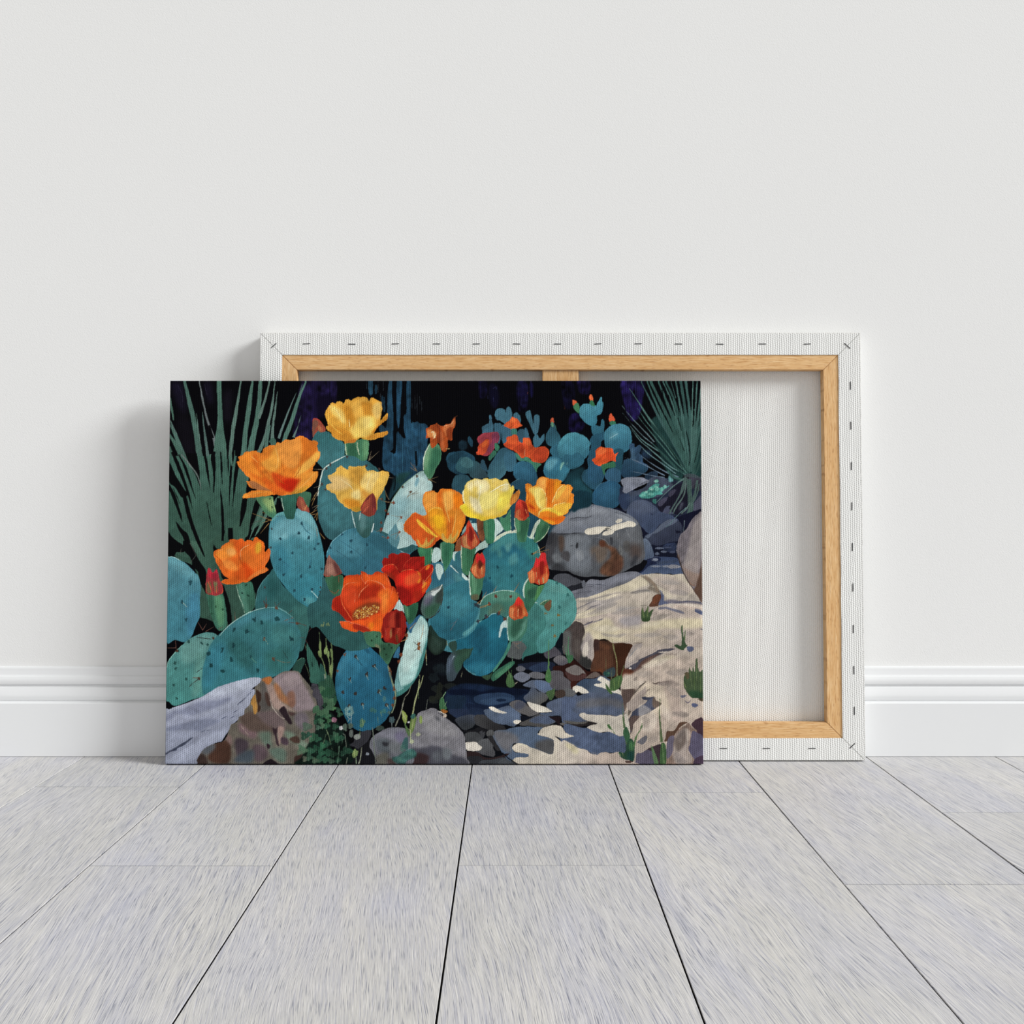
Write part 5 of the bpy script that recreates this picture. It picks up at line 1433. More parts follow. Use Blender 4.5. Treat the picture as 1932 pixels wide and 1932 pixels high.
p d66f20 c f3 a.9 |1470 640 1540 650 1600 690 1640 720 1620 800 1540 880 1460 920 1490 780
p dc6a1e c f3 |860 840 960 800 1010 860 1020 960 1100 1060 1180 1120 1100 1140 960 1060 880 960
p f28c2c c f3 a.9 |800 880 880 800 960 790 940 880 1000 980 1060 1060 940 1020 860 960
p f3b04a c f3 |1550 860 1640 780 1670 810 1620 900 1540 980 1460 1040 1400 1060 1440 960
p ec9434 c f3 |1400 1060 1540 1000 1640 1000 1640 1060 1560 1150 1440 1220 1360 1200
p c8922e c f3 a.9 |1360 1220 1440 1180 1560 1150 1480 1225 1380 1245
p d84a18 c f3 |1150 1020 1210 1020 1290 1050 1400 1070 1460 1080 1420 1150 1370 1210 1290 1200 1200 1150
p c9260f c f3 |1240 1120 1320 1080 1420 1090 1400 1160 1360 1210 1280 1190
p e5601c c f3 a.8 |1060 1060 1200 1150 1300 1210 1240 1250 1120 1200
p a86a40 c f2 a.95 |900 1100 980 1110 1060 1160 1160 1210 1040 1200 950 1180
p f08a2c c f1 |845 1250 930 1215 1040 1200 1160 1215 1200 1240 1060 1262 900 1278 850 1280
p d4601c c f2 a.8 |1160 1200 1300 1220 1280 1252 1180 1246
s b84a14 w6 c |1160 1000 1220 1080 1290 1130
s c25818 w5 c a.7 |1020 880 1080 980 1160 1080
s c25818 w5 c a.7 |1250 900 1290 1000 1310 1060
s f7b860 w7 c a.8 |1190 740 1220 860 1200 960
s f7b860 w7 c a.7 |930 830 1000 900
s b85614 w5 c |1480 900 1450 980 1400 1060
s e8a048 w5 c |845 1270 960 1232 1100 1215
s f2ac50 w8 c a.8 |1400 1230 1500 1130 1620 1010
@B
// top yellow flower
p e2a23a n.07 z2 b |130 380 150 330 180 290 200 258 240 268 270 245 310 248 330 270 360 225 385 222 410 235 450 210 520 195 580 210 600 245 625 205 655 210 700 240 735 255 742 330 730 400 725 450 770 400 798 370 802 420 770 460 720 500 680 540 655 590 720 580 800 563 806 590 760 620 700 640 620 660 560 655 500 640 460 680 400 690 345 695 330 670 260 650 210 620 200 580 150 545 148 510 165 500 150 450
p f0c868 c f4 |180 280 240 300 300 330 350 400 360 470 320 480 260 420 200 360
p edb24a c f4 |420 270 560 220 600 300 560 380 480 420 420 400
p d18a28 c f4 |330 280 400 300 440 400 440 500 400 540 360 440 340 360
p cf8a2a c f3 |520 250 620 260 650 340 640 400 560 420 540 340
p eec46a c f3 |640 300 700 250 738 280 730 380 700 440 650 400
p f4cc62 c f4 |400 540 450 480 520 410 620 400 680 440 660 540 580 620 480 640 410 600
p f7d878 c f3 a.8 |540 440 620 420 640 500 560 540
p d98f2c c f3 |160 500 260 520 380 560 420 620 420 680 330 670 220 620
p c9762a c f2 |340 680 440 650 470 660 460 690 400 700
p cc8326 c f2 |640 560 720 480 790 400 800 430 720 500 660 590
p d28a2c c f2 |580 640 660 600 800 565 800 600 680 645
s f8dc8c w8 c a.8 |230 310 290 400 320 470
s f8dc8c w6 c |390 440 395 520
s c2822a w5 c |440 400 450 460 430 540
s c2822a w5 c a.8 |620 260 640 330
s f0b848 w8 c |160 380 180 460 240 540 320 600
p b89030 c f2 |480 640 520 630 560 640 540 665 490 660
// second yellow flower
p e8b44c n.07 z2 b |140 1170 160 1130 205 1120 180 1090 160 1045 210 1020 240 1000 260 955 300 935 340 960 380 980 390 940 440 945 500 938 560 940 580 985 640 985 710 1000 740 985 810 1010 812 1060 795 1120 770 1160 740 1230 700 1290 690 1340 680 1420 560 1420 450 1428 400 1400 340 1370 280 1310 240 1240 200 1220
p e9c27a c f5 |170 1060 280 1040 380 1080 400 1160 300 1200 180 1190
p f3cf78 c f4 |520 1060 600 1000 720 1010 680 1120 620 1220 540 1180 500 1110
p f7de90 c f4 a.9 |420 1220 500 1190 520 1260 480 1310 430 1290
p d39a3a c f4 |400 980 520 960 540 1040 480 1140 400 1060
p e0963a c f4 a.8 |520 1190 600 1230 680 1260 700 1330 640 1360 560 1300
p d78a26 c f4 |320 1300 460 1300 520 1350 500 1420 400 1400
p b8892a c f3 |400 1390 500 1380 540 1400 480 1430
p eec058 c f3 |700 1080 800 1030 780 1130 700 1260 640 1240
s cf9034 w6 c a.8 |490 1060 510 1180 530 1300
s f8e2a0 w6 c |300 1080 400 1150 450 1230
s f8e2a0 w6 c a.8 |640 1020 600 1100 580 1180
p 8a3a2c b |520 1430 545 1360 590 1300 620 1250 645 1228 665 1260 680 1320 685 1400 670 1440 660 1460 600 1480 520 1440
p a84a30 c f2 |530 1400 590 1320 640 1260 620 1360 580 1440
p 6a2228 c f2 |640 1240 680 1320 680 1430 640 1400
@F
p 8a3c30 |515 160 560 80 640 10 680 100 680 200 640 235 600 220 540 230 520 200
p b0503a a.8 f1 |530 150 620 50 600 160 560 210
p 6f2a2c a.8 f1 |640 20 678 110 670 220 640 180
s c24a3c w6 |520 190 560 100
s d0664a w5 |540 220 570 170 600 150
s c24a3c w5 |660 215 655 160
s 2a1a1c w5 |585 80 610 40
// orange double flower, middle
@B
p e57a22 n.08 z2 b |1175 1290 1200 1230 1250 1205 1300 1205 1340 1225 1370 1180 1420 1185 1480 1185 1530 1200 1590 1240 1605 1300 1620 1360 1640 1420 1630 1540 1600 1620 1560 1700 1520 1760 1440 1760 1370 1720 1340 1740 1280 1800 1200 1820 1140 1800 1090 1740 1040 1680 980 1630 975 1570 1000 1530 1060 1460 1100 1435 1180 1470 1220 1460 1215 1420 1180 1350
p d5581f c f2 |980 1580 1060 1470 1110 1440 1200 1500 1280 1600 1380 1700 1360 1750 1260 1810 1140 1800 1040 1690
p ef9a3c c f3 |1200 1240 1320 1210 1340 1280 1320 1380 1240 1430 1190 1340
p dd6a1c c f3 |1330 1230 1380 1200 1400 1280 1380 1400 1340 1340
p f3a94a c f3 |1400 1220 1500 1210 1520 1300 1480 1420 1420 1400 1390 1300
p f07c16 c f3 |1510 1240 1590 1260 1600 1320 1570 1400 1520 1360
p ee9a20 c f3 |1240 1430 1280 1390 1360 1380 1400 1440 1440 1560 1420 1700 1340 1680 1260 1560
p f6b41e c f3 |1290 1490 1350 1460 1400 1500 1390 1590 1330 1600
p f4bc38 c f1 |1110 1520 1130 1510 1200 1570 1280 1640 1340 1690 1320 1700 1230 1650 1150 1580
p e88a28 c f3 |1460 1420 1560 1400 1620 1440 1600 1600 1540 1720 1480 1700 1450 1560
p d9661e c f4 a.8 |1440 1560 1500 1480 1500 1640 1470 1740
s f4bc50 w9 c a.8 |1240 1430 1280 1395 1340 1385 1390 1410
s f4c468 w7 c a.7 |1420 1240 1430 1400 1470 1540
s f4c468 w6 c a.7 |1540 1420 1520 1560 1490 1680
s c85a18 w6 c a.8 |1390 1230 1400 1380 1420 1480
s c9500f w6 c a.8 |1180 1560 1260 1660 1320 1720
p c9a048 c f1 |1380 1670 1400 1660 1420 1700 1450 1720 1480 1660 1500 1710 1540 1660 1550 1620 1560 1660 1500 1760 1400 1750
p c89a44 c f1 |1110 1720 1140 1740 1160 1780 1190 1770 1220 1700 1235 1760 1280 1720 1310 1700 1270 1780 1200 1815 1150 1800
@C
// pale yellow flower
p e8c85a n.06 z2 b |155 1370 200 1340 180 1290 185 1230 210 1150 240 1105 290 1085 330 1070 380 1085 430 1065 470 1075 520 1070 560 1075 600 1090 640 1075 670 1090 690 1130 700 1160 730 1145 740 1180 730 1240 760 1215 790 1190 800 1220 790 1270 760 1320 700 1370 680 1410 640 1460 560 1490 460 1510 400 1530 340 1500 240 1480 180 1420
p f0dfa0 c f4 |240 1120 330 1080 430 1080 480 1160 420 1240 320 1240 240 1180
p e8d898 c f3 |500 1100 600 1090 680 1130 660 1220 560 1180
p e0bc50 c f3 a.8 |560 1080 640 1100 600 1180 500 1130
p f3e07a c f4 |360 1260 440 1220 560 1200 580 1300 520 1380 420 1410 340 1350
p efe0a8 c f3 |260 1260 340 1290 380 1380 400 1440 330 1430 280 1360
p d8b84a c f4 a.8 |290 1180 340 1160 340 1230 300 1290
p f0cc30 c f4 |160 1370 260 1400 300 1450 440 1490 400 1525 260 1490 180 1420
p eab82c c f4 |440 1480 560 1470 660 1400 700 1370 660 1440 560 1490 430 1520
p f6dc30 c f3 a.9 |170 1350 220 1350 250 1400 200 1420
p f4dc50 c f3 |580 1250 680 1200 730 1170 720 1280 640 1380 560 1420
p c8762c c f1 |740 1200 790 1190 800 1250 770 1310 700 1360 700 1300
p d98c38 c f1 a.8 |720 1290 760 1240 750 1310 710 1340
s fbf0c0 w9 c |200 1160 190 1260 210 1340
s fbf0c0 w8 c a.8 |340 1090 380 1180 360 1300 380 1400
s c9a844 w5 c a.8 |470 1090 490 1180
s c9a844 w5 c a.7 |300 1100 310 1180
s fdf3c8 w8 c a.9 |480 1220 600 1150 680 1130
// orange flower right
p ea8626 n.07 z2 b |860 1130 905 1130 940 1155 970 1140 990 1080 1040 1048 1090 1065 1130 1075 1200 1080 1255 1105 1240 1130 1290 1135 1340 1145 1365 1180 1350 1225 1375 1240 1378 1310 1355 1370 1310 1440 1260 1470 1290 1480 1270 1520 1210 1560 1150 1570 1090 1540 1040 1510 1000 1490 930 1450 890 1420 860 1330 870 1260 862 1190
p f0a24a c f3 |990 1090 1040 1060 1090 1080 1080 1160 1060 1240 1000 1180
p dd6c18 c f3 |1090 1090 1160 1090 1180 1180 1150 1300 1120 1380 1080 1340 1090 1200
p f0921e c f3 |1180 1100 1250 1110 1200 1200 1170 1240
p ee9a3a c f2 |1190 1240 1230 1170 1300 1140 1350 1190 1330 1270 1280 1340 1200 1330 1150 1320
p f0b848 c f2 |1260 1160 1300 1150 1250 1240 1190 1300 1180 1250
p f4d060 c f3 |900 1180 990 1160 1060 1220 1080 1300 1060 1400 1010 1390 980 1300 930 1240
p f8e078 c f2 |960 1190 1020 1190 1010 1320 1040 1400 990 1360 960 1280
p e06a1a c f2 |860 1300 900 1320 950 1370 980 1440 920 1420 870 1380
p b83c14 c f2 |890 1340 950 1380 970 1400 920 1390
p f2b83c c f2 |1130 1400 1200 1350 1300 1330 1360 1350 1300 1440 1240 1460 1150 1420
p f4cc40 c f2 |1010 1430 1060 1390 1140 1390 1220 1430 1270 1460 1200 1470 1100 1440 1040 1450
p e88020 c f2 |1020 1440 1100 1420 1200 1460 1180 1490 1080 1480 1010 1490
p e56a18 c f2 |1040 1480 1160 1490 1290 1470 1280 1520 1200 1560 1140 1570 1060 1530
p f09a24 c f2 |1060 1520 1130 1520 1180 1550 1140 1565 1090 1550
s f8d880 w7 c |1145 1330 1170 1270 1210 1190 1260 1145
s f8d880 w6 c |1080 1380 1085 1280 1060 1210 1000 1165
s f8d880 w7 c |1000 1480 1010 1430 1060 1395 1130 1390
s f8d880 w6 c |1140 1400 1190 1350 1290 1330
s c8500f w6 c |1080 1290 1090 1180 1120 1100
s c8500f w6 c a.8 |865 1190 900 1260 880 1330
@G
// red bud between flowers
p b83a24 b |745 220 760 120 780 85 790 68 815 80 850 95 870 120 890 200 900 250 880 270 850 300 800 310 750 270
p d03a2c c f2 |780 80 850 100 820 160 780 180 760 140
p c86a40 c f2 |760 200 800 190 790 260 840 290 800 305 750 265
p 8a2018 c f2 |820 100 870 130 880 220 850 260 840 180
s d87a50 w5 c |860 180 880 240
s b85a38 w5 c |800 180 810 260
p 3a7a54 b |750 270 800 300 850 300 895 265 895 330 880 400 860 470 860 530 800 530 775 500 770 440 745 350
p 2c6445 c f3 |800 320 890 300 870 480 820 520
p 4f9462 c f2 a.8 |760 290 800 310 800 420 770 400
s bcd2b0 w7 |748 280 745 340 765 420
// bud far-left of this group
p 3a7c54 b |170 580 200 590 300 600 330 600 320 650 300 720 280 800 250 880 220 880 180 840 170 740
p 2f6846 c f3 |230 620 310 610 290 740 240 840
s c4d4b8 w9 |185 480 172 600 170 700
s a9c49c w6 |172 700 180 820
p a83a26 n.1 b |165 490 200 440 220 400 235 330 255 300 275 330 300 380 330 440 360 500 370 540 330 580 280 610 240 600 180 580
p d04028 c f2 |240 320 270 330 300 400 260 420 220 460 220 400
p b87a4a c f2 |180 480 230 470 240 560 280 600 200 580
p c87040 c f2 a.8 |300 500 350 520 330 580 290 580
p 7a1c18 c f2 |260 360 300 430 290 520 260 500
s d88858 w5 c |230 440 225 540
s d88858 w5 c |310 450 340 540
p 8a5030 |108 600 120 530 150 490 165 470 170 560 165 620 110 630
s c8603c w4 |120 540 160 480
p 3c7a56 b |270 850 330 920 410 900 405 960 395 1030 370 1100 350 1150 290 1150 270 1110 262 960
p 5c9a70 c f2 a.8 |285 880 340 930 330 1040 300 1080
p 5a5a40 c f2 |270 1110 350 1090 350 1150 280 1160
s c4d8c8 w10 |265 840 258 920 262 1000 270 1100
p b04a2a n.1 b |270 830 290 780 310 730 325 680 345 650 370 655 395 645 415 680 430 740 430 850 420 900 380 920 350 925 320 910 300 880
p d8282c c f2 |330 660 350 650 360 690 390 650 415 680 430 740 410 770 370 740 340 760 330 700
p d87a48 c f2 |290 800 330 790 340 860 370 920 300 880
p c86038 c f2 |370 800 420 790 420 880 370 910
p 5a2418 c f2 |370 720 400 770 370 820 350 770
s e8a868 w5 c |330 770 320 860
s e8a868 w5 c |390 790 395 880
s e8905c w5 c |300 790 290 840
// right bud
p 3a7c56 b |840 1060 860 970 890 910 930 970 1000 1000 1060 990 1040 1050 1000 1120 960 1180 900 1180 860 1140
p 2a5c44 c f3 |890 1050 1000 1010 980 1100 900 1150
p 4a8c4c c f2 |1000 1000 1060 980 1020 1080 960 1160
s bcd4c4 w12 |895 915 850 990 838 1070 850 1130
p 2f6a50 |850 1140 960 1160 920 1240 880 1280
p b83c24 n.1 b |885 860 920 830 950 780 975 700 1000 710 1025 650 1050 642 1080 660 1085 720 1105 800 1110 900 1090 960 1050 980 1000 990 960 970 915 970 890 910
p d82c30 c f2 |975 700 1010 720 1030 650 1070 650 1085 720 1080 780 1030 760 990 800 960 790
p d87844 c f2 |890 850 950 850 960 960 920 970 890 900
p 8a1c18 c f2 |1010 760 1060 740 1050 860 1020 880
p cf6a3a c f2 |1050 880 1105 880 1090 960 1040 980
s e8a068 w5 c |930 830 930 930
s e8a068 w5 c |975 850 985 960
s e88848 w5 c |1080 800 1090 900
s 9ab070 w7 c |1000 930 1010 985
s 9ab070 w7 c |1045 910 1055 970
// lower bud
p 3a7860 b |660 1350 700 1340 860 1330 880 1340 880 1420 860 1500 800 1580 730 1590 690 1560 670 1500 660 1420
@K
p 377258 b |895 320 920 310 1100 290 1110 340 1095 410 1060 480 1000 550 940 578 905 555 895 470
p 2c5c48 c f5 |940 380 1060 340 1060 420 980 520 930 500
p 5c9c88 c f4 a.7 |900 330 940 340 920 480 960 570 910 560
p 6aa692 c f4 a.7 |1060 380 1110 330 1080 460 1000 550 960 560 1040 460
s bcdcd0 w8 |900 300 892 380 895 480 905 560
p c2512c n.1 b |910 290 915 210 935 190 965 170 990 120 1012 95 1040 120 1065 150 1080 200 1105 250 1112 300 1080 305 1050 330 1010 335 970 345 930 320
p d83028 c f2 |970 170 1012 98 1050 130 1040 190 1000 200
p d8824c c f2 |920 220 960 220 950 290 990 330 930 310
p d06a38 c f2 |1060 200 1100 260 1080 300 1040 310
p a03a20 c f2 |1010 180 1050 220 1050 300 1010 290
s e8a870 w5 c |960 220 950 290
s e8a870 w5 c |1010 220 1005 310
s e89858 w5 c |1060 220 1075 290
// grey-green unopened bud
@F
p 4a6460 g:3c5f52:1200:1150:1340:1250 b |1160 1260 1170 1180 1210 1090 1270 1040 1340 1010 1390 985 1400 1020 1400 1100 1380 1180 1340 1270 1290 1330 1220 1350 1180 1310
p 7d8a90 c f4 |1200 1120 1280 1050 1360 1010 1320 1080 1260 1140 1200 1220
p 33403c c f3 |1340 1050 1400 1040 1380 1180 1320 1180
p 55456a c f5 a.5 |1180 1180 1240 1120 1300 1120 1240 1210
p 2f5a44 c f4 |1200 1260 1300 1200 1360 1200 1300 1310 1220 1330
s cfd4cc w7 |1270 1060 1340 1050 1390 990
p d0d8d4 c f1 |1270 1080 1320 1050 1380 1020 1340 1070 1300 1110
s 3a2a24 w5 |1210 1360 1290 1330 1360 1260 1395 1130
// red flowers
p a01c16 n.1 b |750 780 760 700 810 705 815 670 860 650 910 665 940 648 1000 650 1040 665 1045 690 1080 690 1120 690 1190 685 1200 730 1190 800 1160 830 1060 830 940 850 800 860
s c8402c w4 c |960 830 1000 750 1060 700
p c42418 n.1 b |740 840 760 790 820 770 870 775 900 820 930 860 1000 830 1060 825 1120 840 1150 820 1200 790 1250 770 1290 785 1290 840 1270 900 1270 960 1230 1030 1190 1100 1140 1160 1080 1190 1020 1215 980 1210 930 1130 900 1060 880 960 820 900
p de2a1c c f4 |900 880 1000 850 1100 870 1140 930 1080 1000 960 1030 900 960
p e2502a c f4 |1000 900 1110 860 1160 900 1130 960 1040 1000 990 980
p f08a28 c f2 |1120 850 1160 870 1170 920 1140 970 1120 960 1150 910
p 9a1814 c f4 |900 1000 1000 1030 1080 1120 1040 1200 960 1180 900 1090
p ac2016 c f3 |1160 860 1230 820 1250 860 1210 930 1180 970
p e0501a c f2 |1170 1020 1220 950 1270 900 1260 960 1210 1050 1180 1080
p f09030 c f1 |1170 1020 1200 960 1220 970 1190 1020
p f07a24 c f1 |1220 790 1260 780 1240 820 1210 830
p b82818 c f3 |1080 1080 1160 1040 1150 1120 1080 1180
s e8683c w4 |740 840 770 790 830 772 880 780 910 830
s e8683c w4 |925 860 990 832 1070 828 1130 845
s e8683c w4 |1150 850 1200 795 1250 772
s e08040 w5 |1185 935 1180 1000
s e8804a w4 |1285 800 1280 850 1180 980
p a02a18 c f3 |760 860 840 860 880 940 850 960
p c83c18 n.08 z2 b |205 1180 230 1130 290 1100 300 1050 290 1000 320 950 350 900 420 885 510 880 520 850 540 845 580 870 620 885 690 845 740 860 790 870 820 930 840 1000 870 1010 900 1060 920 1130 900 1190 860 1240 800 1300 760 1350 770 1449 740 1560 640 1540 500 1480 440 1400 370 1390 340 1350 280 1290 215 1260
p e2501c c f4 |360 920 500 890 520 980 440 1000 340 1010 300 1050 320 960
p e85a1e c f4 |530 860 640 890 740 870 800 920 820 1000 760 1000 640 960 560 960
p b02a14 c f4 |500 1100 560 1030 660 990 720 1020 700 1100 600 1140 520 1160
p d84420 c f4 |310 1060 420 1000 480 1080 460 1200 380 1240 320 1150
p ec6a24 c f4 |700 1080 800 1020 840 1100 820 1250 740 1320 720 1200
p e85a1c c f4 |840 1050 900 1080 910 1150 860 1220 820 1260 830 1140
p a82214 c f4 |220 1150 300 1110 340 1220 420 1300 430 1400 340 1350 220 1250
p d84c24 c f4 |520 1170 640 1130 740 1140 760 1200 640 1180
p f08030 c f3 |740 1120 800 1080 790 1200 750 1260
p 8a3c1c c f3 |430 1290 520 1210 640 1180 720 1190 710 1270 640 1310 540 1340 440 1370
s f2885a w4 |300 1100 330 1010 400 970 490 970
s f2885a w4 |560 980 590 945 660 950 740 980 780 1040
s f2885a w4 |490 1130 520 1060 600 985
s f2885a w4 |520 860 530 930 560 970
s f0703c w4 |570 870 610 920
s f0885c w4 |690 970 740 985 770 1030
s f0703c w4 |300 1100 320 1200 380 1300 430 1380
s f2885a w4 |450 1180 455 1080
s f0703c w4 |740 860 800 930 830 1010 800 1100
s f0703c w4 |910 1070 915 1140 870 1230 780 1320
s f0703c w4 |860 1020 830 1140
p e85018 n.08 z2 b |400 1400 470 1370 560 1370 620 1330 700 1300 760 1340 770 1449 740 1560 640 1560 560 1449
@J
p e4541c n.08 z2 b |400 80 470 80 540 100 600 60 680 60 740 20 800 0 900 10 870 60 860 120 850 180 760 200 700 190 620 170 580 190 500 170 440 140
p a82a18 c f2 |550 100 620 110 700 140 735 180 690 200 600 170 550 150
p f07a1c c f3 |720 90 770 90 770 140 740 170 710 140
p f0601c c f3 |780 60 860 40 850 160 780 180
s f07a50 w4 |400 85 480 75 560 95
s f07a50 w4 |560 95 640 120 720 150
@F
@F
s f4dc90 w3 |595 1313 597 1331
s d89838 w4 |460 1274 468 1281
s d89838 w3 |477 1295 490 1301
s 8a4a20 w3 |630 1225 623 1230
s f4dc90 w4 |567 1230 553 1239
s d89838 w4 |465 1320 450 1323
s e8b850 w3 |548 1237 564 1243
s 8a4a20 w4 |513 1296 509 1307
s c87828 w3 |473 1336 470 1347
s f0cc70 w3 |658 1219 641 1220
s c87828 w3 |543 1254 540 1270
s f4dc90 w4 |468 1262 479 1264
s d89838 w4 |687 1269 704 1270
s f0cc70 w4 |573 1216 563 1226
s f4dc90 w4 |551 1250 538 1250
s c87828 w4 |612 1264 619 1269
s 8a4a20 w4 |567 1306 559 1309
s e8c060 w4 |552 1298 554 1309
s c87828 w4 |501 1261 492 1262
s e8b850 w4 |477 1329 481 1346
s f0cc70 w4 |477 1301 461 1301
s 8a4a20 w4 |680 1247 676 1256
s f4dc90 w4 |470 1320 479 1331
s 8a4a20 w4 |601 1268 604 1276
s e8b850 w4 |557 1326 564 1336
s e8c060 w3 |603 1242 594 1249
s e8b850 w4 |682 1231 690 1239
s d89838 w4 |585 1295 599 1300
s e8b850 w3 |675 1227 664 1232
s e8b850 w3 |685 1266 687 1282
s e8b850 w3 |577 1266 567 1272
s e8c060 w4 |615 1236 604 1245
s c87828 w4 |499 1279 509 1291
s c87828 w3 |524 1268 512 1271
s e8c060 w4 |614 1302 597 1303
s 8a4a20 w4 |439 1295 432 1303
s e8c060 w4 |445 1300 443 1309
s f0cc70 w3 |624 1278 614 1292
s c87828 w3 |669 1208 669 1216
s 8a4a20 w3 |615 1290 614 1298
s f4dc90 w4 |666 1228 657 1228
s e8b850 w3 |582 1262 581 1272
s e8c060 w4 |647 1301 638 1304
s f0cc70 w4 |474 1264 486 1275
s e8c060 w3 |645 1263 653 1264
s d89838 w3 |598 1271 582 1279
s e8b850 w4 |483 1300 488 1310
s e8b850 w3 |505 1279 509 1297
s d89838 w3 |463 1293 459 1309
s e8c060 w3 |513 1329 507 1342
s f4dc90 w4 |507 1270 496 1279
s d89838 w4 |484 1329 490 1335
s d89838 w3 |562 1267 571 1271
s c87828 w4 |642 1239 653 1251
s 8a4a20 w4 |509 1238 496 1243
s c87828 w3 |504 1251 493 1258
s d89838 w3 |518 1298 527 1300
s e8c060 w3 |524 1261 517 1265
s d89838 w4 |613 1265 597 1268
s e8c060 w3 |578 1265 577 1279
s c87828 w3 |677 1276 681 1283
s e8b850 w4 |596 1244 598 1258
s f4dc90 w4 |587 1319 573 1320
s d89838 w4 |438 1319 421 1321
s 8a4a20 w3 |517 1242 508 1257
s e8b850 w4 |480 1258 480 1268
s d89838 w3 |650 1229 638 1235
s c87828 w4 |576 1299 563 1302
s c87828 w4 |500 1247 496 1263
s f4dc90 w3 |622 1239 627 1251
s d89838 w4 |518 1282 532 1289
s c87828 w3 |552 1258 538 1267
s e8c060 w3 |463 1317 449 1328
s e8b850 w3 |520 1298 509 1308
s e8b850 w3 |693 1222 680 1233
s e8c060 w3 |632 1305 624 1307
s d89838 w3 |614 1238 607 1243
s f4dc90 w4 |689 1270 690 1279
s d89838 w4 |648 1253 659 1256
s f0cc70 w4 |508 1325 525 1329
s f4dc90 w4 |685 1279 676 1280
s d89838 w4 |532 1257 527 1266
s f4dc90 w3 |692 1276 690 1291
s f0cc70 w3 |518 1256 510 1269
s e8b850 w4 |492 1259 483 1262
s e8b850 w4 |683 1284 676 1299
s d89838 w3 |469 1292 459 1300
s c87828 w4 |618 1276 609 1285
s f0cc70 w4 |632 1274 648 1276
s f4dc90 w4 |593 1325 576 1328
s f4dc90 w3 |456 1299 443 1299
s f0cc70 w3 |575 1291 562 1295
s d89838 w3 |602 1288 607 1302
s d89838 w3 |535 1277 533 1293
s f4dc90 w4 |523 1281 531 1291
s d89838 w4 |668 1205 658 1208
s 8a4a20 w4 |469 1261 455 1266
s 8a4a20 w3 |627 1263 621 1268
s d89838 w3 |481 1308 473 1314
s 8a4a20 w4 |667 1255 684 1261
s e8b850 w3 |697 1220 709 1224
s c87828 w4 |680 1249 679 1257
s 8a4a20 w3 |533 1342 548 1346
s f4dc90 w3 |535 1235 549 1246
s e8c060 w3 |621 1230 627 1238
s 8a4a20 w3 |478 1338 478 1348
s 8a4a20 w4 |492 1293 504 1294
s e8b850 w4 |568 1240 580 1241
s c87828 w3 |531 1316 535 1327
s f4dc90 w3 |588 1244 589 1253
s c87828 w3 |584 1278 595 1284
s d89838 w3 |652 1287 665 1290
s f0cc70 w4 |523 1310 538 1313
s e8b850 w3 |667 1256 670 1266
s f4dc90 w4 |641 1296 636 1312
s d89838 w4 |572 1332 556 1333
s e8c060 w4 |583 1302 572 1302
s f0cc70 w3 |675 1271 689 1271
s c87828 w4 |568 1272 576 1273
s d89838 w4 |634 1317 635 1328
s f4dc90 w4 |591 1267 585 1281
s e8c060 w4 |637 1271 636 1284
s d89838 w4 |454 1301 448 1308
s e8b850 w3 |614 1223 617 1235
s f4dc90 w4 |474 1326 483 1331
s e8b850 w4 |594 1266 609 1267
s 8a4a20 w3 |677 1271 683 1277
s d89838 w4 |656 1208 644 1213
s e8b850 w3 |578 1274 566 1276
s d89838 w3 |546 1312 542 1319
s 8a4a20 w3 |506 1238 496 1238
s e8b850 w4 |610 1327 610 1343
s e8b850 w3 |586 1228 581 1240
s f0cc70 w4 |588 1255 603 1261
s e8b850 w3 |657 1270 648 1283
s e8c060 w4 |488 1260 493 1274
s c87828 w3 |578 1244 582 1255
s 8a4a20 w3 |487 1293 494 1306
s c87828 w3 |547 1285 553 1299
s f4dc90 w3 |527 1275 543 1278
s e8b850 w3 |548 1290 540 1298
s 8a4a20 w4 |539 1227 525 1230
s c87828 w4 |545 1302 546 1320
s f0cc70 w3 |478 1315 467 1318
s e8b850 w4 |586 1267 586 1277
s f4dc90 w4 |692 1251 705 1252
s f4dc90 w4 |554 1228 555 1237
s d89838 w4 |527 1299 518 1312
s f4dc90 w4 |701 1227 704 1244
s e8b850 w4 |440 1329 430 1334
s f4dc90 w3 |653 1256 662 1269
s f0cc70 w3 |655 1231 654 1240
s e8b850 w4 |589 1280 575 1290
s c87828 w3 |693 1230 700 1234
s e8c060 w3 |570 1337 569 1345
s 8a4a20 w4 |518 1302 522 1318
s f0cc70 w3 |568 1284 560 1296
s e8c060 w4 |682 1225 682 1241
s e8b850 w3 |511 1286 511 1295
s d89838 w4 |669 1208 660 1217
s f4dc90 w3 |512 1331 507 1339
s d89838 w4 |518 1312 525 1320
s f4dc90 w4 |618 1256 627 1257
s c87828 w3 |635 1209 650 1210
s 8a4a20 w4 |511 1298 521 1310
s c87828 w4 |528 1259 519 1268
s e8b850 w4 |637 1313 622 1316
s f0cc70 w4 |557 1308 567 1323
s d89838 w3 |556 1278 546 1279
s 8a4a20 w3 |440 1321 439 1329
s f0cc70 w3 |479 1264 462 1265
s d89838 w3 |457 1340 456 1350
s e8b850 w3 |627 1296 618 1298
s d89838 w3 |532 1251 545 1257
s f4dc90 w3 |632 1301 624 1306
s c87828 w4 |710 1250 703 1257
s f4dc90 w4 |480 1347 489 1350
s c87828 w4 |634 1281 641 1286
s e8b850 w4 |712 1229 711 1238
s d89838 w4 |686 1275 689 1282
s c87828 w4 |490 1285 500 1290
s c87828 w3 |595 1247 588 1255
s e8b850 w3 |551 1339 541 1344
s d89838 w3 |711 1252 723 1260
s d89838 w4 |601 1282 591 1297
s d89838 w3 |663 1271 659 1282
s f4dc90 w4 |545 1323 541 1337
s f4dc90 w3 |643 1209 654 1223
s 8a4a20 w3 |649 1281 638 1294
s d89838 w3 |565 1340 570 1349
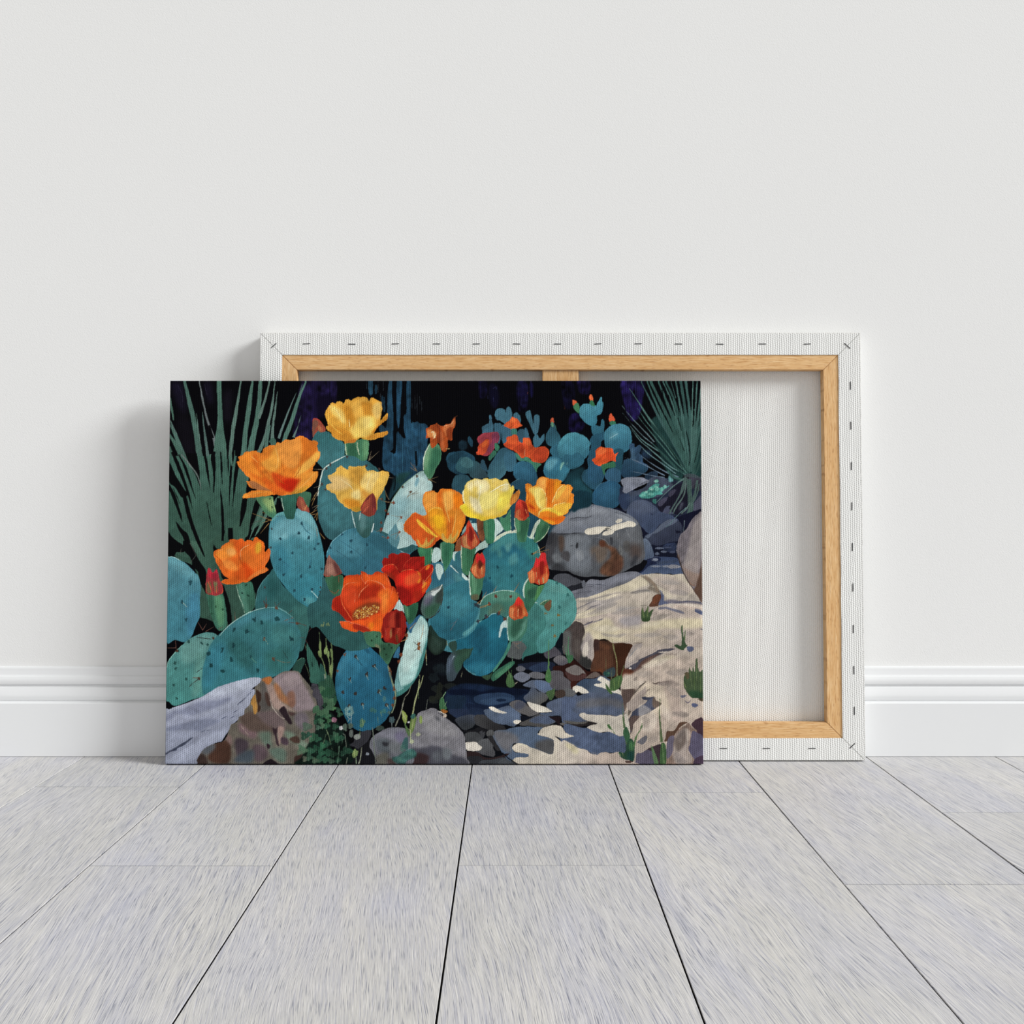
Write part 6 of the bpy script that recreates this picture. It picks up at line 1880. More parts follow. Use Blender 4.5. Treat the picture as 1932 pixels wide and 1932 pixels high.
s d89838 w4 |669 1241 686 1244
s e8c060 w4 |470 1335 478 1343
s f4dc90 w4 |484 1347 497 1349
s e8c060 w3 |630 1231 628 1243
s d89838 w3 |558 1321 546 1325
s e8b850 w3 |534 1278 542 1279
s f4dc90 w3 |598 1279 608 1286
s c87828 w3 |442 1303 447 1314
s f0cc70 w3 |477 1325 464 1328
s f4dc90 w3 |449 1325 462 1330
s f0cc70 w4 |547 1276 552 1290
s f4dc90 w4 |594 1248 602 1254
s f4dc90 w3 |450 1283 462 1287
s 8a4a20 w3 |700 1258 718 1262
s 8a4a20 w4 |531 1344 517 1353
s e8b850 w4 |482 1258 495 1268
s c87828 w3 |597 1265 589 1267
s e8b850 w4 |545 1278 531 1287
s 8a4a20 w4 |563 1341 577 1353
s c87828 w4 |530 1329 526 1341
s c87828 w3 |540 1341 529 1353
s e8c060 w3 |472 1326 481 1332
s d89838 w4 |594 1284 585 1287
s e8c060 w4 |605 1238 605 1246
s 8a4a20 w4 |646 1217 648 1225
s f4dc90 w4 |595 1299 588 1308
s f4dc90 w3 |562 1254 559 1266
s e8c060 w3 |522 1295 517 1309
s c87828 w4 |525 1251 521 1263
s e8c060 w3 |553 1286 555 1299
s d89838 w4 |515 1280 527 1290
s d89838 w4 |511 1349 526 1354
s c87828 w3 |527 1336 532 1346
s c87828 w4 |618 1227 609 1230
s e8c060 w4 |475 1309 469 1323
s f4dc90 w4 |472 1282 459 1283
s c87828 w4 |644 1235 651 1249
s f4dc90 w4 |546 1301 543 1316
s e8b850 w3 |549 1251 542 1260
s d89838 w3 |487 1293 492 1305
@J
// dark red bud and stems below
p 3a7050 b |660 200 740 180 840 190 850 260 880 300 1040 310 1020 360 980 420 950 490 920 540 880 500 830 430 820 360 740 350 690 310
p 2c5a40 c f3 |840 320 960 340 960 440 900 500 850 440
h 16301f w1.6 |745 280 880 370 930 320 960 360 900 430 800 240
p 6f7a58 c f2 |780 320 830 340 840 400 800 400
p 8e1c16 n.1 b |850 180 860 100 870 40 920 -20 970 -30 1010 -60 1060 -20 1100 10 1113 80 1110 160 1100 220 1060 290 1020 320 960 310 910 300 880 280
p b03020 c f3 |900 100 940 40 980 60 960 160 940 260 900 260
p a83020 c f3 |1000 60 1040 20 1060 100 1060 220 1010 260
p 5f1010 c f3 |960 20 1000 60 1000 160 970 240
p 9a6a40 c f1 |940 200 955 150 965 200 950 260
p 6a3a20 c f1 |1000 240 1015 210 1030 250 1020 310
s c85040 w4 c |990 40 1040 120 1020 200
s c85040 w4 c |880 120 900 200 890 260
@F
p 90201a b |770 1340 800 1300 850 1270 880 1280 915 1255 940 1275 960 1270 985 1320 1000 1400 1000 1449 850 1449 770 1449 760 1400
p b03a28 c f3 |830 1330 880 1290 880 1449 820 1449
p 5c100f c f3 |890 1300 930 1300 940 1449 890 1449
p b9d4cc |870 1250 900 1190 930 1150 960 1200 985 1240 990 1300 960 1270 930 1270 900 1250
p 2f6a4c b |970 1210 1020 1220 1080 1190 1130 1185 1120 1280 1090 1360 1060 1400 1030 1410 1000 1350
p 255a3c c f3 |1040 1220 1120 1200 1090 1340 1040 1380
p 4a8c60 c f2 |980 1220 1020 1230 1030 1340 1010 1330
// brown bud left
p 346a4a b |135 900 200 880 300 880 325 900 330 960 310 1060 290 1090 240 1110 200 1080 160 1010
p 2c5c3c c f3 |220 900 310 900 290 1040 220 1060
s 7a4a30 w5 |280 900 280 980
s a03a28 w5 |180 1050 240 1080 280 1040
p 8a5c50 n.1 b |115 880 135 800 150 720 175 675 200 700 250 750 290 810 315 860 280 880 240 900 200 890 150 900
p a87868 c f3 |140 850 180 760 240 800 220 880
p 6a3c38 c f2 |220 740 280 800 300 860 250 860
s 8a3024 w7 |240 895 280 875 320 855
s 9a3c2c w6 |120 880 150 900 200 895
@E
// small orange flower left
p ea6a22 n.07 b |555 660 565 630 600 610 635 600 640 580 680 550 720 530 730 505 780 500 810 510 840 495 870 498 890 525 920 510 960 515 980 520 995 485 1020 478 1045 500 1070 520 1090 530 1105 580 1105 640 1150 600 1165 640 1150 720 1110 790 1130 810 1145 830 1100 860 1040 885 980 920 920 960 900 965 870 960 840 975 760 985 680 980 640 960 680 930 720 925 660 880 620 810 580 740
p f08a30 c f4 |580 640 680 570 760 540 780 640 740 700 640 720 580 700
p f0a050 c f3 |700 610 750 595 800 620 790 670 730 680 700 650
p e05a1c c f3 |780 520 880 510 880 600 840 660 800 620
p ec7226 c f3 |850 640 900 580 980 560 1050 560 1100 640 1080 740 980 820 900 760 860 700
p f0b030 c f3 |1010 560 1050 530 1070 580 1050 640 1010 650
p d84812 c f4 |880 740 940 800 980 860 920 940 880 900 860 820
p cc5018 c f4 |800 840 880 800 890 900 860 950 780 900
p f08a38 c f3 |640 720 760 740 820 830 740 830 670 800
p e27a34 c f2 |920 930 1000 860 1080 820 1145 815 1100 858 1000 900
p e8702c c f2 |1060 760 1120 680 1155 620 1150 700 1090 790
p d8601c c f2 |640 960 720 930 840 960 760 985
s f4b070 w6 c a.9 |850 720 845 640 880 590 940 560
s c84810 w6 c |820 660 850 740 890 800
s c84810 w5 c |560 660 640 740 700 860
s f29448 w6 c |600 630 660 610
@M
// left foreground rocks
p 6b6459 b n.09 |430 1330 480 1220 550 1110 700 1060 800 1030 860 940 890 820 980 780 1010 700 1080 620 1160 520 1210 340 1290 260 1300 210 1410 185 1450 210 1530 150 1600 120 1700 112 1780 125 1840 200 1920 300 1990 420 2040 640 2100 900 2120 1340
p 7d6468 c f4 |1000 800 1160 820 1240 900 1200 1000 1100 960 1020 900
p 5a4a42 c f4 |1020 720 1160 640 1260 700 1440 800 1440 960 1300 900 1160 900 1060 820
p 6a5a5a c f5 |1260 640 1500 640 1600 760 1600 900 1460 860 1300 760
p 8c7c80 c f3 |1450 210 1600 140 1760 130 1840 260 1930 420 1990 600 1840 640 1740 640 1600 420 1520 320
p 99888a c f4 a.8 |1560 200 1700 150 1800 250 1700 330 1600 300
p 9c6a48 c f3 |1470 280 1520 300 1600 430 1720 500 1700 580 1600 540 1500 480 1450 380
p 866050 c f3 |1640 400 1720 380 1740 520 1700 600 1640 520
p a38a80 c f3 |1340 260 1420 260 1480 380 1560 520 1720 620 1740 660 1600 600 1520 620 1440 580 1400 460
p b06a38 c f2 |1310 230 1400 188 1440 220 1400 290 1350 280
p 595450 c f3 |1290 280 1340 260 1400 480 1420 600 1320 640 1260 600 1280 460
p b08040 c f1 |1165 500 1210 420 1230 480 1250 600 1230 670 1200 670 1185 580 1160 540
p 3c2a22 c f1 |1230 360 1290 410 1295 480 1270 540 1290 600 1250 660 1250 560 1235 470
p 4a3630 c f2 |1350 390 1390 420 1420 560 1390 570 1350 490
p 2c2026 c f1 |1560 590 1600 575 1630 640 1700 790 1660 805 1620 760 1560 680 1530 630
p 4c3836 c f2 |1650 640 1740 670 1700 700 1660 680
p 6f6470 c f4 a.8 |1740 680 1860 660 1920 780 1860 900 1740 800
p 35262c c f1 |1440 850 1480 870 1515 845 1510 900 1500 960 1530 1080 1500 1075 1470 960
p 9a8078 c f2 |1510 860 1580 840 1600 900 1570 960 1530 1080
p 5c7060 c f5 |1280 920 1420 910 1420 1020 1440 1100 1360 1100 1280 980
p 6f8470 c f4 |1600 900 1700 920 1800 1000 1900 1060 1880 1120 1740 1060 1640 1000
p 4a3a44 c f2 |1560 980 1640 1000 1640 1080 1560 1060
p 2f2028 c f1 |1370 1060 1410 1080 1410 1110 1390 1130 1370 1110
p 5a7062 c f4 |1400 1140 1560 1120 1620 1180 1600 1300 1500 1280
p 5a4a50 c f4 |1200 1080 1340 1100 1380 1220 1260 1300 1180 1200
p 4a3228 c f3 |700 1060 860 1020 900 1100 880 1300 700 1320 600 1240
p 3a2c28 c f3 |500 1200 560 1200 600 1330 430 1330
p 54585e c f4 |540 1120 640 1070 700 1080 680 1140 600 1200 520 1180
p 453a42 c f4 |960 1000 1120 1030 1120 1120 1060 1240 980 1220
p 45505a c f5 |1080 1160 1200 1160 1180 1300 1060 1320 940 1280
p 7a6460 c f3 |820 960 900 960 920 1080 860 1040
p 221a20 c f1 |1320 1320 1380 1275 1430 1265 1500 1310 1520 1340 1320 1340
p 3c2a26 c f2 |1730 1240 1820 1200 1860 1340 1740 1340
p 4c3830 c f2 |1660 1000 1760 960 1800 1040 1740 1060
s c4b4a8 w5 c |1410 490 1440 580 1530 700 1600 740
s a08c80 w5 c |1030 830 1130 950
// grey-lilac slab
p a5abc0 g:8c92a8:400:500:500:1000 b |50 660 100 620 150 590 250 560 380 510 480 470 560 430 640 380 740 320 880 275 1020 235 1160 205 1260 200 1295 215 1290 250 1240 300 1180 345 1210 360 1210 410 1170 480 1140 560 1080 620 1070 680 1010 710 1000 740 960 780 900 820 880 880 840 940 800 1000 780 1030 700 1050 600 1100 540 1140 500 1200 460 1270 430 1335 40 1335
p b3bacd c f4 |560 430 740 330 1000 245 1270 205 1200 320 1000 380 860 400 740 440
p 8288a2 c f4 |60 700 140 640 280 600 420 540 560 500 700 500 860 460 920 480 700 600 560 640 460 680 340 700 200 680 140 740 50 780
p 9aa0b8 c f4 |60 820 220 700 440 700 700 680 900 640 1000 640 960 720 860 760 660 760 400 780 240 800 100 850
p 7f86a0 c f3 |380 770 560 740 760 760 700 800 560 860 500 900 300 880 180 900 60 900 50 860
p 969db5 c f4 |60 940 300 900 420 960 360 1060 160 1160 60 1150
p a2a9c0 c f4 |200 1180 400 1080 560 960 760 900 860 880 780 1000 640 1060 520 1120 440 1240 160 1320 50 1300
p 3f465c c f1 |50 1190 150 1130 260 1060 330 1020 410 975 380 1010 290 1080 210 1120 190 1150 110 1170 50 1210
s 4c536c w8 c |1100 460 1040 510 985 555
s 4c536c w7 c |985 625 930 660
s 5c6480 w9 c |850 705 780 740
s 5c6480 w9 c |950 700 890 735
s 4c536c w6 c |510 915 580 880
s 4c536c w6 c |590 890 650 880
s 5c6480 w7 c |1220 330 1160 365
s 6f7690 w10 c a.7 |1180 380 1100 450
@N
// right foreground boulders
p 3f3f48 n.1 |190 290 260 285 280 350 330 420 310 540 350 620 320 680 240 440
p 4a4852 |200 300 260 290 270 340 240 380
p 7f7d84 b n.08 |1480 1120 1500 1040 1490 940 1540 800 1560 700 1600 650 1680 625 1740 600 1800 605 1860 650 1930 720 2040 800 2130 880 2180 960 2200 1100 2210 1250 2200 1335 1500 1335
p 8f8d90 c f5 a.8 |1600 700 1740 640 1900 740 2060 860 2100 960 1900 960 1700 900
p 55565c c f3 |1800 700 1840 720 1880 760 1820 760
p 4a4a55 c f4 |1490 1130 1620 1120 1740 1090 1860 1100 1960 1160 2060 1220 2160 1240 2200 1340 1500 1340
p 6a7076 c f4 |1900 1130 2000 1140 2000 1260 1900 1260
p 3a2a2c c f3 |1460 1260 1560 1180 1700 1210 1720 1260 1660 1340 1460 1340
p 5c6068 c f5 |1760 1180 1860 1160 1880 1280 1780 1280
s 3c3c46 w6 |1840 660 1900 700 1960 740
s d0ccc8 w7 |1840 640 1890 660 1930 700
p 6b6c75 b n.09 |950 1040 1000 960 1080 910 1140 875 1230 850 1330 850 1420 870 1490 940 1500 1120 1490 1335 1000 1335 1000 1200 950 1110
p 7f7f8c c f4 |1060 930 1240 860 1400 880 1440 980 1340 1000 1200 1000
p 6f6a84 c f4 |1280 930 1400 900 1400 1020 1340 1040 1290 1000
p 555c62 c f4 |1030 1020 1180 1000 1220 1120 1180 1200 1060 1140
p 2f3036 c f2 |1110 1040 1190 1050 1190 1090 1130 1090
p 5f5d54 c f4 |1030 1220 1180 1180 1180 1335 1010 1335
p 6a6e72 c f4 |1200 1060 1320 1060 1360 1180 1220 1180
p 4a3c3a c f3 |1190 1260 1280 1260 1290 1335 1190 1335
p 295a57 a.85 f1 |1370 1060 1400 1000 1440 980 1450 1060 1440 1140 1380 1120
p 275f56 a.8 f2 n.2 |1240 1240 1320 1220 1400 1160 1500 1130 1555 1180 1540 1240 1440 1280 1400 1330 1320 1330 1260 1290
e 45796a a.6 |1380 1120 40 50 1480 1190 30 26 1340 1260 30 26
p 33333a |680 1080 740 1040 760 960 860 900 960 890 960 960 900 1060 860 1120 820 1150 760 1110
p 17171c |830 1110 950 1010 940 1100 1000 1200 1010 1330 640 1330 680 1200 760 1150
p 08080b |480 760 620 800 700 880 740 1000 660 1060 560 1000 480 900
// dark foliage mass
p 0e1e18 n.2 f2 |240 680 420 640 520 760 640 960 700 1100 730 1200 660 1335 0 1335 60 1240 130 1100 240 900
@N
p 537a60 a.93 n.12 |326 386 309 391 293 383 298 364 296 353 293 333 313 329 328 338 339 344 356 353 354 370 335 376
s 6f8e74 w2 a.55 |320 353 325 407
p 295d41 a.93 n.12 |408 345 391 348 380 361 358 364 348 346 355 330 352 315 360 297 381 296 392 312 411 314 422 331
s 6f8e74 w2 a.55 |380 322 383 382
p 1e4c33 a.93 n.12 |391 455 375 428 380 402 373 378 384 350 417 353 435 372 464 373 484 396 466 421 444 433 423 446
s 6f8e74 w2 a.55 |420 388 424 478
p 50754b a.93 n.12 |358 451 376 455 390 472 371 485 357 492 343 500 321 504 314 484 316 469 313 451 325 435 347 441
s 6f8e74 w2 a.55 |345 462 339 522
p 457544 a.93 n.12 |370 489 368 472 375 447 401 454 416 466 434 473 448 491 430 507 413 513 399 526 374 528 367 506
s 6f8e74 w2 a.55 |400 481 405 550
p 42753f a.93 n.12 |486 500 507 505 514 525 499 540 483 547 466 556 441 556 440 532 445 517 435 497 452 481 474 490
s 6f8e74 w2 a.55 |470 511 469 577
p 284c38 a.93 n.12 |355 567 336 576 321 563 323 545 323 531 325 512 343 507 358 519 373 522 390 533 389 553 367 559
s 6f8e74 w2 a.55 |350 532 353 592
p 417548 a.93 n.12 |470 544 479 565 459 580 442 587 424 603 397 601 395 574 394 556 396 536 408 513 434 526 451 534
s 6f8e74 w2 a.55 |430 550 423 625
p 427344 a.93 n.12 |509 586 522 601 506 615 490 617 479 632 460 630 455 612 456 599 453 585 462 569 481 574 491 584
s 6f8e74 w2 a.55 |480 593 481 647
p 245037 a.93 n.12 |350 612 352 597 346 577 360 559 383 568 396 579 416 585 425 604 407 618 392 624 376 635 352 636
s 6f8e74 w2 a.55 |380 591 383 657
p 45754f a.93 n.12 |209 613 216 591 240 594 253 609 277 610 292 630 274 648 255 655 240 664 216 668 206 648 209 630
s 6f8e74 w2 a.55 |240 621 242 690
p 3e6b48 a.93 n.12 |345 652 328 672 306 678 288 694 259 695 255 667 260 649 252 628 263 603 292 613 309 622 332 630
s 6f8e74 w2 a.55 |290 640 290 715
p 29583d a.93 n.12 |298 679 311 663 333 672 346 679 361 686 372 703 359 718 342 723 327 732 306 731 300 713 302 698
s 6f8e74 w2 a.55 |330 692 333 752
p 376744 a.93 n.12 |429 679 451 693 441 715 418 721 405 732 382 742 365 725 367 704 369 689 372 667 394 659 411 676
s 6f8e74 w2 a.55 |400 691 399 760
p 34623d a.93 n.12 |444 779 429 782 413 794 392 791 392 769 395 756 388 735 406 724 425 734 439 739 458 747 463 767
s 6f8e74 w2 a.55 |420 752 416 812
p 1b4430 a.93 n.12 |276 699 290 708 309 717 318 737 297 751 280 755 263 770 239 764 236 742 238 725 236 704 255 692
s 6f8e74 w2 a.55 |270 721 272 787
p 3f704f a.93 n.12 |284 735 307 732 324 743 343 749 362 766 345 785 327 793 313 807 288 812 277 791 284 772 274 754
s 6f8e74 w2 a.55 |310 761 316 830
p 4f7556 a.93 n.12 |309 802 328 788 348 800 363 809 384 819 382 840 361 849 348 857 329 869 308 859 313 837 309 822
s 6f8e74 w2 a.55 |340 821 338 887
p 4a715b a.93 n.12 |294 868 283 879 262 885 248 870 257 852 253 838 256 819 277 818 292 827 304 834 320 847 314 864
s 6f8e74 w2 a.55 |280 842 284 902
p 26553a a.93 n.12 |398 801 410 810 435 818 435 840 413 850 399 857 379 872 356 862 357 839 363 824 359 803 377 791
s 6f8e74 w2 a.55 |390 821 385 887
p 24513a a.93 n.12 |245 750 260 757 273 763 291 775 283 792 267 800 254 807 234 816 220 802 224 783 220 769 225 751
s 6f8e74 w2 a.55 |250 772 248 829
p 244e37 a.93 n.12 |511 812 527 820 551 832 543 855 519 861 507 875 483 884 462 870 468 845 463 828 469 806 492 800
s 6f8e74 w2 a.55 |500 830 500 902
p 264c33 a.93 n.12 |555 640 572 655 586 663 606 675 595 694 577 701 564 715 542 719 526 703 531 683 531 668 531 644
s 6f8e74 w2 a.55 |560 671 553 737
p 1f4431 a.93 n.12 |552 642 538 651 515 655 511 633 513 619 507 600 522 587 542 587 553 603 573 605 584 622 570 638
s 6f8e74 w2 a.55 |540 612 538 672
p 244e38 a.93 n.12 |497 967 518 986 502 1008 478 1015 463 1029 436 1037 420 1015 423 993 422 973 427 945 456 949 474 964
s 6f8e74 w2 a.55 |460 979 463 1060
p 29583c a.93 n.12 |562 972 587 981 601 1006 577 1025 555 1032 534 1052 503 1046 495 1018 498 996 493 968 513 944 545 956
s 6f8e74 w2 a.55 |540 988 536 1078
p 26513c a.93 n.12 |599 966 617 969 635 982 631 1003 609 1011 596 1021 575 1029 557 1016 559 995 560 980 560 957 582 951
s 6f8e74 w2 a.55 |590 981 590 1047
p 335a41 a.93 n.12 |469 972 468 950 473 935 469 915 485 898 506 914 521 918 543 927 543 948 525 960 509 965 490 982
s 6f8e74 w2 a.55 |500 931 495 997
p 295b3f a.93 n.12 |254 978 241 988 223 998 200 993 194 972 198 955 194 933 213 918 236 928 247 941 274 945 276 967
s 6f8e74 w2 a.55 |230 951 236 1020
p 376b4b a.93 n.12 |158 1033 167 1013 158 998 166 981 185 975 200 988 217 991 234 1005 228 1024 208 1031 194 1038 175 1044
s 6f8e74 w2 a.55 |190 1002 184 1062
p 24533c a.93 n.12 |245 953 273 961 287 976 311 981 325 1003 302 1020 285 1028 267 1039 242 1038 237 1015 238 998 231 976
s 6f8e74 w2 a.55 |270 990 266 1065
p 265a3d a.93 n.12 |298 1127 304 1098 301 1080 300 1051 327 1040 350 1058 370 1063 398 1077 391 1104 369 1118 350 1127 323 1144
s 6f8e74 w2 a.55 |340 1079 344 1163
p 204c37 a.93 n.12 |365 1066 366 1049 365 1022 392 1019 411 1032 429 1038 455 1051 447 1076 424 1086 407 1097 381 1109 362 1089
s 6f8e74 w2 a.55 |400 1050 402 1125
p 24553c a.93 n.12 |281 1192 277 1172 275 1144 301 1128 328 1142 345 1154 378 1162 382 1191 351 1205 334 1217 308 1234 280 1222
s 6f8e74 w2 a.55 |320 1168 319 1258
p 1b4330 a.93 n.12 |294 1106 299 1129 278 1143 262 1152 240 1167 216 1156 213 1132 220 1114 214 1091 232 1072 257 1086 272 1097
s 6f8e74 w2 a.55 |250 1110 252 1185
p 264f3a a.93 n.12 |139 1168 135 1147 135 1115 168 1109 193 1122 215 1130 242 1147 237 1177 207 1187 189 1199 161 1215 135 1198
s 6f8e74 w2 a.55 |180 1148 174 1238
p 24513a a.93 n.12 |476 1165 480 1193 449 1205 432 1218 407 1230 379 1220 380 1191 381 1172 376 1142 403 1129 430 1142 450 1150
s 6f8e74 w2 a.55 |420 1168 422 1258
p 1f4430 a.93 n.12 |524 1180 534 1203 514 1221 495 1228 477 1244 450 1242 442 1217 446 1198 442 1177 456 1156 482 1163 498 1176
s 6f8e74 w2 a.55 |480 1190 480 1265
p 244c37 a.93 n.12 |305 1219 321 1234 355 1238 364 1266 340 1287 318 1296 294 1313 262 1308 253 1279 260 1256 255 1230 275 1209
s 6f8e74 w2 a.55 |300 1248 295 1338
p 28553c a.93 n.12 |382 1229 397 1246 420 1251 435 1272 416 1291 394 1295 378 1314 351 1312 342 1288 346 1269 343 1248 354 1225
s 6f8e74 w2 a.55 |380 1260 375 1335
p 415a44 a.93 n.12 |206 1275 202 1252 221 1236 245 1247 259 1258 281 1265 290 1287 270 1302 252 1309 233 1325 207 1318 202 1294
s 6f8e74 w2 a.55 |240 1270 232 1345
p 45674b a.93 n.12 |75 1191 63 1170 67 1150 62 1130 73 1107 100 1111 115 1126 134 1132 152 1150 137 1170 116 1176 100 1186
s 6f8e74 w2 a.55 |100 1140 106 1215
p 41624b a.93 n.12 |109 1128 89 1142 71 1148 52 1164 26 1158 24 1132 25 1115 23 1092 41 1073 66 1086 79 1098 102 1106
s 6f8e74 w2 a.55 |60 1110 55 1185
p 66705a a.93 n.12 |79 1275 81 1259 76 1240 87 1219 112 1229 127 1236 142 1245 160 1262 144 1280 123 1282 108 1298 84 1297
s 6f8e74 w2 a.55 |110 1251 111 1317
p 335a44 a.93 n.12 |175 1210 191 1220 211 1236 205 1259 179 1265 164 1280 139 1283 120 1266 130 1243 126 1226 130 1201 155 1195
s 6f8e74 w2 a.55 |160 1230 158 1305
p 4f674f a.93 n.12 |2 1194 7 1180 0 1163 9 1145 31 1150 44 1159 60 1165 76 1181 61 1197 43 1201 29 1210 7 1214
s 6f8e74 w2 a.55 |30 1172 32 1232
p 244c38 a.93 n.12 |600 1115 623 1097 650 1110 668 1123 690 1136 697 1163 670 1176 651 1185 626 1204 603 1186 606 1159 600 1141
s 6f8e74 w2 a.55 |640 1139 634 1223
p 26513a a.93 n.12 |712 1182 697 1188 676 1202 656 1189 659 1166 661 1152 661 1131 680 1118 700 1131 716 1138 734 1151 730 1172
s 6f8e74 w2 a.55 |690 1151 692 1217
p 224735 a.93 n.12 |569 1211 574 1192 569 1177 574 1157 596 1154 613 1163 631 1170 650 1185 637 1205 618 1213 603 1220 580 1230
s 6f8e74 w2 a.55 |600 1181 608 1247
p 1f4431 a.93 n.12 |541 1233 555 1247 573 1254 584 1271 570 1287 554 1295 539 1306 514 1308 506 1287 513 1269 509 1252 516 1229
s 6f8e74 w2 a.55 |540 1261 542 1327
p 334e3d a.93 n.12 |497 1297 477 1310 461 1317 444 1326 422 1322 417 1301 420 1285 418 1266 432 1247 455 1261 470 1267 487 1277
s 6f8e74 w2 a.55 |450 1281 449 1347
p 4a5f4f a.93 n.12 |197 819 204 854 172 874 146 882 117 902 80 893 81 855 79 831 76 797 108 781 140 795 164 804
s 6f8e74 w2 a.55 |130 826 124 931
p 264c3a a.93 n.12 |165 965 141 986 118 996 95 1015 62 1009 55 979 61 957 52 929 72 905 104 919 123 930 146 940
s 6f8e74 w2 a.55 |100 948 97 1038
p 295544 a.93 n.12 |141 978 131 959 135 942 131 928 136 909 157 907 170 919 187 922 205 936 194 954 176 961 163 969
s 6f8e74 w2 a.55 |160 932 164 992
r 6b825b |385 880 10 420 980 8 460 1140 4
r 5d7a59 |380 940 4 360 1020 7 340 1070 5
r 6b7567 |590 930 3 630 960 8 645 1110 9
r 53755c |548 1090 12 545 1200 12 530 1320 8
r 42674f |600 1000 8 590 1060 5
r 8a9078 |845 1110 8 830 1240 12 800 1335 12
r 778e6e |770 1240 12 775 1335 12
r 6a7468 |985 850 10 1000 1000 14 1010 1150 12 1030 1335 8
r 6b7562 |660 1240 10 640 1335 10
p 6f884b |720 1200 740 1150 760 1130 775 1150 800 1160 790 1210 760 1240 735 1250
p 93a65b a.8 |740 1150 760 1180 750 1230 735 1200
e 88909a |920 1195 22 20
e c4c4c4 |575 860 24 26
e a06a80 a.8 |485 750 34 34
e b88a98 a.7 |470 765 14 14
p 5d6660 |690 890 720 880 735 930 720 980 690 970 680 930
p 8a9088 |750 950 820 940 825 990 780 1010 745 990
e 536759 |630 850 30 50 700 830 34 34
e 6f9590 a.8 n.2 |650 620 28 34 700 600 30 30 720 650 26 40 690 680 36 22 645 670 20 26
s 9ab0ac w5 |650 690 680 740 655 790
s 9ab0ac w5 |710 690 705 800
s 9ab0ac w5 |680 740 705 735
e 537a52 a.75 |850 780 38 56 840 830 26 26
s 7d9560 w5 |850 740 870 830
e 417560 a.6 |980 620 30 30 1020 640 22 26 1140 640 22 30 1100 650 20 24
e 5d826e a.5 |1140 480 22 40 1090 370 16 24
s 6b8852 w4 |820 860 820 950
s 5d8260 w4 |1050 700 1060 800
s 6b8860 w4 |1090 650 1110 720
e 4f6759 a.7 |1080 860 50 34 1200 660 20 24 1240 760 34 30
@I
r 6b824d |1700 440 4 1700 600 8 1740 700 10 1760 840 10
r 6b824d |1760 430 4 1770 560 10 1800 700 8 1790 900 6
r 6b824d |1815 470 4 1830 600 10 1820 760 14 1810 900 8
r 5d754d |1690 360 3 1695 500 6
r 4f674d |1840 640 3 1835 760 8 1820 900 6
p 79904f |1690 480 1705 470 1712 560 1700 590 1690 540
p 79904f |1680 560 1710 570 1715 620 1695 630 1680 600
p 79904f |1740 560 1770 500 1780 560 1760 600 1745 590
p 6f874b |1770 590 1790 560 1800 610 1785 640
p 6f874b |1810 540 1830 570 1830 640 1815 620
p 799052 |1800 740 1830 700 1830 800 1810 820
s 87995b w5 |1705 300 1715 280 1730 300
s 87995b w5 |1740 250 1735 300
s 87995b w7 |1765 280 1785 265 1800 295
e 5d7952 a.8 |1720 290 14 14 1780 280 20 16
r 758874 |1740 810 10 1760 860 26 1780 920 10
p 29533d a.9 |1680 900 1700 1000 1760 1080 1840 1060 1870 1000 1830 900 1860 960 1800 820 1740 880
e 416b4b |1720 980 34 44 1750 1090 40 34 1830 1110 40 44 1690 970 20 30 1800 1170 40 30 1660 1180 40 34 1700 1230 40 30 1760 1210 36 36
e 245137 |1790 1000 44 44 1740 1020 30 40 1860 1080 20 40
e 3a3a40 |1640 960 40 34
e 4a4650 |1660 1010 40 60 1700 1100 30 60
@J
r a0a870 |1260 650 4 1250 780 12 1215 920 14 1190 1040 12 1180 1100 10
r a0a870 |1300 650 3 1270 760 8 1240 820 10
r 7a7a68 |1175 740 3 1140 840 8 1095 900 8 1060 1050 9 1000 1200 12
r 8a8a78 |1100 900 3 1080 980 6 1050 1080 8
r 6a7068 |1345 910 3 1330 1020 6
r 6b8252 |1250 900 4 1245 820 5
p 879c41 b |1070 1030 1100 1050 1125 1090 1125 1130 1110 1200 1140 1250 1130 1260 1100 1180 1075 1110
p 9ea86a c |1075 1045 1090 1110 1110 1130 1095 1080
p 6b863f b |1170 1110 1200 1090 1225 1110 1215 1180 1190 1250 1160 1290 1150 1250
p 95a360 c f1 |1200 1100 1195 1180 1170 1240 1180 1160
p 537541 |1095 1150 1120 1200 1150 1260 1140 1310 1110 1230
p 879e4b |1255 1110 1270 1085 1290 1110 1280 1170 1260 1160
s b0bb82 w5 |1130 1220 1160 1250 1165 1320 1155 1380
p 33675c |1170 1080 1200 1060 1215 1090 1190 1120 1165 1110
e b0b890 a.9 |1245 1285 24 20 1175 1365 20 24
s d0c8c8 w6 |1130 1150 1150 1165
e d4d4d8 |1140 1155 14 10
e 415a60 a.9 |960 1130 30 34
r 6b7574 |960 1160 8 965 1220 6
s d8c8b0 w6 |1480 1040 1520 1060 1550 1080
p 3f7548 |1470 960 1485 900 1510 890 1530 950 1545 990 1550 1010 1520 1030 1480 1020
s 79a371 w6 |1500 900 1540 830
s 79a371 w5 |1520 990 1555 930
p a8682c |1490 1020 1530 1020 1560 1045 1520 1060 1500 1045
e c8b8a8 |1530 1085 20 18
@K
p 41673a |880 1000 900 930 930 920 950 960 970 1040 930 1070 890 1050
r 4f7544 |895 840 2 910 900 8 930 960 12
r 4f7544 |940 880 2 930 950 8
r 415a37 |880 900 2 900 960 6
s b0a890 w5 |975 1030 1000 1010
r 538244 |1337 560 3 1337 720 10 1335 900 18 1335 1000 30
p 41753d |1300 960 1320 880 1345 870 1365 940 1355 1010 1320 1010
r 5d8852 |1315 880 3 1322 960 10
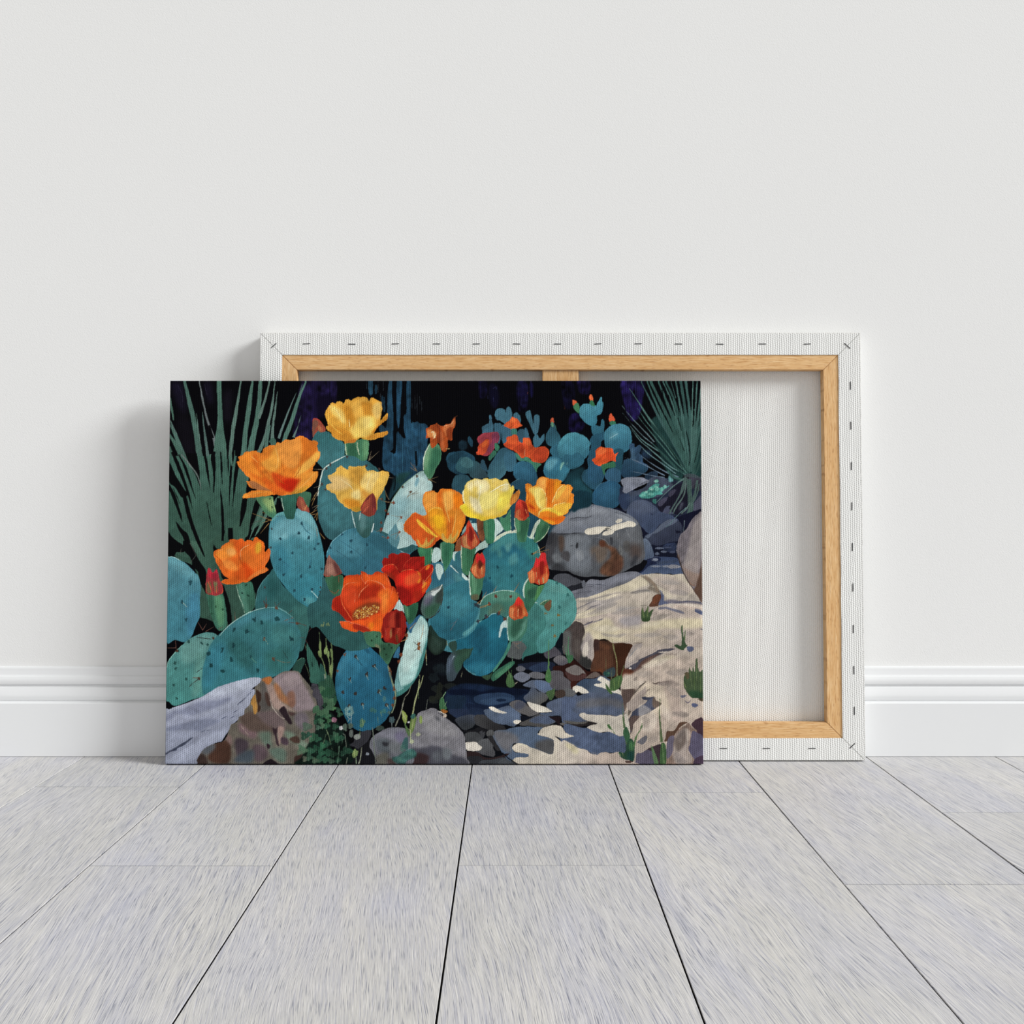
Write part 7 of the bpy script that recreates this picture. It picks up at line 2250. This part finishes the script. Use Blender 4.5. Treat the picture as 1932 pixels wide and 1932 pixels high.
p 416037 |1310 1120 1350 1100 1400 1085 1400 1140 1370 1200 1340 1190
r 5d8244 |1400 1060 2 1385 1140 8
r 457d56 |1550 520 4 1545 640 12 1560 760 24
p 376b44 |1500 620 1530 720 1590 720 1600 760 1570 800 1540 790
r 538860 |1510 600 2 1530 720 8
@L
p 425a35 b |1140 350 1135 270 1150 200 1165 260 1190 230 1210 190 1215 260 1240 240 1265 230 1240 300 1225 350 1180 360
p 334c29 c f3 |1130 330 1240 320 1230 370 1150 370
s 758e4b w6 |1150 220 1165 320
s 758e4b w6 |1205 210 1200 310
p 385135 |1490 620 1520 605 1560 620 1570 540 1560 440 1575 400 1585 480 1590 540 1605 460 1612 470 1600 560 1615 600 1630 620 1600 650 1585 670 1530 650
r 61753f |1580 380 2 1578 480 6
r 4f6c37 |1610 460 3 1600 560 10
p 425637 b |1590 1010 1600 940 1640 950 1650 850 1680 900 1690 840 1710 900 1720 760 1740 780 1750 880 1770 900 1790 880 1800 900 1800 1200 1740 1180 1680 1180 1640 1140 1600 1080
p 294c30 c f4 |1640 1110 1800 1120 1800 1210 1700 1190
s 627548 w6 c |1660 880 1680 1060
s 627548 w6 c |1735 760 1730 1000
s 75884b w6 c |1590 1010 1620 1080
s 4f673a w8 c |1700 900 1710 1100
s 4f673a w8 c |1770 920 1770 1120
p 4a3a2a a.8 |1745 1190 1800 1180 1800 1215 1760 1210
p 5a5038 |1600 920 1640 905 1650 960 1630 980
r 8a8a58 |815 510 3 840 640 10 870 780 10 880 980 10
r 6a6040 |755 720 3 757 900 5
r 617544 |950 830 3 925 920 8 900 1000 12
r 798259 |820 880 2 815 980 6
p 456737 b |800 1080 805 1000 850 960 900 940 935 960 925 1020 910 1060 860 1100 810 1100
s 6b8844 w6 c |840 980 850 1080
s 6b8844 w6 c |900 960 890 1060
p 416733 |750 1020 780 1060 820 1110 815 1140 770 1100
e 45755b a.8 |785 915 16 12
@Q
r 4f6744 |790 540 6 800 700 14 815 820 20 840 960 40 870 1080 70 890 1180 100 880 1260 110
p 335f3d |800 900 840 840 880 920 885 1000 860 1060 820 1000
p 284c38 b |740 1180 760 1170 820 1180 840 1080 880 1000 920 1010 950 1080 945 1200 930 1290 860 1275 800 1260 760 1230
p 1b433d c f4 |860 1180 930 1160 930 1290 860 1280
p 427544 c f3 |880 1040 920 1040 930 1140 880 1140
s 798e59 w7 |735 1180 770 1220
s 798e59 w6 |790 1180 800 1230
r 4f7541 |1045 790 6 1040 840 18 1010 900 10 960 1000 22 940 1100 20
p 416c37 |590 820 615 810 640 850 650 880 620 870
s 5d824b w6 |650 870 690 930
r 5d7544 |790 700 8 805 860 10
r 53673f |1275 560 10 1270 680 16 1285 860 24 1300 1040 36
p 3d5f36 b |1280 1335 1290 1080 1320 1050 1350 1080 1360 1200 1350 1335
r 5d824b |1310 1060 10 1320 1200 16 1330 1330 10
p 5d8252 |1165 1085 1200 1150 1240 1250 1260 1335 1210 1335 1180 1200
p 3a2420 a.8 |830 1285 930 1290 900 1310 840 1310
s 53673f w7 |1280 470 1278 560
"""
# ------------------------------------------------------------------ printed canvas in front
def srgb2lin(c): return np.where(c <= .04045, c / 12.92, ((c + .055) / 1.055) ** 2.4)
pic = Painter(); pic.run(ART)
IM = pic.im
lum = IM @ np.array([.3, .59, .11], np.float32)
warm = np.clip((IM[..., 0] - np.maximum(IM[..., 1], IM[..., 2]) + .02) * 8, 0, 1)[..., None]
IM = lum[..., None] + (IM - lum[..., None]) * (GRADE_COOL * (1 - warm) + GRADE_SAT * warm)
IM = np.clip(IM, 0, 1) * GRADE_MUL
LINIM = (srgb2lin(IM) / LIGHT_E).clip(0, .95)
FX0, FX1, FH, FT2, FYB = -.4690, .2645, .5252, .0185, -.0296
TH = math.asin(.0222 / FH)
front = thing('canvas_print', 'printed canvas of flowering prickly pear cacti and rocks, leaning on the blank canvas', 'painting', ((FX0 + FX1) / 2, FYB, .0008), -TH)
W2 = (FX1 - FX0) / 2
def axis(a0, a1, n, t):
    # positions along one axis with the turned-over sides: (coordinate, depth from the face)
    r = .0014; pos = [(a0, t), (a0, t * .5), (a0, r)]
    for k in range(1, 4):
        a = math.pi / 2 * k / 4; pos.append((a0 + r - r * math.cos(a), r - r * math.sin(a)))
    inn = np.linspace(a0 + r, a1 - r, n); pos += [(v, 0) for v in inn]
    for k in range(3, 0, -1):
        a = math.pi / 2 * k / 4; pos.append((a1 - r + r * math.cos(a), r - r * math.sin(a)))
    pos += [(a1, r), (a1, t * .5), (a1, t)]
    return np.array(pos)
AX, AZ = axis(-W2, W2, 1150, FT2), axis(0, FH, 824, FT2)
nx, nz = len(AX), len(AZ)
XX, ZZ = np.meshgrid(AX[:, 0], AZ[:, 0]); D = np.maximum.outer(AZ[:, 1], AX[:, 1])
YY = -FT2 + D
co = np.stack([XX, YY, ZZ], -1).reshape(-1, 3).astype(np.float32)
idx = np.arange(nx * nz).reshape(nz, nx)
quads = np.stack([idx[:-1, :-1], idx[:-1, 1:], idx[1:, 1:], idx[1:, :-1]], -1).reshape(-1, 4)
me = bpy.data.meshes.new('printed_sheet'); me.vertices.add(len(co)); me.vertices.foreach_set('co', co.ravel())
me.loops.add(quads.size); me.loops.foreach_set('vertex_index', quads.ravel().astype(np.int32))
me.polygons.add(len(quads)); me.polygons.foreach_set('loop_start', np.arange(0, quads.size, 4, dtype=np.int32)); me.polygons.foreach_set('loop_total', np.full(len(quads), 4, np.int32))
me.update(calc_edges=True)
me.polygons.foreach_set('use_smooth', np.ones(len(quads), bool))
# artwork sheet coordinates of each vertex (the drawing is laid out on a slightly keystoned sheet)
wy = FYB + YY * math.cos(TH) + ZZ * math.sin(TH); wz = .0002 - YY * math.sin(TH) + ZZ * math.cos(TH); wx = XX + (FX0 + FX1) / 2
FY0 = FYB - FT2 * math.cos(TH)
yf = FY0 + ZZ * math.sin(TH); zf = .0002 + FT2 * math.sin(TH) + ZZ * math.cos(TH)
dpt = 1.5 + yf
u = 961 + 2012 * wx / dpt; v = 940 - 2012 * (zf - .3638) / dpt
u = np.clip(u, 313.5, 1326) ; v = np.clip(v, 722.5, 1442)
fu = (u - PX0) * SS - .5; fv = (v - PY0) * SS - .5
iu = np.clip(fu.astype(int), 0, pic.W - 2); iv = np.clip(fv.astype(int), 0, pic.H - 2); du = (fu - iu)[..., None]; dv = (fv - iv)[..., None]
c = (LINIM[iv, iu] * (1 - du) + LINIM[iv, iu + 1] * du) * (1 - dv) + (LINIM[iv + 1, iu] * (1 - du) + LINIM[iv + 1, iu + 1] * du) * dv
rgba = np.ones((nx * nz, 4), np.float32); rgba[:, :3] = c.reshape(-1, 3)
ca = me.color_attributes.new('print', 'FLOAT_COLOR', 'POINT'); ca.data.foreach_set('color', rgba.ravel())
m = NT('printed_canvas', .85, .03); at = m.n('ShaderNodeAttribute', attribute_name='print'); X, Y, Z = m.xyz()
h = m.weave(X, Z, .00262, .00262)
m.color(m.mix(m.ramp(h, [(.10, (.32, .32, .32, 1)), (.5, (0, 0, 0, 1))]), at.outputs['Color'], (0.0, 0.0, 0.0, 1)))  # crevice shade between threads painted into the colour, pits mixed towards black
m.bump(h, .5, .0008)
me.materials.append(m.m)
o = bpy.data.objects.new('printed_sheet', me); COL.objects.link(o); o.parent = front
hw, BH = W2, FH
ring('stretcher_bar', .0008, .045, -FT2 + .002, -.0012, [M_WX, M_WZ], front, .0005, .00012)
ring('canvas_margin', .0002, .028, -.0012, 0, [M_FLAP, M_FLAP], front, .0003, .0002)
